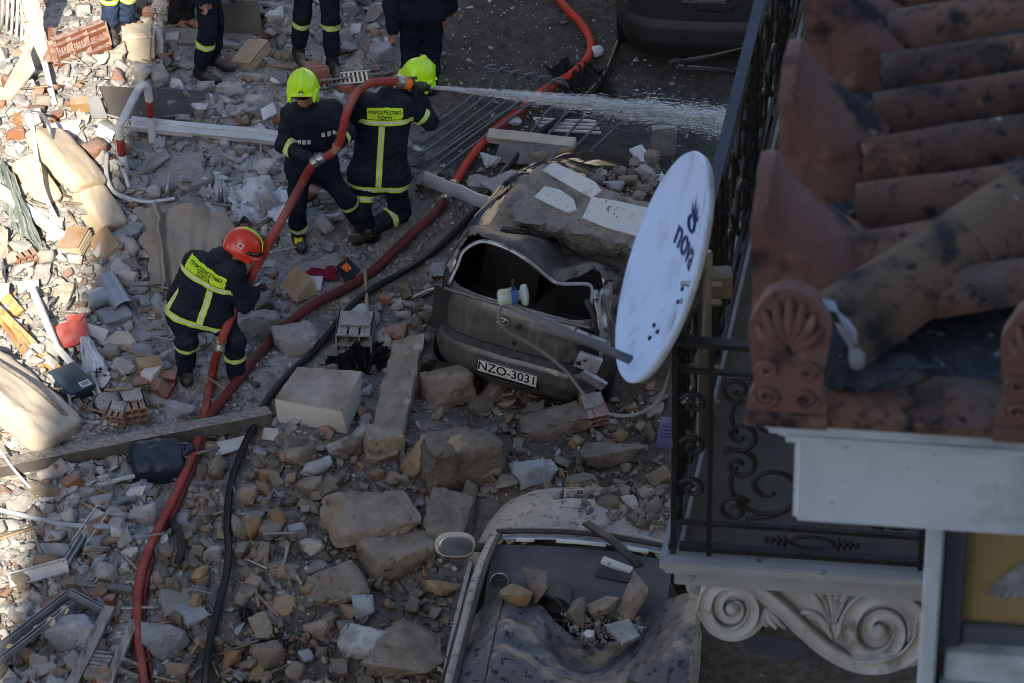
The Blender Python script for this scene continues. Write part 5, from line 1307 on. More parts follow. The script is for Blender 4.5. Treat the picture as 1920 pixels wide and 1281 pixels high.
plank('wood_plank', 'weathered grey plank with yellow break below the white gutter', 'plank', (122, 1092, .03), (248, 1108, .03), .07, .04, wood_grey)
plank('wood_plank', 'brown flat plank standing below the socket plate', 'plank', (88, 965, .04), (92, 1002, .03), .14, .02, wood_raw)
strip('thin_lath', 'thin yellow lath between the round grey stones and the conduit', 'lath', [(152, 942, .05), (240, 985, .06)], .01, wood_raw, 1)
strip('thin_lath', 'thin dark lath left of the large grey boulder', 'lath', [(56, 978, .1), (84, 1058, .04)], .014, wood_grey, 1)
al = empty('sliding_track', pt((60, 1180, .05)), label='aluminium sliding door track with brush discs at the bottom left', cat='frame')
alu = M('aluminium', (.34, .36, .40), (.26, .275, .30), 6, rough=.4, metal=.55, dust=(DUST, .5))
for off in (0, 26): py_obj('track', *sweep([pt((-20, 1232 + off, .16)) - al.location, pt((128 + off * .4, 1116 + off * .7, .16)) - al.location], 1, prof=CHAN(.035, .045, .006)), alu, al)
V = [pt(q) - al.location for q in ((-18, 1236, .14), (128, 1120, .14), (140, 1136, .14), (-18, 1256, .14))]; py_obj('web', V, [(0, 1, 2, 3)], M('web_dark', (.08, .085, .1), None, rough=.5), al)
py_obj('end_rail', *sweep([pt((126, 1114, .17)) - al.location, pt((198, 1152, .08)) - al.location], 1, prof=CHAN(.04, .05, .006)), zinc, al)
for k in range(5):
    p = pt((20 + k * 25, 1216 - k * 18 + (k % 2) * 4, .19)) - al.location; py_obj('brush_disc', *sweep([p, p + Vector((.004, -.012, .012))], .034, 14), paper, al)
sh = empty('shutter', pt((185, 1230, .05)), label='grey wooden louvred shutter frame lying at the bottom left', cat='shutter')
def sbar(name, a, b, w, t, mat=wood_grey): py_obj(name, *sweep([pt(a) - sh.location, pt(b) - sh.location], 1, prof=[(-w / 2, -t / 2), (w / 2, -t / 2), (w / 2, t / 2), (-w / 2, t / 2)]), mat, sh)
sbar('stile', (206, 1140, .12), (128, 1300, .12), .085, .045); sbar('stile', (252, 1165, .08), (196, 1300, .10), .07, .045); sbar('rail', (160, 1262, .118), (206, 1268, .105), .10, .035)
for k in range(6): sbar('slat', (176 - k * 2.5, 1222 + k * 7, .10), (212 - k * 2.5, 1226 + k * 7, .09), .03, .012)
sbar('rail', (228, 1236, .09), (262, 1250, .08), .03, .03); sbar('rail', (222, 1256, .09), (258, 1270, .08), .03, .03)
plank('wood_plank', 'brown plank under the aluminium track at the bottom left', 'plank', (40, 1222, .08), (118, 1270, .04), .09, .04, wood_raw)
plank('wood_plank', 'small grey plank between shutter and red hose', 'plank', (210, 1150, .02), (248, 1158, .02), .13, .06, wood_grey)
quad_sheet('cream_edge', 'cream ribbed panel edge in the bottom left corner', 'panel', [(-15, 1255, .08), (10, 1250, .1), (50, 1290, .05), (10, 1300, .04)], cream_cloth, .03, .01, 3, 8, 8)
strip('charred_stick', 'dark charred curved stick right of the red hose', 'stick', [(322, 976, .05), (336, 1000, .09), (340, 1030, .08), (332, 1058, .04)], .032, M('char', (.02, .018, .02), (.04, .035, .035), 8, rough=.8, bump=.5), .7)
quad_sheet('black_rag', 'small black plastic rag right of the black hose', 'rag', [(446, 1138, .03), (470, 1140, .04), (482, 1168, .02), (452, 1166, .02)], rubber_black, .006, .05, 5, 16, 16, 3)
quad_sheet('plaster_plate', 'pale bluish plate between the two hoses below the steel beam', 'plate', [(402, 832, .05), (470, 815, .06), (468, 836, .03), (404, 858, .03)], plaster_white, .02, .003, 3, 6, 6)
# ---- centre
strip('yellow_stick', 'thin wooden stick standing between the maroon hose and the black hose', 'stick', [(684, 500, .14), (688, 570, .1), (693, 640, .02)], .017, wood_raw, 1)
quad_sheet('red_cloth', 'strip of crimson cloth under the dark magazine', 'cloth', [(552, 512, .05), (628, 498, .06), (632, 524, .03), (556, 522, .03)], crimson_cloth, .008, .02, 5, 18, 10, 6, edge=.04)
mg = quad_sheet('magazine', 'dark magazine with a fiery cover beside the crimson cloth', 'magazine', [(630, 500, .10), (652, 482, .14), (676, 508, .06), (648, 530, .04)], M('magazine_black', (.012, .010, .012), None, rough=.35), .01, .004, 3, 6, 6)
V = [pt(q) for q in ((639, 503, .105), (650, 493, .125), (660, 505, .10), (650, 513, .09))]; py_obj('cover_picture', [v + Vector((0, -.004, .012)) for v in V], [(0, 1, 2, 3)], M('cover_fire', (.75, .22, .02), (.5, .04, .01), 40, rough=.5), mg)
quad_sheet('lilac_paper', 'speckled lilac paper beside the ochre book', 'paper', [(574, 514, .05), (607, 514, .05), (601, 545, .03), (586, 543, .03)], paper_white, .004, .004, 3, 6, 6)
plank('white_lath', 'speckled white lath between the black hose and the crushed car', 'lath', (724, 560, .03), (812, 580, .04), .05, .02, concrete)
strip('white_root', 'thin pale twisted wire left of the crushed car', 'wire', [(772, 558, .03), (800, 545, .06), (818, 540, .06)], .01, white_metal, 1)
quad_sheet('black_plastic', 'crumpled black plastic behind the pale dressed block', 'plastic', [(612, 668, .05), (728, 640, .08), (722, 690, .04), (650, 704, .02)], rubber_black, .006, .13, 5, 34, 24, 7, edge=.1)
o = py_obj('white_cup', *lathe([(.0, 0), (.035, 0), (.05, .11), (.046, .11), (.032, .008), (0, .008)], 18), poly, None, True); o.location = G(734, 632, .04); o.rotation_euler = (1.2, .3, .9); tag(o, 'white cup lying above the black plastic', 'cup')
tin = grid_mesh('tin_sheet', 40, 14, lambda u, v: pt((796, 338, .16)).lerp(pt((964, 402, .26)), u) + Vector((0, 0, .07 * math.sin(math.pi * (v * 1.15)) + .012 * noise.noise((u * 9, v * 4, 1)) + .03 * noise.noise((u * 4, 0, 5)))) + Vector((.15, .9, .1)).normalized() * (.07 * -math.cos(math.pi * v * 1.15)), M('tin', (.30, .31, .33), (.24, .25, .27), 5, rough=.5, metal=.4, dust=(DUST, .6)), None, True, .005); tag(tin, 'crumpled grey half-round tin sheet in front of the plastered slab', 'tin sheet')
# ---- behind the crushed car
rg = empty('bent_railing', pt((930, 200, .05)), label='bent grey-green metal railing bars lying right of the kneeling firefighter', cat='railing')
green = M('railing_green', (.09, .115, .125), (.065, .085, .095), 7, rough=.5, dust=((.25, .25, .25), .45))
def rbar(pts, r=.012): tube('bar', [p - rg.location for p in spline([pt(q) for q in pts], 6)], r, green, rg, 7)
for k in range(6):
    rbar([(790 - k * 2 , 248 + k * 22, .03), (842 + k * 6, 214 + k * 14, .08), (888 + k * 22, 176 + k * 3, .16), (898 + k * 25, 146 + k * 5, .24), (912 + k * 25, 126 + k * 5, .34), (930 + k * 25, 124 + k * 5, .32), (942 + k * 25, 136 + k * 6, .2)])
for k in range(5): rbar([(985 + k * 30, 262 + k * 6, .05), (1008 + k * 32, 232 + k * 6, .10), (1030 + k * 33, 205 + k * 7, .18), (1052 + k * 30, 204 + k * 8, .16)])
rbar([(800, 305, .05), (880, 250, .08), (960, 205, .12), (1060, 190, .14)], .014); rbar([(905, 128, .33), (1000, 142, .3), (1060, 158, .26)], .012)
for k in range(4): plank('white_rod', ('topmost', 'second', 'third', 'lowest')[k] + ' of four white rods lying behind the cream beam', 'rod', (1000 + k * 4, 222 + k * 7, .05), (1118 + k * 3, 228 + k * 7, .05), .02, .02, white_metal, group='white rods behind the cream beam')
plank('cream_beam', 'cream topped beam lying across the black hose', 'beam', (915, 254, .12), (1078, 272, .12), .12, .07, plaster_cream, .15)
quad_sheet('grey_tile', 'large dark grey tile leaning in front of the cream beam', 'tile', [(938, 268, .14), (1060, 276, .14), (1030, 312, .03), (925, 306, .03)], M('tile_dark', (.10, .098, .095), (.075, .073, .071), 3, rough=.8, dust=(DUST, .3)), .03, .003, nu=6, nv=6)
quad_sheet('grey_tile', 'grey tile below the foam lump left of the plastered slab', 'tile', [(900, 345, .12), (958, 320, .14), (1000, 330, .1), (940, 372, .04)], concrete, .03, .003, nu=6, nv=6)
o = rock('foam_lump', G(920, 316, .03), (.26, .16, .12), M('foam', (.6, .6, .62), (.38, .38, .4), 22, bump=1, bscale=60), 81, (.2, .3, .6), None, .05, 14, .5, .06, 8, .02); tag(o, 'white pitted foam lump beside the scarlet hose', 'foam')
o = rock('foam_lump', G(962, 240, .03), (.18, .14, .10), MATS['foam'], 82, (.2, .3, .6), None, .05, 14, .5, .06, 8, .02); tag(o, 'smaller white foam lump behind the cream beam', 'foam')
plank('white_profile', 'white ribbed plastic profile left of the dish top', 'profile', (1192, 278, .75), (1262, 372, .70), .12, .03, white_metal, .2, prof=[(-.06, -.01), (.06, -.01), (.06, .012), (.045, .02), (.03, .012), (.01, .02), (-.01, .012), (-.03, .02), (-.045, .012), (-.06, .012)])
o = rock('concrete_board', G(1244, 290), (.24, .07, .36), concrete, 83, (.05, 0, .05), None, .08, 8, .96, .008, 6, .02); tag(o, 'upright square concrete board behind the dish', 'board')
quad_sheet('dark_clothes', 'heap of dark navy cloth beside the scarlet hose at the top', 'cloth', [(1030, 130, .05), (1110, 118, .08), (1160, 176, .04), (1060, 178, .02)], cloth_black, .01, .16, 4, 30, 24, 4, edge=.12)
o = py_obj('white_bottle', *lathe([(0, 0), (.05, 0), (.055, .02), (.055, .09), (.02, .13), (.02, .15), (0, .15)], 18), poly, None, True); o.location = G(1126, 104, .05); o.rotation_euler = (1.3, .2, -.9); tag(o, 'white plastic bottle beside the scarlet hose bend', 'bottle')
o = box('purple_card', (0, 0, 0), (.12, .02, .26), M('card_purple', (.13, .12, .26), (.17, .16, .32), 12, rough=.5), None, None, .004, G(1248, 838, .14), (-.35, .15, -.1)); tag(o, 'purple printed card beside the balcony corner', 'card')
for k in range(4): box('print_line', (.0, -.0115, .06 - .03 * k), (.08, .002, .008), M('card_print', (.05, .04, .2)), o)
# drain grate and rod behind the standing firefighter
dg = empty('slotted_grate', pt((655, 152, .03)), (0, 0, .12), 'grey slotted grate lying between the two lime-helmeted firefighters', 'grate')
for k in range(9): box('slat', (-.16 + .04 * k, 0, .03), (.02, .16, .012), steel, dg)
for y_ in (-.09, .09): box('grate_rail', (0, y_, .03), (.4, .02, .014), steel, dg)
strip('steel_rod', 'long thin steel rod lying behind the lime-helmeted firefighters', 'rod', [(470, 158, .04), (560, 154, .05), (650, 146, .05), (735, 136, .05)], .012, wood_grey, 1)
plank('wood_board', 'split brown board right of the open tan book', 'board', (490, 120, .04), (552, 128, .04), .05, .02, wood_raw); plank('wood_board', 'long split lath below the open tan book', 'board', (462, 132, .03), (520, 175, .03), .03, .015, wood_raw)
quad_sheet('grey_pallet', 'grey flat boarding behind the open tan book', 'board', [(300, 55, .06), (470, 58, .06), (478, 82, .02), (300, 84, .02)], M('boarding', (.22, .19, .16), (.16, .14, .12), 3, rough=.85, dust=(DUST, .5)), .04, .006, nu=8, nv=8)
quad_sheet('printed_box', 'white carton with red print left of the standing firefighter', 'carton', [(488, 205, .1), (512, 192, .12), (518, 212, .06), (494, 226, .04)], paper_white, .02, .003, nu=5, nv=5)
quad_sheet('grey_armchair_back', 'grey rounded upholstery behind the navy trousers at the top', 'upholstery', [(408, 4, .35), (482, 0, .35), (490, 62, .05), (414, 66, .05)], M('uphol', (.17, .155, .145), (.13, .12, .11), 3, rough=.9), .05, .02, 3, 14, 14, 3, .14)
# ------------------------------------------------------------------ cars
paint_grey = M('paint_brown_grey', (.115, .104, .096), (.085, .078, .073), 5, rough=.36, metal=.35, spec=.5, bump=.05, dust=((.17, .155, .14), .65, 5), streak=((.15, .14, .125), 22, .52, .66, (1, 1, .05)), coat=.25)
paint_hood = M('paint_dark_brown', (.040, .035, .033), (.028, .025, .024), 3, rough=.22, metal=.4, spec=.5, coat=.4, dust=((.09, .08, .07), .35, 4))
paint_dusty = M('paint_crushed_roof', (.060, .054, .050), (.045, .041, .038), 4, rough=.5, metal=.3, bump=.2, bscale=18, dust=((.20, .185, .165), .95, 5), post=[((.32, .31, .29), 40, .66, .70), ((.02, .018, .017), 6, .62, .70)])
paint_beige = M('paint_beige', (.42, .39, .34), (.35, .32, .28), 5, rough=.5, spec=.4, spots=[((.07, .06, .05), 16, .55, .66)], dust=((.22, .20, .17), .7, 9))
paint_dark = M('paint_dark', (.018, .02, .021), (.028, .03, .03), 4, rough=.35, spec=.5, dust=((.08, .078, .075), .5, 6))
glass_dark = M('glass_dark', (.012, .014, .016), None, rough=.12, spec=.6)
trim_black = M('trim_black', (.014, .014, .015), (.024, .024, .024), 9, rough=.6, dust=((.12, .11, .1), .5, 12))
chrome = M('chrome', (.5, .5, .52), (.3, .3, .32), 20, rough=.28, metal=.9)
bare_metal = M('bare_silver', (.42, .42, .44), (.25, .25, .27), 9, rough=.4, metal=.6, spots=[((.05, .05, .05), 9, .6, .66)])
interior = M('interior_dark', (.014, .014, .016), (.03, .03, .032), 6, rough=.85, dust=((.12, .11, .10), .6, 8))
dash_grey = M('dash_grey', (.075, .078, .080), (.055, .058, .06), 5, rough=.7, dust=((.12, .115, .105), .7, 4))
def interp(tab, z):
    for (a, b) in zip(tab, tab[1:]):
        if a[0] <= z <= b[0]:
            t = (z - a[0]) / (b[0] - a[0]); return [p + (q - p) * t for p, q in zip(a[1:], b[1:])]
    return list(tab[-1][1:])
def car_shell(tab, NL=60, NA=140, n=5.0, warp=None, ztop=None):
    """stacked plan outlines: rows of (original, final) points. tab rows are (z, half width, rear y, front y)"""
    z0, z1 = tab[0][0], ztop or tab[-1][0]; rows = []
    for i in range(NL):
        z = z0 + (z1 - z0) * i / (NL - 1); w, yr, yf = interp(tab, z); l = (yf - yr) / 2; cy = (yf + yr) / 2; row = []
        for k in range(NA):
            an = 2 * math.pi * (k + .5) / NA; c, s = math.cos(an), math.sin(an); e = 2 / n
            x = w * math.copysign(abs(c) ** e, c); y = cy + l * math.copysign(abs(s) ** e, s)
            p = Vector((x, y, z)); row.append((p, warp(p) if warp else p))
        rows.append(row)
    return rows
def shell_parts(rows, classify, mats, root, thick=.012):
    parts = {}
    NL = len(rows); NA = len(rows[0])
    for i in range(NL - 1):
        for k in range(NA):
            q = [(i, k), (i, (k + 1) % NA), (i + 1, (k + 1) % NA), (i + 1, k)]
            c = sum((rows[a][b][0] for a, b in q), Vector()) / 4
            nm = classify(c)
            if nm: parts.setdefault(nm, []).append(q)
    out = {}
    for nm, fs in parts.items():
        ix = {}; V = []; F = []
        for q in fs:
            f = []
            for key in q:
                if key not in ix: ix[key] = len(V); V.append(rows[key[0]][key[1]][1])
                f.append(ix[key])
            F.append(f)
        o = py_obj(nm.split('#')[0], V, F, mats[nm], root, True); solidify(o, thick); out[nm] = o
    return out
def wheel(root, x, y, z, r=.29, w=.19):
    t = py_obj('wheel', *lathe([(r * .62, -w / 2), (r * .93, -w / 2), (r, -w * .36), (r, w * .36), (r * .93, w / 2), (r * .62, w / 2), (r * .62, -w / 2)], 28), rubber_black, root, True); t.location = (x, y, z); t.rotation_euler = (0, math.pi / 2, 0)
    py_obj('rim', *lathe([(.02, w * .3), (r * .2, w * .34), (r * .58, w * .22), (r * .64, w * .46)], 20), chrome, t, True)
HATCH = [(.20, .76, .10, 3.70), (.30, .81, .02, 3.77), (.45, .83, -.03, 3.80), (.55, .83, -.02, 3.77), (.585, .825, .0, 3.74), (.61, .805, .055, 3.7), (.72, .81, .06, 3.55), (.86, .805, .075, 3.15), (.94, .79, .10, 2.86), (.99, .765, .14, 2.72), (1.10, .72, .20, 2.50), (1.22, .67, .27, 2.26), (1.33, .615, .35, 2.02), (1.39, .55, .43, 1.88), (1.425, .44, .58, 1.70), (1.44, .25, .85, 1.45), (1.445, .02, 1.1, 1.2)]
def grey_warp(p):
    x, y, z = p; q = Vector(p)
    if z > .96:
        h = z - .96
        k = 1 - .80 * sstep(.45, 1.0, y) - .22 * sstep(-.5, .6, x)
        dent = .24 * math.exp(-((x - .22) / .20) ** 2) * sstep(.22, .42, h) * sstep(1.6, .2, y)
        q.z = .96 + h * max(.08, k) - dent
        q.y += .05 * math.exp(-((x - .22) / .25) ** 2) * h * 2 + .12 * h * sstep(-.2, .7, x)
        q.x += .10 * h * sstep(.2, .6, x)
    nz = (abs(noise.noise(p * 3.1)) - .3) * .9 + (abs(noise.noise(p * 7.3)) - .3) * .6 + .25 * noise.noise(p * 15)
    m = sstep(.35, .75, x) * sstep(1.2, .1, y) * .12 + .014 + .07 * (z > 1.0)
    q += Vector((noise.noise(p * 3 + Vector((9, 0, 0))) * m, nz * m, noise.noise(p * 3 + Vector((0, 7, 0))) * m * .7))
    if x > .62 and y < .6 and z < .62: q.y += .07 * sstep(.62, .83, x); q.z -= .05 * sstep(.62, .83, x)
    if y > 1.7:
        q.y = 1.7 + (q.y - 1.7) * .66; q.z -= .10 * sstep(1.7, 3.2, y) * (z > .6); q.z += (.08 * noise.noise(p * 1.7) + .06 * (abs(noise.noise(p * 3.3)) - .25)) * (z > .5)
    return q
def grey_class(c):
    x, y, z = c; rear = y < .62 and abs(x) < .83
    ax = abs(x)
    if z < .588: return 'bumper' if y < .55 else ('body' if y < 3.3 else 'front_bumper')
    if z > .99 and z < 1.36:
        w = .72 - (z - .99) * .33
        if y < .46 and ax < w - .07: return None
        if y < .46 and ax < w - .02: return 'rear_window_seal#r' if x > 0 else 'rear_window_seal#l'
        if .62 < y < 2.2 and ax > .5 and z < 1.31: return 'side_window'
    if y < .5 and z < .99:
        if ax > .60 and z > .66 and y < .40: return 'tail_lamp#r' if x > 0 else 'tail_lamp#l'
        if abs(ax - .59) < .012: return 'seam'
        if z < .628 and ax < .59: return 'seam'
        if ax < .59: return 'tailgate'
    if y > 2.3 and z > .62: return 'bonnet'
    return 'roof' if z > .99 else 'body'
gy = math.radians(23)
pl = PZ(938, 688, .50)
fwd = Vector((math.sin(gy), math.cos(gy), 0)); rgt = Vector((math.cos(gy), -math.sin(gy), 0))
car = empty('crushed_car', pl - fwd * -.03 - Vector((0, 0, .50)), (math.radians(-2), math.radians(4), -gy), 'crushed grey-brown hatchback with smashed rear window lying under the plastered slab', 'car')
rows = car_shell(HATCH, 76, 190, 4.6, grey_warp)
lampR = M('lamp_housing', (.52, .52, .54), (.35, .35, .37), 9, rough=.4, metal=.5, spots=[((.03, .03, .03), 9, .60, .66)])
P_ = shell_parts(rows, grey_class, {'bumper': paint_grey, 'body': paint_grey, 'front_bumper': paint_grey, 'rear_window_seal#r': bare_metal, 'rear_window_seal#l': bare_metal, 'side_window': glass_dark, 'tail_lamp#r': lampR, 'tail_lamp#l': trim_black, 'seam': trim_black, 'tailgate': paint_grey, 'roof': paint_dusty, 'bonnet': paint_hood}, car)
# cabin floor and trim, seats, parcel
def inner(name, fn, nu, nv, mat, th=.012): return grid_mesh(name, nu, nv, fn, mat, car, True, th)
inner('boot_floor', lambda u, v: (-.72 + 1.44 * u, .12 + 2.5 * v, .52 + .02 * noise.noise((u * 6, v * 6, 0))), 14, 14, interior)
inner('boot_lining', lambda u, v: (-.72 + 1.44 * u, .14 + .02 * v, .55 + .40 * v), 8, 5, interior)
for sx in (-1, 1):
    bm = bmesh.new(); add_box(bm, (0, 0, 0), (.52, .14, .52), (math.radians(-14), 0, 0), .05); bm_obj('seat_back', bm, interior, car, (sx * .34, .95, .74), smooth=.7)
bm = bmesh.new(); add_box(bm, (0, 0, 0), (.22, .1, .16), (math.radians(-14), 0, .1), .04); bm_obj('headrest', bm, interior, car, (-.36, .93, 1.05), smooth=.7)
bm = rock_bm(77, (.24, .10, .06), 10, .5, .04, 3); bm_obj('broken_lamp', bm, lampR, car, (.36, .42, .74), (0, .3, .4), smooth=.6)
# bright torn edge of the window frame
fr = []
tube('window_frame_edge', spline([grey_warp(Vector(p)) + Vector((0, -.015, .01)) for p in ((-.60, .16, 1.0), (-.56, .23, 1.14), (-.50, .30, 1.27), (-.40, .37, 1.36), (-.2, .38, 1.37), (0, .38, 1.37), (.18, .38, 1.37), (.30, .38, 1.36), (.46, .34, 1.32), (.55, .26, 1.18), (.60, .17, 1.02))], 6), .016, bare_metal, car, 8, flat=.6)
tube('window_frame_lip', spline([grey_warp(Vector(p)) + Vector((0, -.02, .0)) for p in ((-.62, .13, .985), (-.3, .135, .985), (0, .135, .985), (.3, .135, .985), (.62, .14, .99))], 6), .014, paint_grey, car, 8)
# right rear pillar torn open
for k, (a, b) in enumerate((((.62, .22, 1.30), (.74, .10, .62)), ((.66, .30, 1.22), (.80, .22, .70)), ((.56, .2, 1.2), (.70, .10, .9)))):
    a, b = Vector(a), Vector(b); tube('torn_pillar', spline([a, a.lerp(b, .35) + Vector((.04, -.03, .02)), a.lerp(b, .7) + Vector((.05, -.02, 0)), b], 5), [.02, .028, .03, .026, .02, .024, .03, .026, .022, .02, .026, .024, .02, .018, .016, .014][:16], (bare_metal, paint_grey, trim_black)[k], car, 8, flat=.45)
# plate, badge, lock, seam strip
plate_w = M('plate_white', (.68, .67, .62), (.56, .55, .50), 12, rough=.5, spots=[((.25, .23, .2), 24, .64, .72)])
pr = empty('licence_plate', (.03, -.052, .46), (math.radians(-4), 0, 0)); pr.parent = car
box('plate_panel', (0, 0, 0), (.52, .008, .115), plate_w, pr, bev=.003)
for a, d in (((0, -.006, .056), (.52, .004, .005)), ((0, -.006, -.056), (.52, .004, .005)), ((-.258, -.006, 0), (.005, .004, .112)), ((.258, -.006, 0), (.005, .004, .112))): box('plate_border', a, d, ink, pr)
me = text_mesh('NZO-3031', .118, .0018); m_ = Matrix.Rotation(math.pi / 2, 4, 'X')
xs = [v.co.x for v in me.vertices]; sc = .485 / (max(xs) - min(xs))
for v in me.vertices: v.co = Vector((v.co.x * sc, -.0062, v.co.y * .92))
mesh_obj('plate_number', me, ink, pr)
py_obj('plate_seal', *sweep([(-.012, -.004, -.036), (-.012, -.0085, -.036)], .010, 12), patch_yellow, pr)
box('plate_holder', (0, .006, -.068), (.53, .012, .026), trim_black, pr)
bd = empty('badge', (-.08, .045, .875)); bd.parent = car
py_obj('badge_ring', *sweep([(math.cos(t) * .058, 0, math.sin(t) * .032) for t in [k * math.pi / 12 for k in range(25)]], .006, 6), chrome, bd, True)
for pts in ([(-.022, 0, -.024), (-.010, 0, .024)], [(.010, 0, -.024), (.022, 0, .024)], [(-.016, 0, -.004), (.016, 0, .004)]): py_obj('badge_stroke', *sweep(pts, .006, 6), chrome, bd, True)
py_obj('lock', *sweep([(.06, .05, .865), (.06, .035, .865)], .022, 12), trim_black, car); py_obj('handle_hole', *sweep([(.04, .05, .70), (.04, .036, .70)], .022, 12), trim_black, car)
for x_ in (-.68, .68): wheel(car, x_, .62, .22); wheel(car, x_, 3.05, .22)
box('tail_lamp_shard', (.68, .02, .74), (.2, .05, .14), lampR, car, (0, .3, .3), .012); box('torn_panel', (.74, .0, .60), (.22, .04, .10), bare_metal, car, (.3, .5, .2), .01)
box('torn_panel', (.66, .1, .92), (.26, .03, .10), bare_metal, car, (.5, .2, .1), .008)
# ---- plastered concrete slab lying on the roof
A_, B_, C_ = PZ(1045, 312, 1.52), PZ(1230, 392, 1.52), PZ(972, 418, 1.20)
nn = (B_ - A_).cross(C_ - A_).normalized(); nn = nn if nn.z > 0 else -nn
def onp(px, py, off=0.0):
    d = ray(px, py); return CAM + d * ((A_ - CAM).dot(nn) / d.dot(nn)) + nn * off
sl = empty('concrete_slab', onp(1100, 400), label='thick broken concrete slab with white plaster lying on the crushed car', cat='slab')
def poly_prism(name, pts, top, bot, mat, sub=0, amp=0.0):
    bm = bmesh.new(); n = len(pts); t = [bm.verts.new(onp(x, y, top) - sl.location) for x, y in pts]; b = [bm.verts.new(onp(x, y, top) - nn * (top - bot) - sl.location) for x, y in pts]
    bm.faces.new(t); bm.faces.new(b[::-1])
    for i in range(n): j = (i + 1) % n; bm.faces.new([t[j], t[i], b[i], b[j]])
    bmesh.ops.triangulate(bm, faces=bm.faces)
    for _ in range(sub):
        es = [e for e in bm.edges if e.calc_length() > .05]; bmesh.ops.subdivide_edges(bm, edges=es, cuts=1); bmesh.ops.triangulate(bm, faces=bm.faces)
    if amp:
        bm.normal_update()
        for v in bm.verts: v.co += v.normal * amp * (noise.noise(v.co * 7) + .6 * noise.noise(v.co * 19) + .4 * noise.noise(v.co * 41))
    return bm_obj(name, bm, mat, sl, smooth=.6)
conc_rough = M('concrete_rough', (.26, .25, .235), (.18, .17, .16), 6, bump=1.0, bscale=40, spots=[((.10, .095, .09), 16, .58, .68)], dust=((.36, .35, .33), .5, 16))
poly_prism('core', [(962, 396), (985, 350), (1010, 312), (1042, 306), (1100, 336), (1160, 366), (1235, 392), (1240, 470), (1180, 462), (1100, 440), (1020, 424), (968, 414)], 0, -.42, conc_rough, 4, .045)
pw = M('plaster_sheet', (.56, .57, .60), (.50, .51, .54), 3, rough=.85, bump=.15, spots=[((.22, .2, .19), 34, .64, .68), ((.36, .35, .34), 5, .58, .7)])
poly_prism('plaster_sheet', [(1040, 308), (1075, 322), (1118, 344), (1130, 360), (1112, 374), (1088, 362), (1050, 340), (1018, 322)], .032, .004, pw)
poly_prism('plaster_sheet', [(1024, 352), (1052, 358), (1078, 376), (1084, 396), (1068, 402), (1036, 388), (1004, 372)], .030, .004, pw)
poly_prism('plaster_sheet', [(1112, 372), (1160, 380), (1240, 398), (1238, 452), (1190, 444), (1140, 430), (1094, 412), (1104, 392)], .034, .004, pw)
# ---- beige car at the bottom, roof torn off, bonnet buried
BEET = [(.22, .78, .15, 3.75), (.40, .86, .02, 3.95), (.55, .88, .0, 3.97), (.70, .87, .05, 3.85), (.82, .845, .10, 3.62), (.90, .80, .16, 3.40), (.955, .74, .22, 3.12), (.985, .66, .28, 2.98)]
by = math.radians(8)
pw_ = PZ(1088, 1018, .96); bf = Vector((math.sin(by), math.cos(by), 0))
bc = empty('beige_car', pw_ - bf * 2.95 - Vector((0, 0, .98)), (0, math.radians(2), -by), 'dusty beige car without windscreen, rubble on its seats, at the bottom edge', 'car')
def bw(p):
    q = Vector(p); x, y, z = p
    if y > 2.9: q.z += .05 * math.cos(x * 1.7) * sstep(2.9, 3.4, y) + .02 * noise.noise(p * 3)
    q.x += .012 * noise.noise(p * 4); q.z += .008 * noise.noise(p * 5)
    if y < 2.6 and x > .2: q.x += .12 * sstep(.2, .8, x) * noise.noise(p * 2); 
    return q
def bclass(c):
    x, y, z = c
    if z > .90 and y < 2.9: return None
    if y > 2.96 and z > .93: return 'bonnet'
    return 'body'
rows = car_shell(BEET, 46, 150, 3.6, bw)
PB = shell_parts(rows, bclass, {'bonnet': paint_beige, 'body': paint_beige}, bc)
grid_mesh('bonnet_top', 26, 16, lambda u, v: bw(Vector(((-.69 + 1.38 * u) * (1 - .28 * v * v), 2.96 + .46 * v * math.sqrt(max(0, 1 - (1.25 * (u - .5)) ** 2 * .8)), .985 - .035 * v - .10 * (2 * u - 1) ** 4))), paint_beige, bc, True, .012)
# cowl and windscreen frame: bright strip with black rim
cow = [(-.66 + 1.32 * t, 2.90 + .06 * math.sin(math.pi * t), 1.0 + .012 * math.sin(math.pi * t)) for t in [k / 16 for k in range(17)]]
tube('windscreen_seal', [Vector(p) + Vector((0, .05, .01)) for p in cow], .022, trim_black, bc, 8, flat=.6)
tube('cowl_strip', [Vector(p) + Vector((0, .0, -.01)) for p in cow], .024, bare_metal, bc, 8, flat=.5)
for t0, t1 in ((.12, .22), (.34, .62), (.74, .86)):
    pts = [Vector((-.66 + 1.32 * t, 2.865 + .06 * math.sin(math.pi * t), 1.005)) for t in (t0, (t0 + t1) / 2, t1)]; tube('cowl_clip', pts, .022, plate_w, bc, 6, flat=.6)
tube('windscreen_rim', [Vector(p) + Vector((0, .085, .02)) for p in cow], .012, paint_beige, bc, 8)
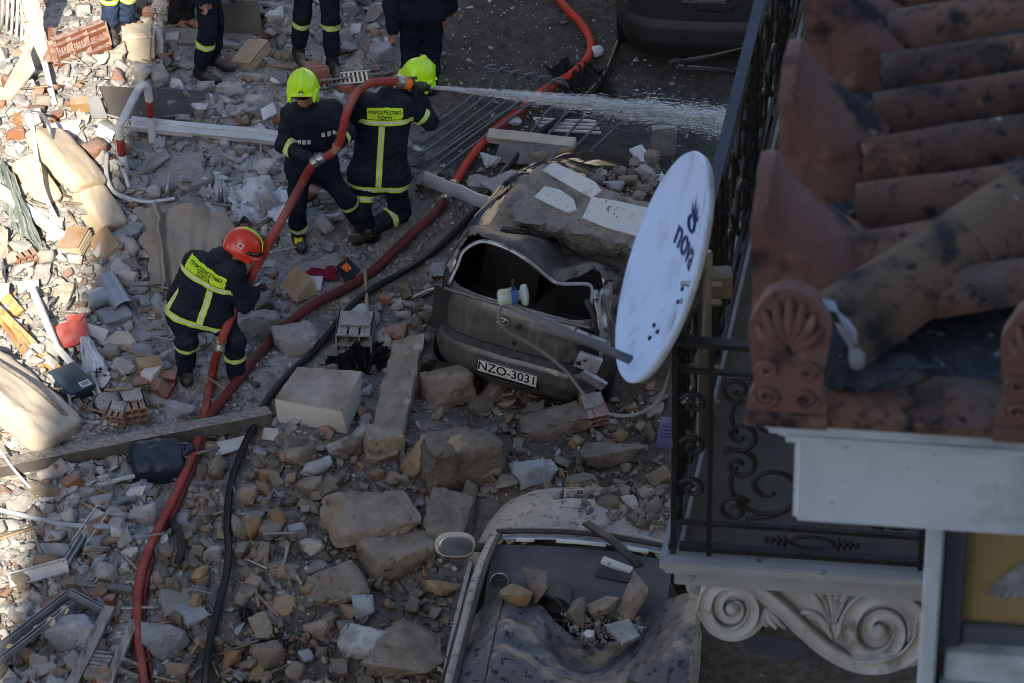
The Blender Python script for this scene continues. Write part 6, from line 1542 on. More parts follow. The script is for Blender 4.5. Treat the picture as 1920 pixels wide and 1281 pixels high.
# dashboard: deep curved top falling to the near edge, vents, recess, binnacle
grid_mesh('dashboard', 30, 18, lambda u, v: (-.66 + 1.32 * u, 2.84 + .05 * math.sin(math.pi * u) - .62 * v, .97 - .02 * v - .22 * max(0, v - .62) ** 1.3 / .38 ** .3 + .03 * math.exp(-((u - .30) / .10) ** 2 - ((v - .75) / .2) ** 2) * 2), dash_grey, bc, True, .02)
grid_mesh('dash_front', 24, 8, lambda u, v: (-.66 + 1.32 * u, 2.25 - .05 * v, .80 - .35 * v), interior, bc, True, .02)
def vent(x, y, z, r):
    o = py_obj('air_vent', *sweep([(x, y, z - .02), (x, y - .02, z + .012)], r, 20), trim_black, bc)
    py_obj('vent_ring', *sweep([(x + math.cos(t) * r, y - .02 + math.sin(t) * r * .25, z + .012 + math.sin(t) * r) for t in [k * math.pi / 12 for k in range(25)]], .008, 6), chrome, o, True)
    for k in range(3): box('vent_fin', (x, y - .025, z - .02 + .02 * k), (r * 1.5, .006, .006), dash_grey, o)
vent(-.57, 2.46, .965, .062); vent(.12, 2.27, .90, .055)
bm = bmesh.new(); add_box(bm, (0, 0, 0), (.30, .10, .05), (.1, 0, -.16), .022); bm_obj('dash_recess', bm, trim_black, bc, (.26, 2.62, .965), smooth=.7)
bm = bmesh.new(); add_box(bm, (0, 0, 0), (.24, .06, .04), (.1, .1, -.3), .01); bm_obj('broken_clip', bm, plate_w, bc, (.26, 2.72, .99), smooth=.7)
grid_mesh('instrument_hood', 18, 8, lambda u, v: (-.22 + .19 * math.cos(math.pi * (1 - u)), 2.44 - .18 * v, .93 + .11 * math.sin(math.pi * u)), dash_grey, bc, True, .014)
box('instrument_glass', (-.22, 2.38, .955), (.30, .02, .10), M('dial_blue', (.03, .07, .18), None, rough=.25), bc, (.3, 0, 0), .01)
wc = Vector((-.24, 2.12, .93)); wa = Vector((0, -.85, .5)).normalized(); wx = Vector((1, 0, 0)); wy = wa.cross(wx)
sw = py_obj('steering_wheel', *sweep([wc + wx * math.cos(t) * .185 + wy * math.sin(t) * .185 for t in [k * math.pi / 16 for k in range(33)]], .016, 8), trim_black, bc, True)
for an in (.0, 2.1, 4.2): py_obj('spoke', *sweep([wc, wc + wx * math.cos(an) * .18 + wy * math.sin(an) * .18], [.03, .016], 8), trim_black, sw, True)
py_obj('hub', *sweep([wc - wa * .03, wc + wa * .02, wc + wa * .03], [.06, .06, .03], 14), interior, sw, True)
# left pillar and door edge: cream strips with black seals
for pts, r_, m in (([(-.66, 2.92, 1.0), (-.70, 2.3, 1.16), (-.74, 1.5, 1.12), (-.80, .6, 1.0)], .045, paint_beige), ([(-.63, 2.9, 1.03), (-.66, 2.3, 1.2), (-.70, 1.5, 1.17), (-.74, .6, 1.06)], .020, trim_black), ([(-.70, 2.86, .99), (-.755, 2.2, 1.12), (-.80, 1.5, 1.07), (-.86, .6, .96)], .014, trim_black)):
    tube('side_pillar', spline(pts, 6), r_, m, bc, 8, flat=.7)
grid_mesh('door', 14, 8, lambda u, v: (-.84 + .04 * v - .03 * math.sin(u * 3), .5 + 2.2 * u, .55 + .42 * v), paint_beige, bc, True, .03)
mr = empty('door_mirror', (-.93, 2.70, 1.06), (math.radians(-18), 0, math.radians(8))); mr.parent = bc; mr.scale = (1.2, 1.2, 1.25)
bm = bmesh.new(); bmesh.ops.create_uvsphere(bm, u_segments=24, v_segments=14, radius=1)
for v in bm.verts: v.co = Vector((math.copysign(abs(v.co.x) ** .8, v.co.x) * .125, v.co.y * .07 if v.co.y > 0 else v.co.y * .02, math.copysign(abs(v.co.z) ** .75, v.co.z) * .078))
bm_obj('mirror_housing', bm, M('mirror_beige', (.46, .43, .38), (.40, .37, .33), 5, rough=.5), mr, smooth=1.2)
bm = bmesh.new(); bmesh.ops.create_uvsphere(bm, u_segments=24, v_segments=10, radius=1)
for v in bm.verts: v.co = Vector((math.copysign(abs(v.co.x) ** .75, v.co.x) * .105, v.co.y * .006 - .022, math.copysign(abs(v.co.z) ** .7, v.co.z) * .060))
bm_obj('mirror_glass', bm, M('mirror_glass', (.20, .22, .26), None, rough=.15, metal=.6), mr, smooth=1.2)
tube('mirror_stalk', [(.10, .02, -.02), (.22, .04, -.03)], .03, trim_black, mr, 8)
# torn dark roof skin folded down over the seats, splashed with mud
roofskin = M('roof_skin', (.085, .088, .10), (.055, .057, .065), 2.5, rough=.42, spec=.5, bump=.3, bscale=14, dust=((.15, .138, .122), .7, 3), post=[((.010, .010, .011), 11, .60, .63), ((.010, .010, .011), 26, .62, .65), ((.30, .29, .27), 60, .70, .73)])
def skin_fn(u, v):
    x = -.72 + 1.62 * u; y = 2.10 - 1.9 * v
    edge = .12 * math.sin(u * 9) + .10 * noise.noise((u * 4, 0, 3))
    z = 1.00 + .16 * math.sin(math.pi * min(1, v * 1.15 + .05)) - .10 * sstep(.18, 0, u) + .05 * math.sin(u * 7 + v * 3) * (1 - v * .4) - .16 * math.exp(-((u - .55) / .22) ** 2 - ((v - .12) / .22) ** 2)
    z += .05 * (abs(noise.noise((u * 5, v * 6, 1))) - .2) + .03 * (abs(noise.noise((u * 11, v * 12, 2))) - .2) + .010 * noise.noise((u * 30, v * 30, 4)) + .22 * sstep(.72, 1.0, u) * (1 - v * .5)
    return (x, y + edge * (1 - v), z)
grid_mesh('roof_skin', 70, 70, skin_fn, roofskin, bc, True, .006)
tube('roof_seam', [Vector(skin_fn(.14 - .02 * t, t)) + Vector((0, 0, .004)) for t in [k / 24 for k in range(25)]], .007, trim_black, bc, 6)
for sx in (-.36, .36):
    bm = bmesh.new(); add_box(bm, (0, 0, 0), (.5, .5, .14), None, .05); bm_obj('seat', bm, interior, bc, (sx, 1.6, .52), smooth=.7)
grid_mesh('cabin_floor', 6, 6, lambda u, v: (-.76 + 1.52 * u, .3 + 2.2 * v, .34), interior, bc, True, .02)
wiper = tube('trim_strip', [bc.matrix_basis.inverted() @ PZ(x, y, z) for x, y, z in ((1098, 980, 1.08), (1150, 1015, 1.12), (1200, 1062, 1.10))], .04, trim_black, bc, 6, flat=.25)
# stones that fell into the beige car
Mb = bc.matrix_basis
def in_car(label, px, py, z, w, h, mat, boxy, zr, seed):
    p = PZ(px, py, z); s = ppm(p); dx = w / s; o = rock('fallen_stone', p, (dx, dx * .75, dx * zr), mat, seed, None, None, .05, 10, boxy, .03, 6, .05); tag(o, label, 'stone', 'stones fallen into the beige car')
in_car('ochre broken stone on the steering wheel of the beige car', 968, 1136, 1.02, 84, 60, stone_ochre, .55, .7, 31)
in_car('brown stone behind the ochre stone on the beige car wheel', 1004, 1120, 1.02, 78, 62, stone_brown, .7, .8, 4)
in_car('pale tan stone on the seats of the beige car, topmost of its heap', 1186, 1142, 1.02, 84, 52, stone_tan, .5, .8, 5)
in_car('grey-brown stone left of the topmost stone in the beige car', 1128, 1152, 1.02, 86, 52, stone_tan, .4, .8, 6)
in_car('flat grey tile in front of the stone heap in the beige car', 1170, 1190, 1.02, 70, 40, stone_pale, .95, .2, 7)
in_car('dark brown stone at the left of the heap in the beige car', 1080, 1160, 1.02, 66, 42, stone_brown, .5, .7, 8)
in_car('small white stone in front of the heap in the beige car', 1106, 1196, .98, 26, 20, plaster_white, .5, .8, 9)
# ---- dark vehicle at the top right, partly behind the railing
dv = empty('dark_van', PZ(1318, 172, 0) + Vector((0, .1, 0)), (0, 0, math.radians(-6)), 'dark dusty van with a bright rear lamp at the top edge behind the railing', 'van')
VAN = [(.25, .80, .06, 4.2), (.45, .86, -.02, 4.25), (.60, .87, .0, 4.2), (.66, .86, .05, 4.1), (.9, .86, .07, 3.9), (1.1, .85, .09, 3.4), (1.5, .80, .16, 2.9), (1.75, .72, .26, 2.6), (1.83, .5, .45, 2.4), (1.86, .1, .9, 1.8)]
def vclass(c):
    x, y, z = c; ax = abs(x)
    if z < .62: return 'bumper'
    if y < .4:
        if ax > .70 and .72 < z < 1.15: return 'tail_lamp'
        if ax < .62 and 1.12 < z < 1.6: return 'rear_window'
        if abs(ax - .66) < .012 or z < .65: return 'seam'
        if ax < .62: return 'rear_door'
    return 'body'
shell_parts(car_shell(VAN, 60, 150, 5), vclass, {'bumper': trim_black, 'body': paint_dark, 'rear_door': paint_dark, 'rear_window': glass_dark, 'seam': trim_black, 'tail_lamp': chrome}, dv)
box('door_handle', (0, .05, .88), (.4, .04, .05), chrome, dv, None, .01); box('door_recess', (.1, .055, .80), (.34, .03, .10), trim_black, dv, None, .03)
for x_ in (-.72, .72): wheel(dv, x_, .75, .3)

# rubble lying on the crushed car behind the slab
Rc = random.Random(6)
k = 0
for (px, py, z, w) in ((1118, 344, 1.18, 40), (1150, 352, 1.2, 46), (1180, 345, 1.2, 52), (1206, 362, 1.22, 44), (1165, 328, 1.12, 34), (1132, 330, 1.1, 30), (1212, 330, 1.15, 50), (1190, 312, 1.1, 44), (1222, 300, 1.1, 48), (1010, 300, .9, 44), (985, 330, .85, 48), (955, 362, .7, 50), (1196, 372, 1.25, 36), (930, 398, .62, 44)):
    p = PZ(px, py, z); s = ppm(p); dx = w / s
    o = rock('fallen_stone', p, (dx, dx * .8, dx * .6), Rc.choice((stone_brown, stone_tan, stone_brown, concrete)), 300 + k, None, None, .2, 10, .5, .045, 5, 0)
    tag(o, ('brown lump behind the plaster sheets on the crushed car, leftmost of its row', 'brown lump behind the plaster sheets, second of its row', 'brown lump behind the plaster sheets, third of its row', 'brown lump behind the plaster sheets, next to the dish', 'small lump near the bare bonnet of the crushed car', 'smallest lump near the bare bonnet of the crushed car',
      'large lump beside the white ribbed profile', 'lump under the white ribbed profile', 'lump between the ribbed profile and concrete board', 'stone at the upper left corner of the plastered slab', 'stone left of the plastered slab', 'stone at the end of the crumpled tin sheet', 'small lump touching the dish edge', 'stone above the roof corner of the crushed car')[k], 'stone', 'stones fallen on the crushed car'); k += 1

k = 0
for (px, py, w, m) in ((1095, 948, 40, stone_brown), (1140, 955, 62, stone_brown), (1185, 950, 54, stone_tan), (1170, 930, 46, stone_brown), (1222, 960, 56, stone_brown), (1210, 932, 50, stone_tan), (1120, 928, 44, stone_tan), (1238, 925, 46, stone_brown), (1150, 975, 34, stone_brown), (1200, 985, 40, stone_brown), (1075, 930, 30, stone_tan)):
    p = PZ(px, py, .95); s = ppm(p); dx = w / s; o = rock('bonnet_stone', p, (dx, dx * .7, dx * .55), m, 400 + k, None, None, .25, 10, .6, .045, 5, 0); k += 1
    tag(o, ('brown', 'brown', 'tan', 'brown', 'brown', 'tan', 'tan', 'brown', 'brown', 'brown', 'tan')[k - 1] + ' stone on the buried bonnet of the beige car, ' + ('far left of the heap', 'largest of the heap', 'middle of the heap', 'behind the largest', 'beside the balcony slab', 'behind the middle one', 'rearmost on the left', 'rearmost on the right', 'small one at the windscreen edge', 'nearest the windscreen edge at right', 'smallest of the heap')[k - 1], 'stone', 'stones on the beige car bonnet')
def car_crumbs(name, label, polys, zf, n, seed, cols):
    R = random.Random(seed); V = []; F = []; C = []; nb = 0
    T = []
    for k in range(8):
        bm = rock_bm(1200 + k, (1, .8, .55), 5, .5, 0, 0, 0); bmesh.ops.triangulate(bm, faces=bm.faces); bmesh.ops.recalc_face_normals(bm, faces=bm.faces); T.append((np.array([v.co[:] for v in bm.verts]), np.array([[v.index for v in f.verts] for f in bm.faces]))); bm.free()
    for _ in range(n):
        poly = R.choice(polys); xs = [q[0] for q in poly]; ys = [q[1] for q in poly]; px, py = R.uniform(min(xs), max(xs)), R.uniform(min(ys), max(ys))
        if not inside(poly, px, py): continue
        z = zf(px, py); p = PZ(px, py, z); s = min(.12, .028 * math.exp(R.gauss(0, .6))); v, f = R.choice(T); m = np.array(Euler((R.gauss(0, .4), R.gauss(0, .4), R.uniform(0, 6.28))).to_matrix())
        V.append((v * s) @ m.T + np.array(p) + np.array((0, 0, s * .15))); F.append(f + nb); nb += len(v); c = R.choice(cols); kk = R.uniform(.6, 1.3); C.append(np.tile(np.array([c[0] * kk, c[1] * kk, c[2] * kk, 1], np.float32), (len(v), 1)))
    V = np.concatenate(V); F = np.concatenate(F); C = np.concatenate(C); me = bpy.data.meshes.new(name); me.from_pydata(V.tolist(), [], F.tolist()); at = me.color_attributes.new('Col', 'FLOAT_COLOR', 'POINT'); at.data.foreach_set('color', C.ravel())
    tag(mesh_obj(name, me, MATS['chips']), label, 'rubble', kind='stuff')
BR_ = [(.17, .14, .11), (.12, .10, .085), (.22, .18, .14), (.28, .26, .23), (.09, .078, .066)]
car_crumbs('bonnet_crumbs', 'earth and stone crumbs covering the beige car bonnet', [[(1040, 925), (1250, 915), (1260, 1000), (1180, 985), (1080, 965)], [(1100, 920), (1255, 915), (1255, 985), (1150, 975)]], lambda x, y: .95, 2600, 3, BR_)
car_crumbs('roof_crumbs', 'plaster and earth crumbs lying on the crushed car behind the slab', [[(1090, 330), (1235, 300), (1240, 385), (1160, 360), (1110, 345)]], lambda x, y: 1.12, 900, 4, BR_)
car_crumbs('seat_crumbs', 'white and grey crumbs in front of the stones in the beige car', [[(1050, 1150), (1200, 1150), (1210, 1205), (1090, 1210)]], lambda x, y: 1.0, 500, 5, BR_ + [(.4, .4, .4)])
# ------------------------------------------------------------------ the old house on the right: balcony, bracket, eave, tiled roof
BO = Vector((0.589, 10.783, 9.558))                      # outer near corner of the balcony rail, floor level
_a, _b = math.radians(11.4), math.radians(8.2)
BS = Vector((math.sin(_a), math.cos(_a), 0)); BR = Vector((math.cos(_b), -math.sin(_b), 0)); BZ = Vector((0, 0, 1))
def L2(a, s, z): return BO + BR * a + BS * s + BZ * z
marble = M('marble_grey', (.40, .41, .43), (.31, .32, .34), 5, rough=.6, bump=.15, spots=[((.12, .12, .13), 9, .66, .74)])
marble_w = M('marble_carved', (.56, .55, .55), (.42, .41, .42), 5, rough=.65, bump=.25, bscale=40, spots=[((.20, .19, .19), 7, .58, .72)], streak=((.30, .29, .28), 12, .56, .70))
floor_dark = M('balcony_tiles', (.13, .125, .12), (.085, .082, .08), 5, rough=.85, bump=.4, spots=[((.35, .34, .33), 46, .71, .75)])
paint_white = M('cornice_paint', (.80, .83, .88), (.70, .73, .79), 4, rough=.7, bump=.12, spots=[((.34, .36, .40), 5, .66, .76)], streak=((.50, .53, .58), 5, .50, .75), post=[((.42, .43, .45), 3, .58, .72), ((.22, .22, .23), 34, .68, .72)])
ochre_wall = M('ochre_render', (.52, .36, .15), (.44, .31, .14), 3, rough=.9, bump=.3, spots=[((.16, .12, .07), 7, .68, .75)])
grey_wall = M('grey_render', (.17, .18, .20), (.12, .13, .15), 3, rough=.9, bump=.3)
BLEN, BW = 7.5, 1.18
house = empty('old_house', L2(2, -4, -BO.z), label='old house with white cornice, ochre end wall and tiled roof at the right edge', cat='building')
def hpart(name, bm, mat, parent=house, smooth=None):
    inv = Matrix.Translation(-house.location)
    for v in bm.verts: v.co = inv @ v.co
    return bm_obj(name, bm, mat, parent, smooth=smooth)
def prism(a0, a1, s0, s1, z0, z1, bev=0.0):
    bm = bmesh.new(); vs = [bm.verts.new(L2(a, s, z)) for z in (z0, z1) for (a, s) in ((a0, s0), (a1, s0), (a1, s1), (a0, s1))]
    for f in ((3, 2, 1, 0), (4, 5, 6, 7), (0, 1, 5, 4), (1, 2, 6, 5), (2, 3, 7, 6), (3, 0, 4, 7)): bm.faces.new([vs[i] for i in f])
    if bev: bmesh.ops.bevel(bm, geom=bm.edges[:], offset=bev, segments=2, affect='EDGES')
    return bm
# balcony: its own thing, slab with moulded edge, floor, rails
balc = empty('balcony', L2(0, 0, 0), label='balcony with grey marble slab and black wrought-iron railing', cat='balcony')
def bpart(name, bm, mat, parent=balc, smooth=None):
    inv = Matrix.Translation(-balc.location)
    for v in bm.verts: v.co = inv @ v.co
    return bm_obj(name, bm, mat, parent, smooth=smooth)
bpart('slab', prism(-.045, BW, -.045, BLEN, -.055, -.012, .006), marble); bpart('slab_moulding', prism(-.03, BW, -.03, BLEN, -.085, -.0555, .006), marble); bpart('slab_soffit', prism(.005, BW, .0, BLEN, -.16, -.0855, .004), marble)
bpart('floor', prism(.03, BW - .004, .03, BLEN - .02, -.012, -.002), floor_dark)
bpart('marble_joint', prism(-.046, -.02, -.02, BLEN, -.013, -.009), marble)
def bar(name, p, q, w, mat=black_iron, h=None, parent=balc):
    p = Vector(p) - balc.location; q = Vector(q) - balc.location
    V, F = sweep([p, q], 1.0, prof=[(-w / 2, -(h or w) / 2), (w / 2, -(h or w) / 2), (w / 2, (h or w) / 2), (-w / 2, (h or w) / 2)])
    return py_obj(name, V, F, mat, parent)
RH = 1.0
for nm, z, w, h, m in (('top_rail', RH, .045, .022, rail_blue), ('upper_rail', RH - .13, .018, .018, black_iron), ('lower_rail', .155, .018, .018, black_iron), ('bottom_rail', .035, .035, .022, black_iron)):
    bar(nm, L2(0, -.01, z), L2(0, BLEN, z), w, m, h); bar(nm, L2(.024, 0, z), L2(BW, 0, z), w, black_iron if nm != 'top_rail' else black_iron, h)
sp = [0, .16, 1.05, 1.2, 2.1, 2.25, 3.15, 3.3, 4.2, 4.35, 5.2, 5.4]
for k, s in enumerate(sp): bar('post', L2(0, s, 0), L2(0, s, RH), .022)
for a in (.135, .93): bar('post', L2(a, 0, 0), L2(a, 0, RH), .02)
def scroll(c, ax, az, r, turns, start, sgn, rad=.011, tail=None, parent=balc, mat=black_iron, name='scroll', grow=.16):
    """iron spiral in the plane (ax, az)"""
    pts = []; n = int(22 * turns)
    for k in range(n + 1):
        t = k / n; an = start + sgn * t * turns * 2 * math.pi; rr = r * (grow + (1 - grow) * t)
        pts.append(c + ax * math.cos(an) * rr + az * math.sin(an) * rr)
    if tail: pts += [c + ax * u + az * v for u, v in tail]
    pts = [p - balc.location for p in pts]
    return tube(name, pts, rad, mat, parent, 7, True, up=None)
def iron_panel(o, ax, W, z0, z1, big=True):
    """scrolls between two rails, filling W along ax"""
    Hh = z1 - z0; c = o + BZ * (z0 + Hh / 2)
    for sx in (-1, 1):
        for sz in (-1, 1):
            A_, Z_ = ax * sx, BZ * sz
            scroll(c + A_ * W * .22 + Z_ * Hh * .24, A_, Z_, W * .20, 1.45, 2.2, -1)
            scroll(c + A_ * W * .385 + Z_ * Hh * .40, A_, -Z_, W * .085, 1.3, .6, 1)
            scroll(c + A_ * W * .37 + Z_ * Hh * .10, A_, Z_, W * .10, 1.3, 3.6, 1)
            pts = spline([c + A_ * W * .10 + Z_ * Hh * .06, c + A_ * W * .03 + Z_ * Hh * .22, c + A_ * W * .16 + Z_ * Hh * .40, c + A_ * W * .33 + Z_ * Hh * .46], 6)
            tube('scroll_bar', [p - balc.location for p in pts], .011, black_iron, balc, 7)
def rosette(o, ax, W):
    """cast ornament in the low band"""
    nrm = ax.cross(BZ)
    pts = [o + ax * (math.cos(t) * W * .2) + BZ * (math.sin(t) * .028) for t in [k * math.pi / 12 for k in range(24)]]
    tube('rosette_ring', [p - balc.location for p in pts + pts[:1]], .008, black_iron, balc, 6)
    for sx in (-1, 1):
        for k in range(4):
            q = o + ax * sx * W * (.24 + .055 * k); r_ = .032 - .005 * k
            V, F = sweep([q - BZ * r_ - balc.location, q - balc.location, q + BZ * r_ - balc.location], [.004, .013, .004], 6); py_obj('rosette_leaf', V, F, black_iron, balc, True)
for k in range(0, 10, 2):
    s0, s1 = sp[k + 1], sp[k + 2]; iron_panel(L2(0, (s0 + s1) / 2, 0), BS, s1 - s0, .16, RH - .13); rosette(L2(0, (s0 + s1) / 2, .095), BS, .4)
    for z in (.095, RH - .065): scroll(L2(0, s0 + .12, z), BS, BZ, .042, 1.2, 0, 1, .007); scroll(L2(0, s1 - .12, z), -BS, BZ, .042, 1.2, 0, 1, .007)
for k in range(5):
    for z in (.26, .36, .46, .56, .66, .78): scroll(L2(0, sp[2 * k] + .08, z), BS, BZ, .05, 1.3, 1, 1)
iron_panel(L2(.53, 0, 0), BR, .78, .16, RH - .13); rosette(L2(.52, 0, .095), BR, .42)
# ornament in the narrow corner panel
for z in (.32, .52, .72): scroll(L2(.07, 0, z), BR, BZ, .05, 1.3, 1, 1); scroll(L2(0, .08, z), BS, BZ, .05, 1.3, 1, 1)
bpart('floor_pipe', (lambda bm: bm)(prism(.50, .525, .25, 3.2, .0, .022)), steel)
# V-shaped stay on the top rail
stay = empty('rail_stay', L2(0, 2.05, RH), label='black forked metal stay clamped to the balcony top rail', cat='bracket')
def spart(name, pts, r, root, mat=black_iron, seg=8): 
    V, F = sweep([Vector(p) - root.location for p in pts], r, seg); return py_obj(name, V, F, mat, root, True)
e0 = PD(1402, 92, depth_of(L2(0, 2.08, RH))); e1 = PD(1388, 138, depth_of(L2(0, 1.95, RH))); tip = PD(1272, 122, depth_of(L2(0, 2.0, RH)) + .02)
spart('arm', [e0, e0.lerp(tip, .5), tip + BZ * .012], .010, stay); spart('arm', [e1, e1.lerp(tip, .5), tip - BZ * .012], .010, stay)
loop = [tip + BR * (math.cos(t) * .03) + BZ * (math.sin(t) * .022) for t in [k * math.pi / 8 for k in range(17)]]; spart('loop', loop, .009, stay)
for e in (e0, e1): spart('clamp', [e - BZ * .02 + BR * .03, e - BZ * .02 - BR * .02, e + BZ * .02 - BR * .02, e + BZ * .02 + BR * .03], .008, stay)
# carved bracket under the slab
brk = empty('carved_bracket', L2(.45, .06, -.4), label='carved white marble bracket with two volutes under the balcony slab', cat='bracket')
def bp(px, py, off=0.0):
    a = (px - 1262) * 1.047 / 502.0 + .0105; b = (py - (1036 + .066 * (px - 1262))) / (502 * .79) * 1.12
    return L2(a, .06 - off, -b) - brk.location
def ribbon(name, pts, w, off, hgt, parent=brk):
    P3 = [bp(x, y, off) for x, y in pts]
    prof = [(-1, -.3), (-1, .55), (-.88, .8), (-.72, .55), (-.4, .32), (0, .25), (.4, .32), (.72, .55), (.88, .8), (1, .55), (1, -.3)]
    V, F = sweep(P3, [q / 502 for q in w], prof=[(a, b * hgt) for a, b in prof], up=-BS)
    return py_obj(name, V, F, marble_w, parent, True)
def spiral2(cx, cy, r0, r1, a0, turns, sgn, n=64):
    return [(cx + math.cos(a0 + sgn * t * turns * 2 * math.pi) * (r0 + (r1 - r0) * t), cy + math.sin(a0 + sgn * t * turns * 2 * math.pi) * (r0 + (r1 - r0) * t)) for t in [k / n for k in range(n + 1)]]
# S-shaped band: right volute (outer turn first) and left volute
Lv = spiral2(1365, 1147, 9, 52, -1.2, 1.75, 1)           # centre outwards, ends over the top heading right
Rv = spiral2(1634, 1186, 11, 74, 1.6, 1.78, 1)
def wl(n, a, b): return [a + (b - a) * k / (n - 1) for k in range(n)]
ribbon('volute', Lv, wl(len(Lv), 6, 15), .012, .9); ribbon('volute', Rv, wl(len(Rv), 7, 21), .012, .9)
link = [(q.x, q.y) for q in spline([Vector((x, y, 0)) for x, y in [(1312, 1150), (1322, 1116), (1350, 1099), (1392, 1102), (1425, 1122), (1462, 1152), (1500, 1187), (1545, 1222), (1595, 1245), (1640, 1248), (1685, 1232), (1712, 1200), (1716, 1165)]], 6)]
ribbon('scroll_band', link, wl(len(link), 14, 18), .018, .95)
for (cx, cy, r) in ((1365, 1147, 13), (1634, 1186, 15)):
    V, F = sweep([bp(cx, cy, o) for o in (0, .03, .042, .046)], [r / 502, r / 502, r * .7 / 502, r * .2 / 502], 20); py_obj('volute_eye', V, F, marble_w, brk, True)
def slab2(name, pts, s0, s1):
    n = len(pts); V = [bp(x, y, s0) for x, y in pts] + [bp(x, y, s1) for x, y in pts]
    bm = bmesh.new(); vs = [bm.verts.new(v) for v in V]
    bm.faces.new(vs[:n][::-1]); bm.faces.new(vs[n:])
    for i in range(n): j = (i + 1) % n; bm.faces.new([vs[i], vs[j], vs[n + j], vs[n + i]])
    return bm_obj(name, bm, marble_w, brk)
circ = lambda cx, cy, r, n=40: [(cx + math.cos(k * 2 * math.pi / n) * r, cy + math.sin(k * 2 * math.pi / n) * r) for k in range(n)]
slab2('volute_body', circ(1365, 1147, 66), -.16, .0); slab2('volute_body', circ(1634, 1182, 88), -.161, .002)
low = [(1310, 1090), (1745, 1125), (1745, 1240), (1690, 1262), (1640, 1266), (1590, 1260), (1540, 1238), (1495, 1204), (1455, 1166), (1420, 1135), (1380, 1115), (1330, 1108)]
slab2('board', low, -.158, -.004)
# acanthus leaves
def leaf(pts, w):
    q = [(v.x, v.y) for v in spline([Vector((x, y, 0)) for x, y in pts], 5)]; n = len(q)
    V, F = sweep([bp(x, y, .004) for x, y in q], [(w * (.35 + .65 * math.sin(math.pi * min(1, .15 + .85 * k / (n - 1)) * .9))) / 502 for k in range(n)], 8, flat=.8, up=-BS)
    py_obj('leaf', V, F, marble_w, brk, True)
for pts in ([(1545, 1180), (1528, 1150), (1505, 1120), (1482, 1110), (1474, 1122)], [(1546, 1178), (1535, 1140), (1512, 1112), (1490, 1104)], [(1548, 1178), (1545, 1140), (1532, 1110), (1520, 1104)], [(1550, 1176), (1553, 1140), (1556, 1112), (1550, 1104)],
            [(1552, 1176), (1562, 1145), (1572, 1118), (1566, 1108)], [(1553, 1178), (1560, 1145), (1575, 1128), (1568, 1138)], [(1542, 1184), (1520, 1165), (1498, 1158), (1486, 1166)], [(1548, 1206), (1538, 1188), (1522, 1170), (1500, 1166)], [(1556, 1206), (1562, 1186), (1568, 1168), (1574, 1160)],
            [(1424, 1152), (1420, 1170), (1428, 1184)], [(1426, 1152), (1432, 1172), (1446, 1188)], [(1428, 1152), (1446, 1172), (1462, 1188)]):
    leaf(pts, 7)
# ---- end wall, cornice
EV = BO + Vector((-.06, -4.29, 4.04))                                 # eave corner (near, outer)
ER = lambda a, s, z: EV + BR * a + BS * s + BZ * z
def eprism(a0, s0, z0, z1, bev=0.0, a1=6.0, s1=14.0):
    bm = bmesh.new(); vs = [bm.verts.new(ER(a, s, z)) for z in (z0, z1) for (a, s) in ((a0, s0), (a1, s0), (a1, s1), (a0, s1))]
    for f in ((3, 2, 1, 0), (4, 5, 6, 7), (0, 1, 5, 4), (1, 2, 6, 5), (2, 3, 7, 6), (3, 0, 4, 7)): bm.faces.new([vs[i] for i in f])
    if bev: bmesh.ops.bevel(bm, geom=bm.edges[:], offset=bev, segments=3, affect='EDGES')
    return bm
hpart('cornice', eprism(.02, .02, -.085, -.035, .014), paint_white, smooth=.5); hpart('cornice', eprism(.05, .05, -.135, -.0855, .018), paint_white, smooth=.5)
hpart('cornice', eprism(.085, .085, -.385, -.1355, .012), paint_white, smooth=.5)
OW = .375
hpart('wall', eprism(OW + .09, OW + .09, -EV.z - .1, -.3862), ochre_wall)
def epanel(name, a0, a1, z0, z1, prd, mat, th=.03):
    return hpart(name, eprism(a0, OW + .09 - prd, z0, z1, .004, a1, OW + .0898), mat)
epanel('corner_pilaster', OW, OW + .042, -EV.z - .1, -.3858, .10, paint_white); epanel('grey_strip', OW + .043, OW + .095, -8, -.3866, .035, grey_wall)
epanel('grey_band', OW + .096, 5, -1.03, -.97, .02, grey_wall); epanel('string_course', OW + .062, 5, -1.12, -1.03, .06, paint_white); epanel('string_course', OW + .052, 5, -1.16, -1.12, .09, paint_white)
bm = rock_bm(33, (.40, .02, .24), 16, .4, .07, 8, .0)
for v in bm.verts: v.co = ER(OW + .31, OW + .080, -.80) + BR * v.co.x + BS * v.co.y + BZ * v.co.z
hpart('bare_patch', bm, M('bare_render', (.48, .49, .52), (.30, .30, .32), 9, bump=.5), smooth=.5)
# ---- tiled roof
terra = M('terracotta', (.23, .112, .068), (.12, .075, .060), 3, rough=.9, bump=.6, bscale=30, rnd=.38, spots=[((.16, .13, .115), 2.2, .55, .68), ((.03, .027, .028), 7, .50, .70), ((.022, .020, .022), 26, .54, .70), ((.30, .15, .09), 9, .62, .68), ((.40, .40, .42), 15, .70, .74)])
terra_pink = M('terracotta_pink', (.26, .135, .105), (.19, .10, .08), 4, rough=.9, bump=.3, bscale=30, rnd=.12, spots=[((.035, .03, .033), 5, .57, .66), ((.32, .20, .13), 8, .62, .70)])
terra_tan = M('ridge_lichen', (.20, .13, .08), (.16, .10, .065), 4, rough=.9, bump=.35, rnd=.15, spots=[((.035, .032, .033), 6, .51, .66), ((.028, .026, .028), 20, .53, .68), ((.5, .5, .52), 22, .71, .75)])
mortar_w = M('mortar', (.46, .47, .50), (.30, .31, .34), 14, rough=.9, bump=.6)
mortar_d = M('mortar_mossy', (.045, .05, .06), (.10, .11, .13), 25, rough=.95, bump=.8, spots=[((.32, .36, .42), 30, .62, .7)])
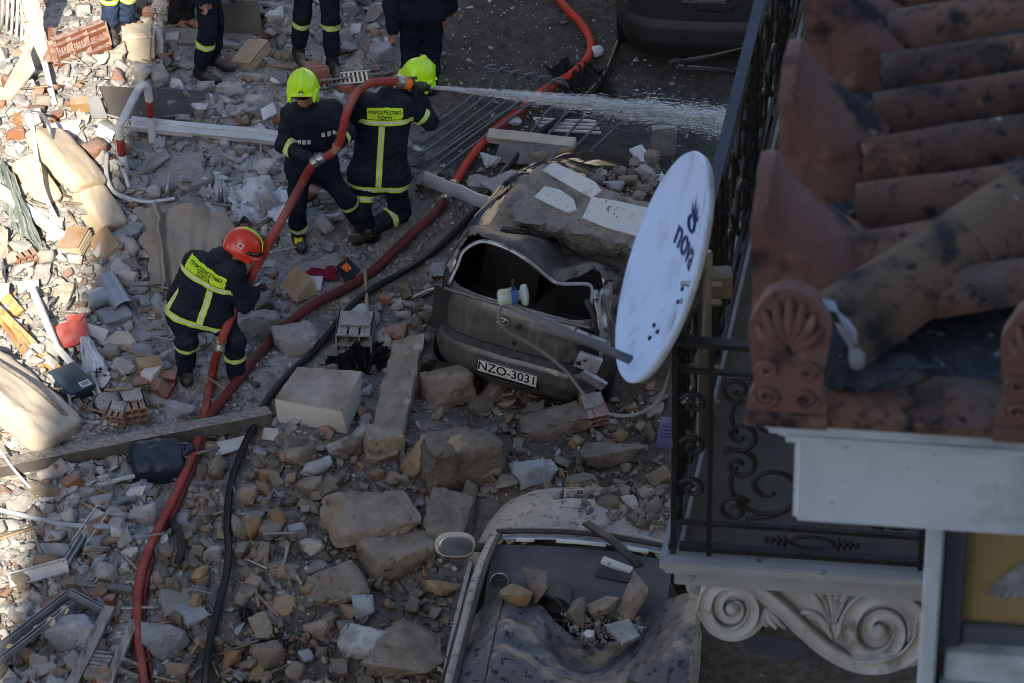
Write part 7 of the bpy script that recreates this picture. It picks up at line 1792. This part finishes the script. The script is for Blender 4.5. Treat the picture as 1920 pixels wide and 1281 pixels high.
roof = empty('tiled_roof', ER(2, 2, 0), label='weathered terracotta barrel-tiled roof with ornamented eave at the right edge', cat='roof')
RI = Matrix.Translation(-roof.location)
PIT = math.radians(13.5); TP = math.tan(PIT)
bm = bmesh.new()
for f in (((.05, .05, -.03), (6, 6, 6 * TP - .03), (6, 14, 6 * TP - .03), (.05, 14, -.03)), ((.05, .05, -.031), (8, .05, -.031), (8, 6, 6 * TP - .031), (6, 6, 6 * TP - .031))):
    bm.faces.new([bm.verts.new(RI @ ER(*q)) for q in f])
bm_obj('roof_bed', bm, mortar_d, roof)
def barrel_mesh(r0, r1, L, th=.014, arc=1.0, n=12):
    V = []; F = []
    rows = 5
    for j in range(rows):
        t = j / (rows - 1); r = r0 + (r1 - r0) * t
        for rr in (r, r - th):
            for k in range(n + 1):
                an = math.pi * (.5 - arc / 2) + math.pi * arc * k / n; V.append((math.cos(an) * rr, t * L, math.sin(an) * rr))
    w = 2 * (n + 1); m = n + 1
    for j in range(rows - 1):
        for k in range(n):
            F.append((j * w + k, (j + 1) * w + k, (j + 1) * w + k + 1, j * w + k + 1)); F.append((j * w + m + k, j * w + m + k + 1, (j + 1) * w + m + k + 1, (j + 1) * w + m + k))
        for k in (0, n): F.append((j * w + k, j * w + m + k, (j + 1) * w + m + k, (j + 1) * w + k))
    for j in (0, rows - 1):
        for k in range(n): F.append((j * w + k, j * w + k + 1, j * w + m + k + 1, j * w + m + k))
    me = bpy.data.meshes.new('roof_tile'); me.from_pydata(V, [], F); bm = bmesh.new(); bm.from_mesh(me); bmesh.ops.recalc_face_normals(bm, faces=bm.faces)
    for f in bm.faces: f.smooth = True
    for e in bm.edges:
        if len(e.link_faces) == 2 and e.calc_face_angle(0) > .6: e.smooth = False
    bm.to_mesh(me); bm.free(); return me
cover = barrel_mesh(.078, .066, .46); cover.materials.append(terra); pan = barrel_mesh(.072, .082, .46); pan.materials.append(M('terracotta_gap_shade', (.075, .045, .037), (.045, .033, .030), 5, rough=.95, bump=.5, rnd=.2, spots=[((.015, .015, .017), 5, .5, .6), ((.30, .31, .33), 24, .68, .72)]))  # pan tiles darkened: shade of the gaps between rows put into the colour
ridge_me = barrel_mesh(.112, .096, .52, .018); ridge_me.materials.append(terra_tan)
Rr = random.Random(9)
def worn(me, seed):
    m = me.copy()
    for v in m.vertices:
        q = v.co * 14 + Vector((seed * 3.1, 0, 0)); e = 1 - min(1, min(v.co.y, .46 - v.co.y) / .05)
        v.co += Vector((noise.noise(q), .9 * noise.noise(q * 1.7) * max(0, e), noise.noise(q + Vector((5, 5, 5))))) * (.0045 + .008 * max(0, e))
    return m
cover_set = [worn(cover, k) for k in range(4)]; pan_set = [worn(pan, k) for k in range(3)]
def place(me, p, d, up, name='roof_tile', flip=False):
    o = bpy.data.objects.new(name, me); COL.objects.link(o); o.parent = roof
    y = d.normalized(); z = (up - y * up.dot(y)).normalized(); x = y.cross(z)
    if flip: z = -z; x = -x
    m = Matrix((x, y, z)).transposed().to_4x4(); m.translation = p - roof.location; o.matrix_local = m; return o
upR = (BR * math.cos(PIT) + BZ * math.sin(PIT)); upS = (BS * math.cos(PIT) + BZ * math.sin(PIT))
nR = upR.cross(BS).normalized(); nR = nR if nR.z > 0 else -nR; nS = upS.cross(BR).normalized(); nS = nS if nS.z > 0 else -nS
STEP = .192
for i in range(14):
    s = .30 + i * STEP
    for j in range(5):
        a = .165 + j * .40
        if a + .34 > s and j: continue
        jit = Vector((Rr.uniform(-.006, .006), Rr.uniform(-.006, .006), Rr.uniform(-.003, .003)))
        place(Rr.choice(cover_set), ER(a, s, a * TP + .012 + .012 * 0) + jit + nR * (.012), upR + BS * Rr.uniform(-.03, .03) + BZ * .03, BZ)
        place(Rr.choice(pan_set), ER(a - .02, s + STEP / 2, a * TP + .055) + jit, upR + BZ * .03, BZ, flip=True)
for i in range(8):
    a = .46 + i * .21
    for j in range(3):
        s = .20 + j * .40
        if s + .34 > a: continue
        place(Rr.choice(cover_set), ER(a, s, s * TP + .02) + nS * .01, upS + BR * Rr.uniform(-.03, .03) + BZ * .03, BZ)
        place(Rr.choice(pan_set), ER(a + .105, s - .02, s * TP + .055), upS + BZ * .03, BZ, flip=True)
hip = (BR + BS).normalized(); hipd = (hip * math.cos(math.atan(TP / math.sqrt(2))) + BZ * math.sin(math.atan(TP / math.sqrt(2))))
for k in range(5):
    place(ridge_me, ER(.15, .15, .085) + hipd * (.40 * k) + BZ * .012 * 0, hipd + BZ * .03, BZ, 'hip_tile')
def rough_lump(name, p, dims, mat, seed, rot=(0, 0, 0)):
    bm = rock_bm(seed, dims, 14, .4, .05, 6, .05); bm_obj(name, bm, mat, roof, p - roof.location, rot, smooth=.6)
# mortar bedding at the mouth of the hip tile and along the joints
arc = [ER(.155, .155, .088) + hipd * -.012 + (BR - BS).normalized() * (math.cos(t) * .099) + BZ * (math.sin(t) * .10) for t in [math.pi * k / 12 for k in range(13)]]
V, F = sweep([p - roof.location for p in arc], [.016 + .004 * math.sin(k * 2.3) for k in range(13)], 7); py_obj('mortar_bead', V, F, mortar_w, roof, True)
rough_lump('mortar_bed', ER(.26, .13, .03), (.30, .12, .10), mortar_d, 3); rough_lump('mortar_bed', ER(.20, .22, .10), (.10, .16, .10), mortar_d, 4)
for i in range(9): rough_lump('mortar_bed', ER(.17, .30 + STEP * (i + .5), .05), (.09, .10, .05), mortar_d, 40 + i)
for i in range(9): rough_lump('mortar_bed', ER(.55, .30 + STEP * (i + .5), .17), (.5, .07, .05), mortar_d, 60 + i, (0, -PIT, _b * -1))
# eave board of terracotta along the near side, edge tile along the street side
bm = bmesh.new()
prof = [(.0, -.034), (.0, -.012), (.05, .006), (.13, .03), (.13, -.034)]
n = len(prof); ends = [[bm.verts.new(RI @ ER(a, s, z)) for s, z in prof] for a in (.02, 7)]
bm.faces.new(ends[0][::-1]); bm.faces.new(ends[1])
for i in range(n): j = (i + 1) % n; bm.faces.new([ends[0][i], ends[0][j], ends[1][j], ends[1][i]])
bm_obj('eave_board', bm, terra, roof)
def antefix(p, face, side, label=None, W=.175, Hh=.37):
    """upright palmette tile: plate with lobes, volutes, plinth"""
    root = bpy.data.objects.new('antefix', None); COL.objects.link(root); root.parent = roof; root.location = p - roof.location
    def q(x, z, y=0.0): return side * x + BZ * z + face * y
    out = []
    for k in range(25):
        t = k / 24; an = math.pi * (1 - t); lob = 1 + .05 * abs(math.sin(an * 5))
        out.append((math.cos(an) * W * .5 * lob * (1 if True else 1), Hh * .62 + math.sin(an) * Hh * .38 * lob))
    out = [(-W * .5, 0), (-W * .5, Hh * .16), (-W * .42, Hh * .3), (-W * .47, Hh * .5)] + out + [(W * .47, Hh * .5), (W * .42, Hh * .3), (W * .5, Hh * .16), (W * .5, 0)]
    bm = bmesh.new(); f_ = [bm.verts.new(q(x, z, .016)) for x, z in out]; b_ = [bm.verts.new(q(x, z, -.022)) for x, z in out]; m = len(out)
    bm.faces.new(f_); bm.faces.new(b_[::-1])
    for i in range(m): j = (i + 1) % m; bm.faces.new([f_[j], f_[i], b_[i], b_[j]])
    bm_obj('plate', bm, terra_pink, root)
    paths = []
    for k in range(7):
        an = math.radians(22 + k * 22.7); c = math.cos(an); s = math.sin(an)
        a0 = (c * W * .06, Hh * .56 + s * .02); a1 = (c * W * .30, Hh * .60 + s * Hh * .18); a2 = (c * W * .43, Hh * .62 + s * Hh * .33)
        P3 = spline([q(*a0, .018), q(*a1, .026), q(*a2, .020)], 5); py_obj('lobe', *sweep(P3, [W * .03 + W * .055 * math.sin(math.pi * min(1, (i + 1) / len(P3))) for i in range(len(P3))], 8, flat=.7, up=face), terra_pink, root, True)
    for sx in (-1, 1):
        for (cx, cz, r_, s0) in ((.26, .42, .13, 1), (.25, .22, .16, -1)):
            pts = [q(sx * (W * cx + math.cos(t * 1.0) * W * r_ * (1 - t / 14)), Hh * cz + math.sin(t) * s0 * W * r_ * (1 - t / 14), .020) for t in [k * .55 for k in range(18)]]
            py_obj('curl', *sweep(pts, W * .035, 6), terra_pink, root, True)
    bm = bmesh.new(); add_box(bm, (0, 0, 0), (W * 1.04, .05, Hh * .10), None, .004)
    mt = Matrix((side, face, BZ)).transposed()
    for v in bm.verts: v.co = mt @ (v.co + Vector((0, .002, Hh * .05)))
    bm_obj('plinth', bm, terra_pink, root, smooth=.5)
    return root
antefix(ER(.075, .01, -.03), -BS, BR); antefix(ER(.62, .01, -.03), -BS, BR)
# street side: antefixes seen from behind and the side, with a swept back
def side_antefix(s, W=.24, Hh=.36, D=.21):
    root = bpy.data.objects.new('antefix', None); COL.objects.link(root); root.parent = roof; root.location = ER(-.03, s, -.03) - roof.location
    prof = [(-.02, 0), (-.03, Hh), (.005, Hh + .005)] + [(.012 + D * (t ** 1.25), Hh - (Hh * .62) * (t ** .75)) for t in [k / 8 for k in range(1, 9)]] + [(D + .01, 0)]
    bm = bmesh.new(); L_ = []
    for k in range(7):
        w = -W / 2 + W * k / 6; e = 1 - .22 * abs(k / 3 - 1) ** 2.5
        L_.append([bm.verts.new(BR * x + BS * w + BZ * z * (e if z > .02 else 1)) for x, z in prof])
    n = len(prof)
    for k in range(6):
        for i in range(n): j = (i + 1) % n; bm.faces.new([L_[k][i], L_[k][j], L_[k + 1][j], L_[k + 1][i]])
    bm.faces.new(L_[0][::-1]); bm.faces.new(L_[-1])
    bmesh.ops.bevel(bm, geom=[e for e in bm.edges if e.calc_face_angle(0) > 1.0], offset=.008, segments=2, affect='EDGES')
    bmesh.ops.triangulate(bm, faces=bm.faces)
    for _ in range(3):
        es = [e for e in bm.edges if e.calc_length() > .03]; bmesh.ops.subdivide_edges(bm, edges=es, cuts=1); bmesh.ops.triangulate(bm, faces=bm.faces)
    bm.normal_update(); so = Vector((s * 9, 0, 0))
    for v in bm.verts:
        sh_ = max([e.calc_face_angle(0) for e in v.link_edges] + [0]); v.co += v.normal * (.006 * noise.noise(v.co * 14 + so) + .004 * noise.noise(v.co * 40 + so) - (.012 * max(0, noise.noise(v.co * 22 - so)) if sh_ > .4 else 0))
    bm_obj('plate', bm, terra_pink, root, smooth=.7)
    bm = bmesh.new(); add_box(bm, (.09, 0, .01), (.2, W * 1.02, .03), None, .004)
    mt = Matrix((BR, BS, BZ)).transposed()
    for v in bm.verts: v.co = mt @ v.co
    bm_obj('plinth', bm, terra, root)
for k in range(5): side_antefix(.50 + k * .48)
# ---- satellite dish fixed to the balcony rail
dn = Vector((-.917, -.045, .39)).normalized(); dm = (_r * .296 + _u * .955); dm = (dm - dn * dm.dot(dn)).normalized(); de = dn.cross(-dm)
DC = PD(1240, 500, 13.75)
dish = empty('satellite_dish', DC, label='pale blue satellite dish with dark logo fixed to the balcony railing', cat='satellite dish')
dish_mat = M('dish_enamel', (.56, .66, .86), (.52, .62, .82), 3, rough=.5, spec=.35, bump=.04, bscale=6, streak=((.44, .50, .62), 14, .54, .70), spots=[((.36, .40, .47), 4, .58, .76), ((.25, .24, .22), 60, .70, .73)])
RA, RB = .425, .39
def dpt(r, an, off=0.0): return dm * math.cos(an) * RA * r + de * math.sin(an) * RB * r + dn * (off + .075 * (r * r - 1))
V = []; F = []; NR, NA = 14, 64
rings = [(k / NR, 0) for k in range(1, NR + 1)] + [(1.03, .0), (1.045, -.012), (1.03, -.03), (.99, -.03)] + [(k / NR * .98, -.025) for k in range(NR, 0, -1)]
V.append(dn * -.075)
for r, off in rings:
    for k in range(NA): V.append(dpt(min(r, 1), 2 * math.pi * k / NA, off) + (dpt(r, 2 * math.pi * k / NA) - dpt(min(r, 1), 2 * math.pi * k / NA)) * (1 if r > 1 else 0))
V.append(dn * -.10)
for k in range(NA): F.append((0, 1 + k, 1 + (k + 1) % NA))
for i in range(len(rings) - 1):
    for k in range(NA): a = 1 + i * NA; b = a + NA; F.append((a + k, b + k, b + (k + 1) % NA, a + (k + 1) % NA))
a = 1 + (len(rings) - 1) * NA
for k in range(NA): F.append((a + k, len(V) - 1, a + (k + 1) % NA))
o = py_obj('reflector', V, F, dish_mat, dish, True)
bm = bmesh.new(); bm.from_mesh(o.data); bmesh.ops.recalc_face_normals(bm, faces=bm.faces); bm.to_mesh(o.data); bm.free()
logo = M('logo_navy', (.02, .035, .11), None, rough=.6)
def on_dish(m, e, off=.004):
    r2 = (m / RA) ** 2 + (e / RB) ** 2; return dm * m + de * e + dn * (off + .075 * (r2 - 1))
TX = (de * .936 - dm * .351).normalized(); TU = (de * .351 + dm * .936).normalized()
def logo_pt(x, y, off=.004):
    q = TX * x + TU * y + de * .015 + dm * .10; return on_dish(q.dot(dm), q.dot(de), off)
me = text_mesh('nova', .150, .002)
for v in me.vertices: v.co = logo_pt(v.co.x, v.co.y)
mesh_obj('lettering', me, logo, dish)
ring = [logo_pt(-.01 + math.cos(t) * .044, .085 + math.sin(t) * .028) for t in [k * math.pi / 14 for k in range(29)]]; py_obj('crown_ring', *sweep(ring, .0065, 6), logo, dish, True)
for x_, h_ in ((-.052, .045), (-.018, .085), (.022, .065), (.055, .035)):
    V = [logo_pt(x_ * .6 - .014, .110), logo_pt(x_ * .6 + .014, .110), logo_pt(x_ * 1.3, .115 + h_)]; py_obj('crown_point', V, [(0, 1, 2)], logo, dish)
for m_, e_ in ((-.06, .12), (-.11, .13), (-.215, -.05), (-.235, .02), (-.265, -.03)): py_obj('bolt', *sweep([on_dish(m_, e_, 0), on_dish(m_, e_, .008)], .009, 8), black_iron, dish)
a0 = on_dish(-.365, -.10, .0); a1 = a0 + dn * .50 + dm * .075
arm_mat = M('arm_grey', (.20, .19, .185), (.15, .145, .14), 6, rough=.5)
py_obj('feed_arm', *sweep([a0 - dn * .02, a0.lerp(a1, .5), a1], [.018, .016, .014], 8), arm_mat, dish, True)
lnb_m = M('lnb_plastic', (.50, .56, .50), (.38, .42, .36), 9, rough=.5, spots=[((.45, .44, .2), 7, .58, .7)])
lx = (de * -.2 + dm * .1 + _r * 1.0).normalized(); lc = a1 + dm * .035
py_obj('converter_body', *sweep([lc - lx * .055, lc - lx * .05, lc + lx * .0, lc + lx * .004], [.024, .030, .030, .022], 14), lnb_m, dish, True)
py_obj('feed_horn', *sweep([lc + lx * .0, lc + lx * .03, lc + lx * .034, lc + lx * .05, lc + lx * .052], [.018, .02, .038, .040, .03], 16), lnb_m, dish, True)
py_obj('converter_clamp', *sweep([lc - lx * .012, lc + lx * .008], .034, 12), M('clamp_blue', (.05, .12, .35), None, rough=.4), dish)
py_obj('connector', *sweep([lc, lc + BZ * .075], [.008, .005], 7), black_iron, dish, True)
cab = M('cable_grey', (.22, .20, .17), (.16, .15, .13), 10, rough=.6)
w0 = DC + lc - lx * .03; dd = depth_of(w0)
cp = [w0] + [PD(x, y, dd + k) for x, y, k in ((935, 590, 0), (950, 620, .05), (1010, 655, .1), (1060, 695, .12), (1100, 745, .1), (1140, 775, .05), (1190, 778, -.05), (1235, 752, -.1), (1255, 700, -.1), (1262, 660, -.05))]
tube('cable', [p - DC for p in spline(cp, 7)], .006, cab, dish, 7)
tube('support_strut', [p - DC for p in (PD(1000, 610, 14.3), PD(1150, 665, 14.5))], .006, arm_mat, dish, 7)
mp = DC - dn * .12
py_obj('back_plate', *sweep([-dn * .10, -dn * .16], [.09, .06], 12), steel, dish)
mast0 = PD(1322, 560, depth_of(L2(0, .25, .6))); 
py_obj('mast_arm', *sweep([-dn * .14, L2(.09, .14, 1.02) - DC], .02, 8), steel, dish, True)
py_obj('mast', *sweep([L2(.09, .14, .42) - DC, L2(.09, .14, 1.30) - DC], .024, 12), steel, dish, True)
for z in (.62, .78, 1.08, 1.16): py_obj('mast_clamp', *sweep([L2(.0, .14, z) - DC, L2(.15, .14, z) - DC], .012, 6), steel, dish, True)
box('mast_bracket', -dn * .22, (.12, .08, .10), M('bracket_beige', (.3, .29, .25), None), dish, bev=.01)
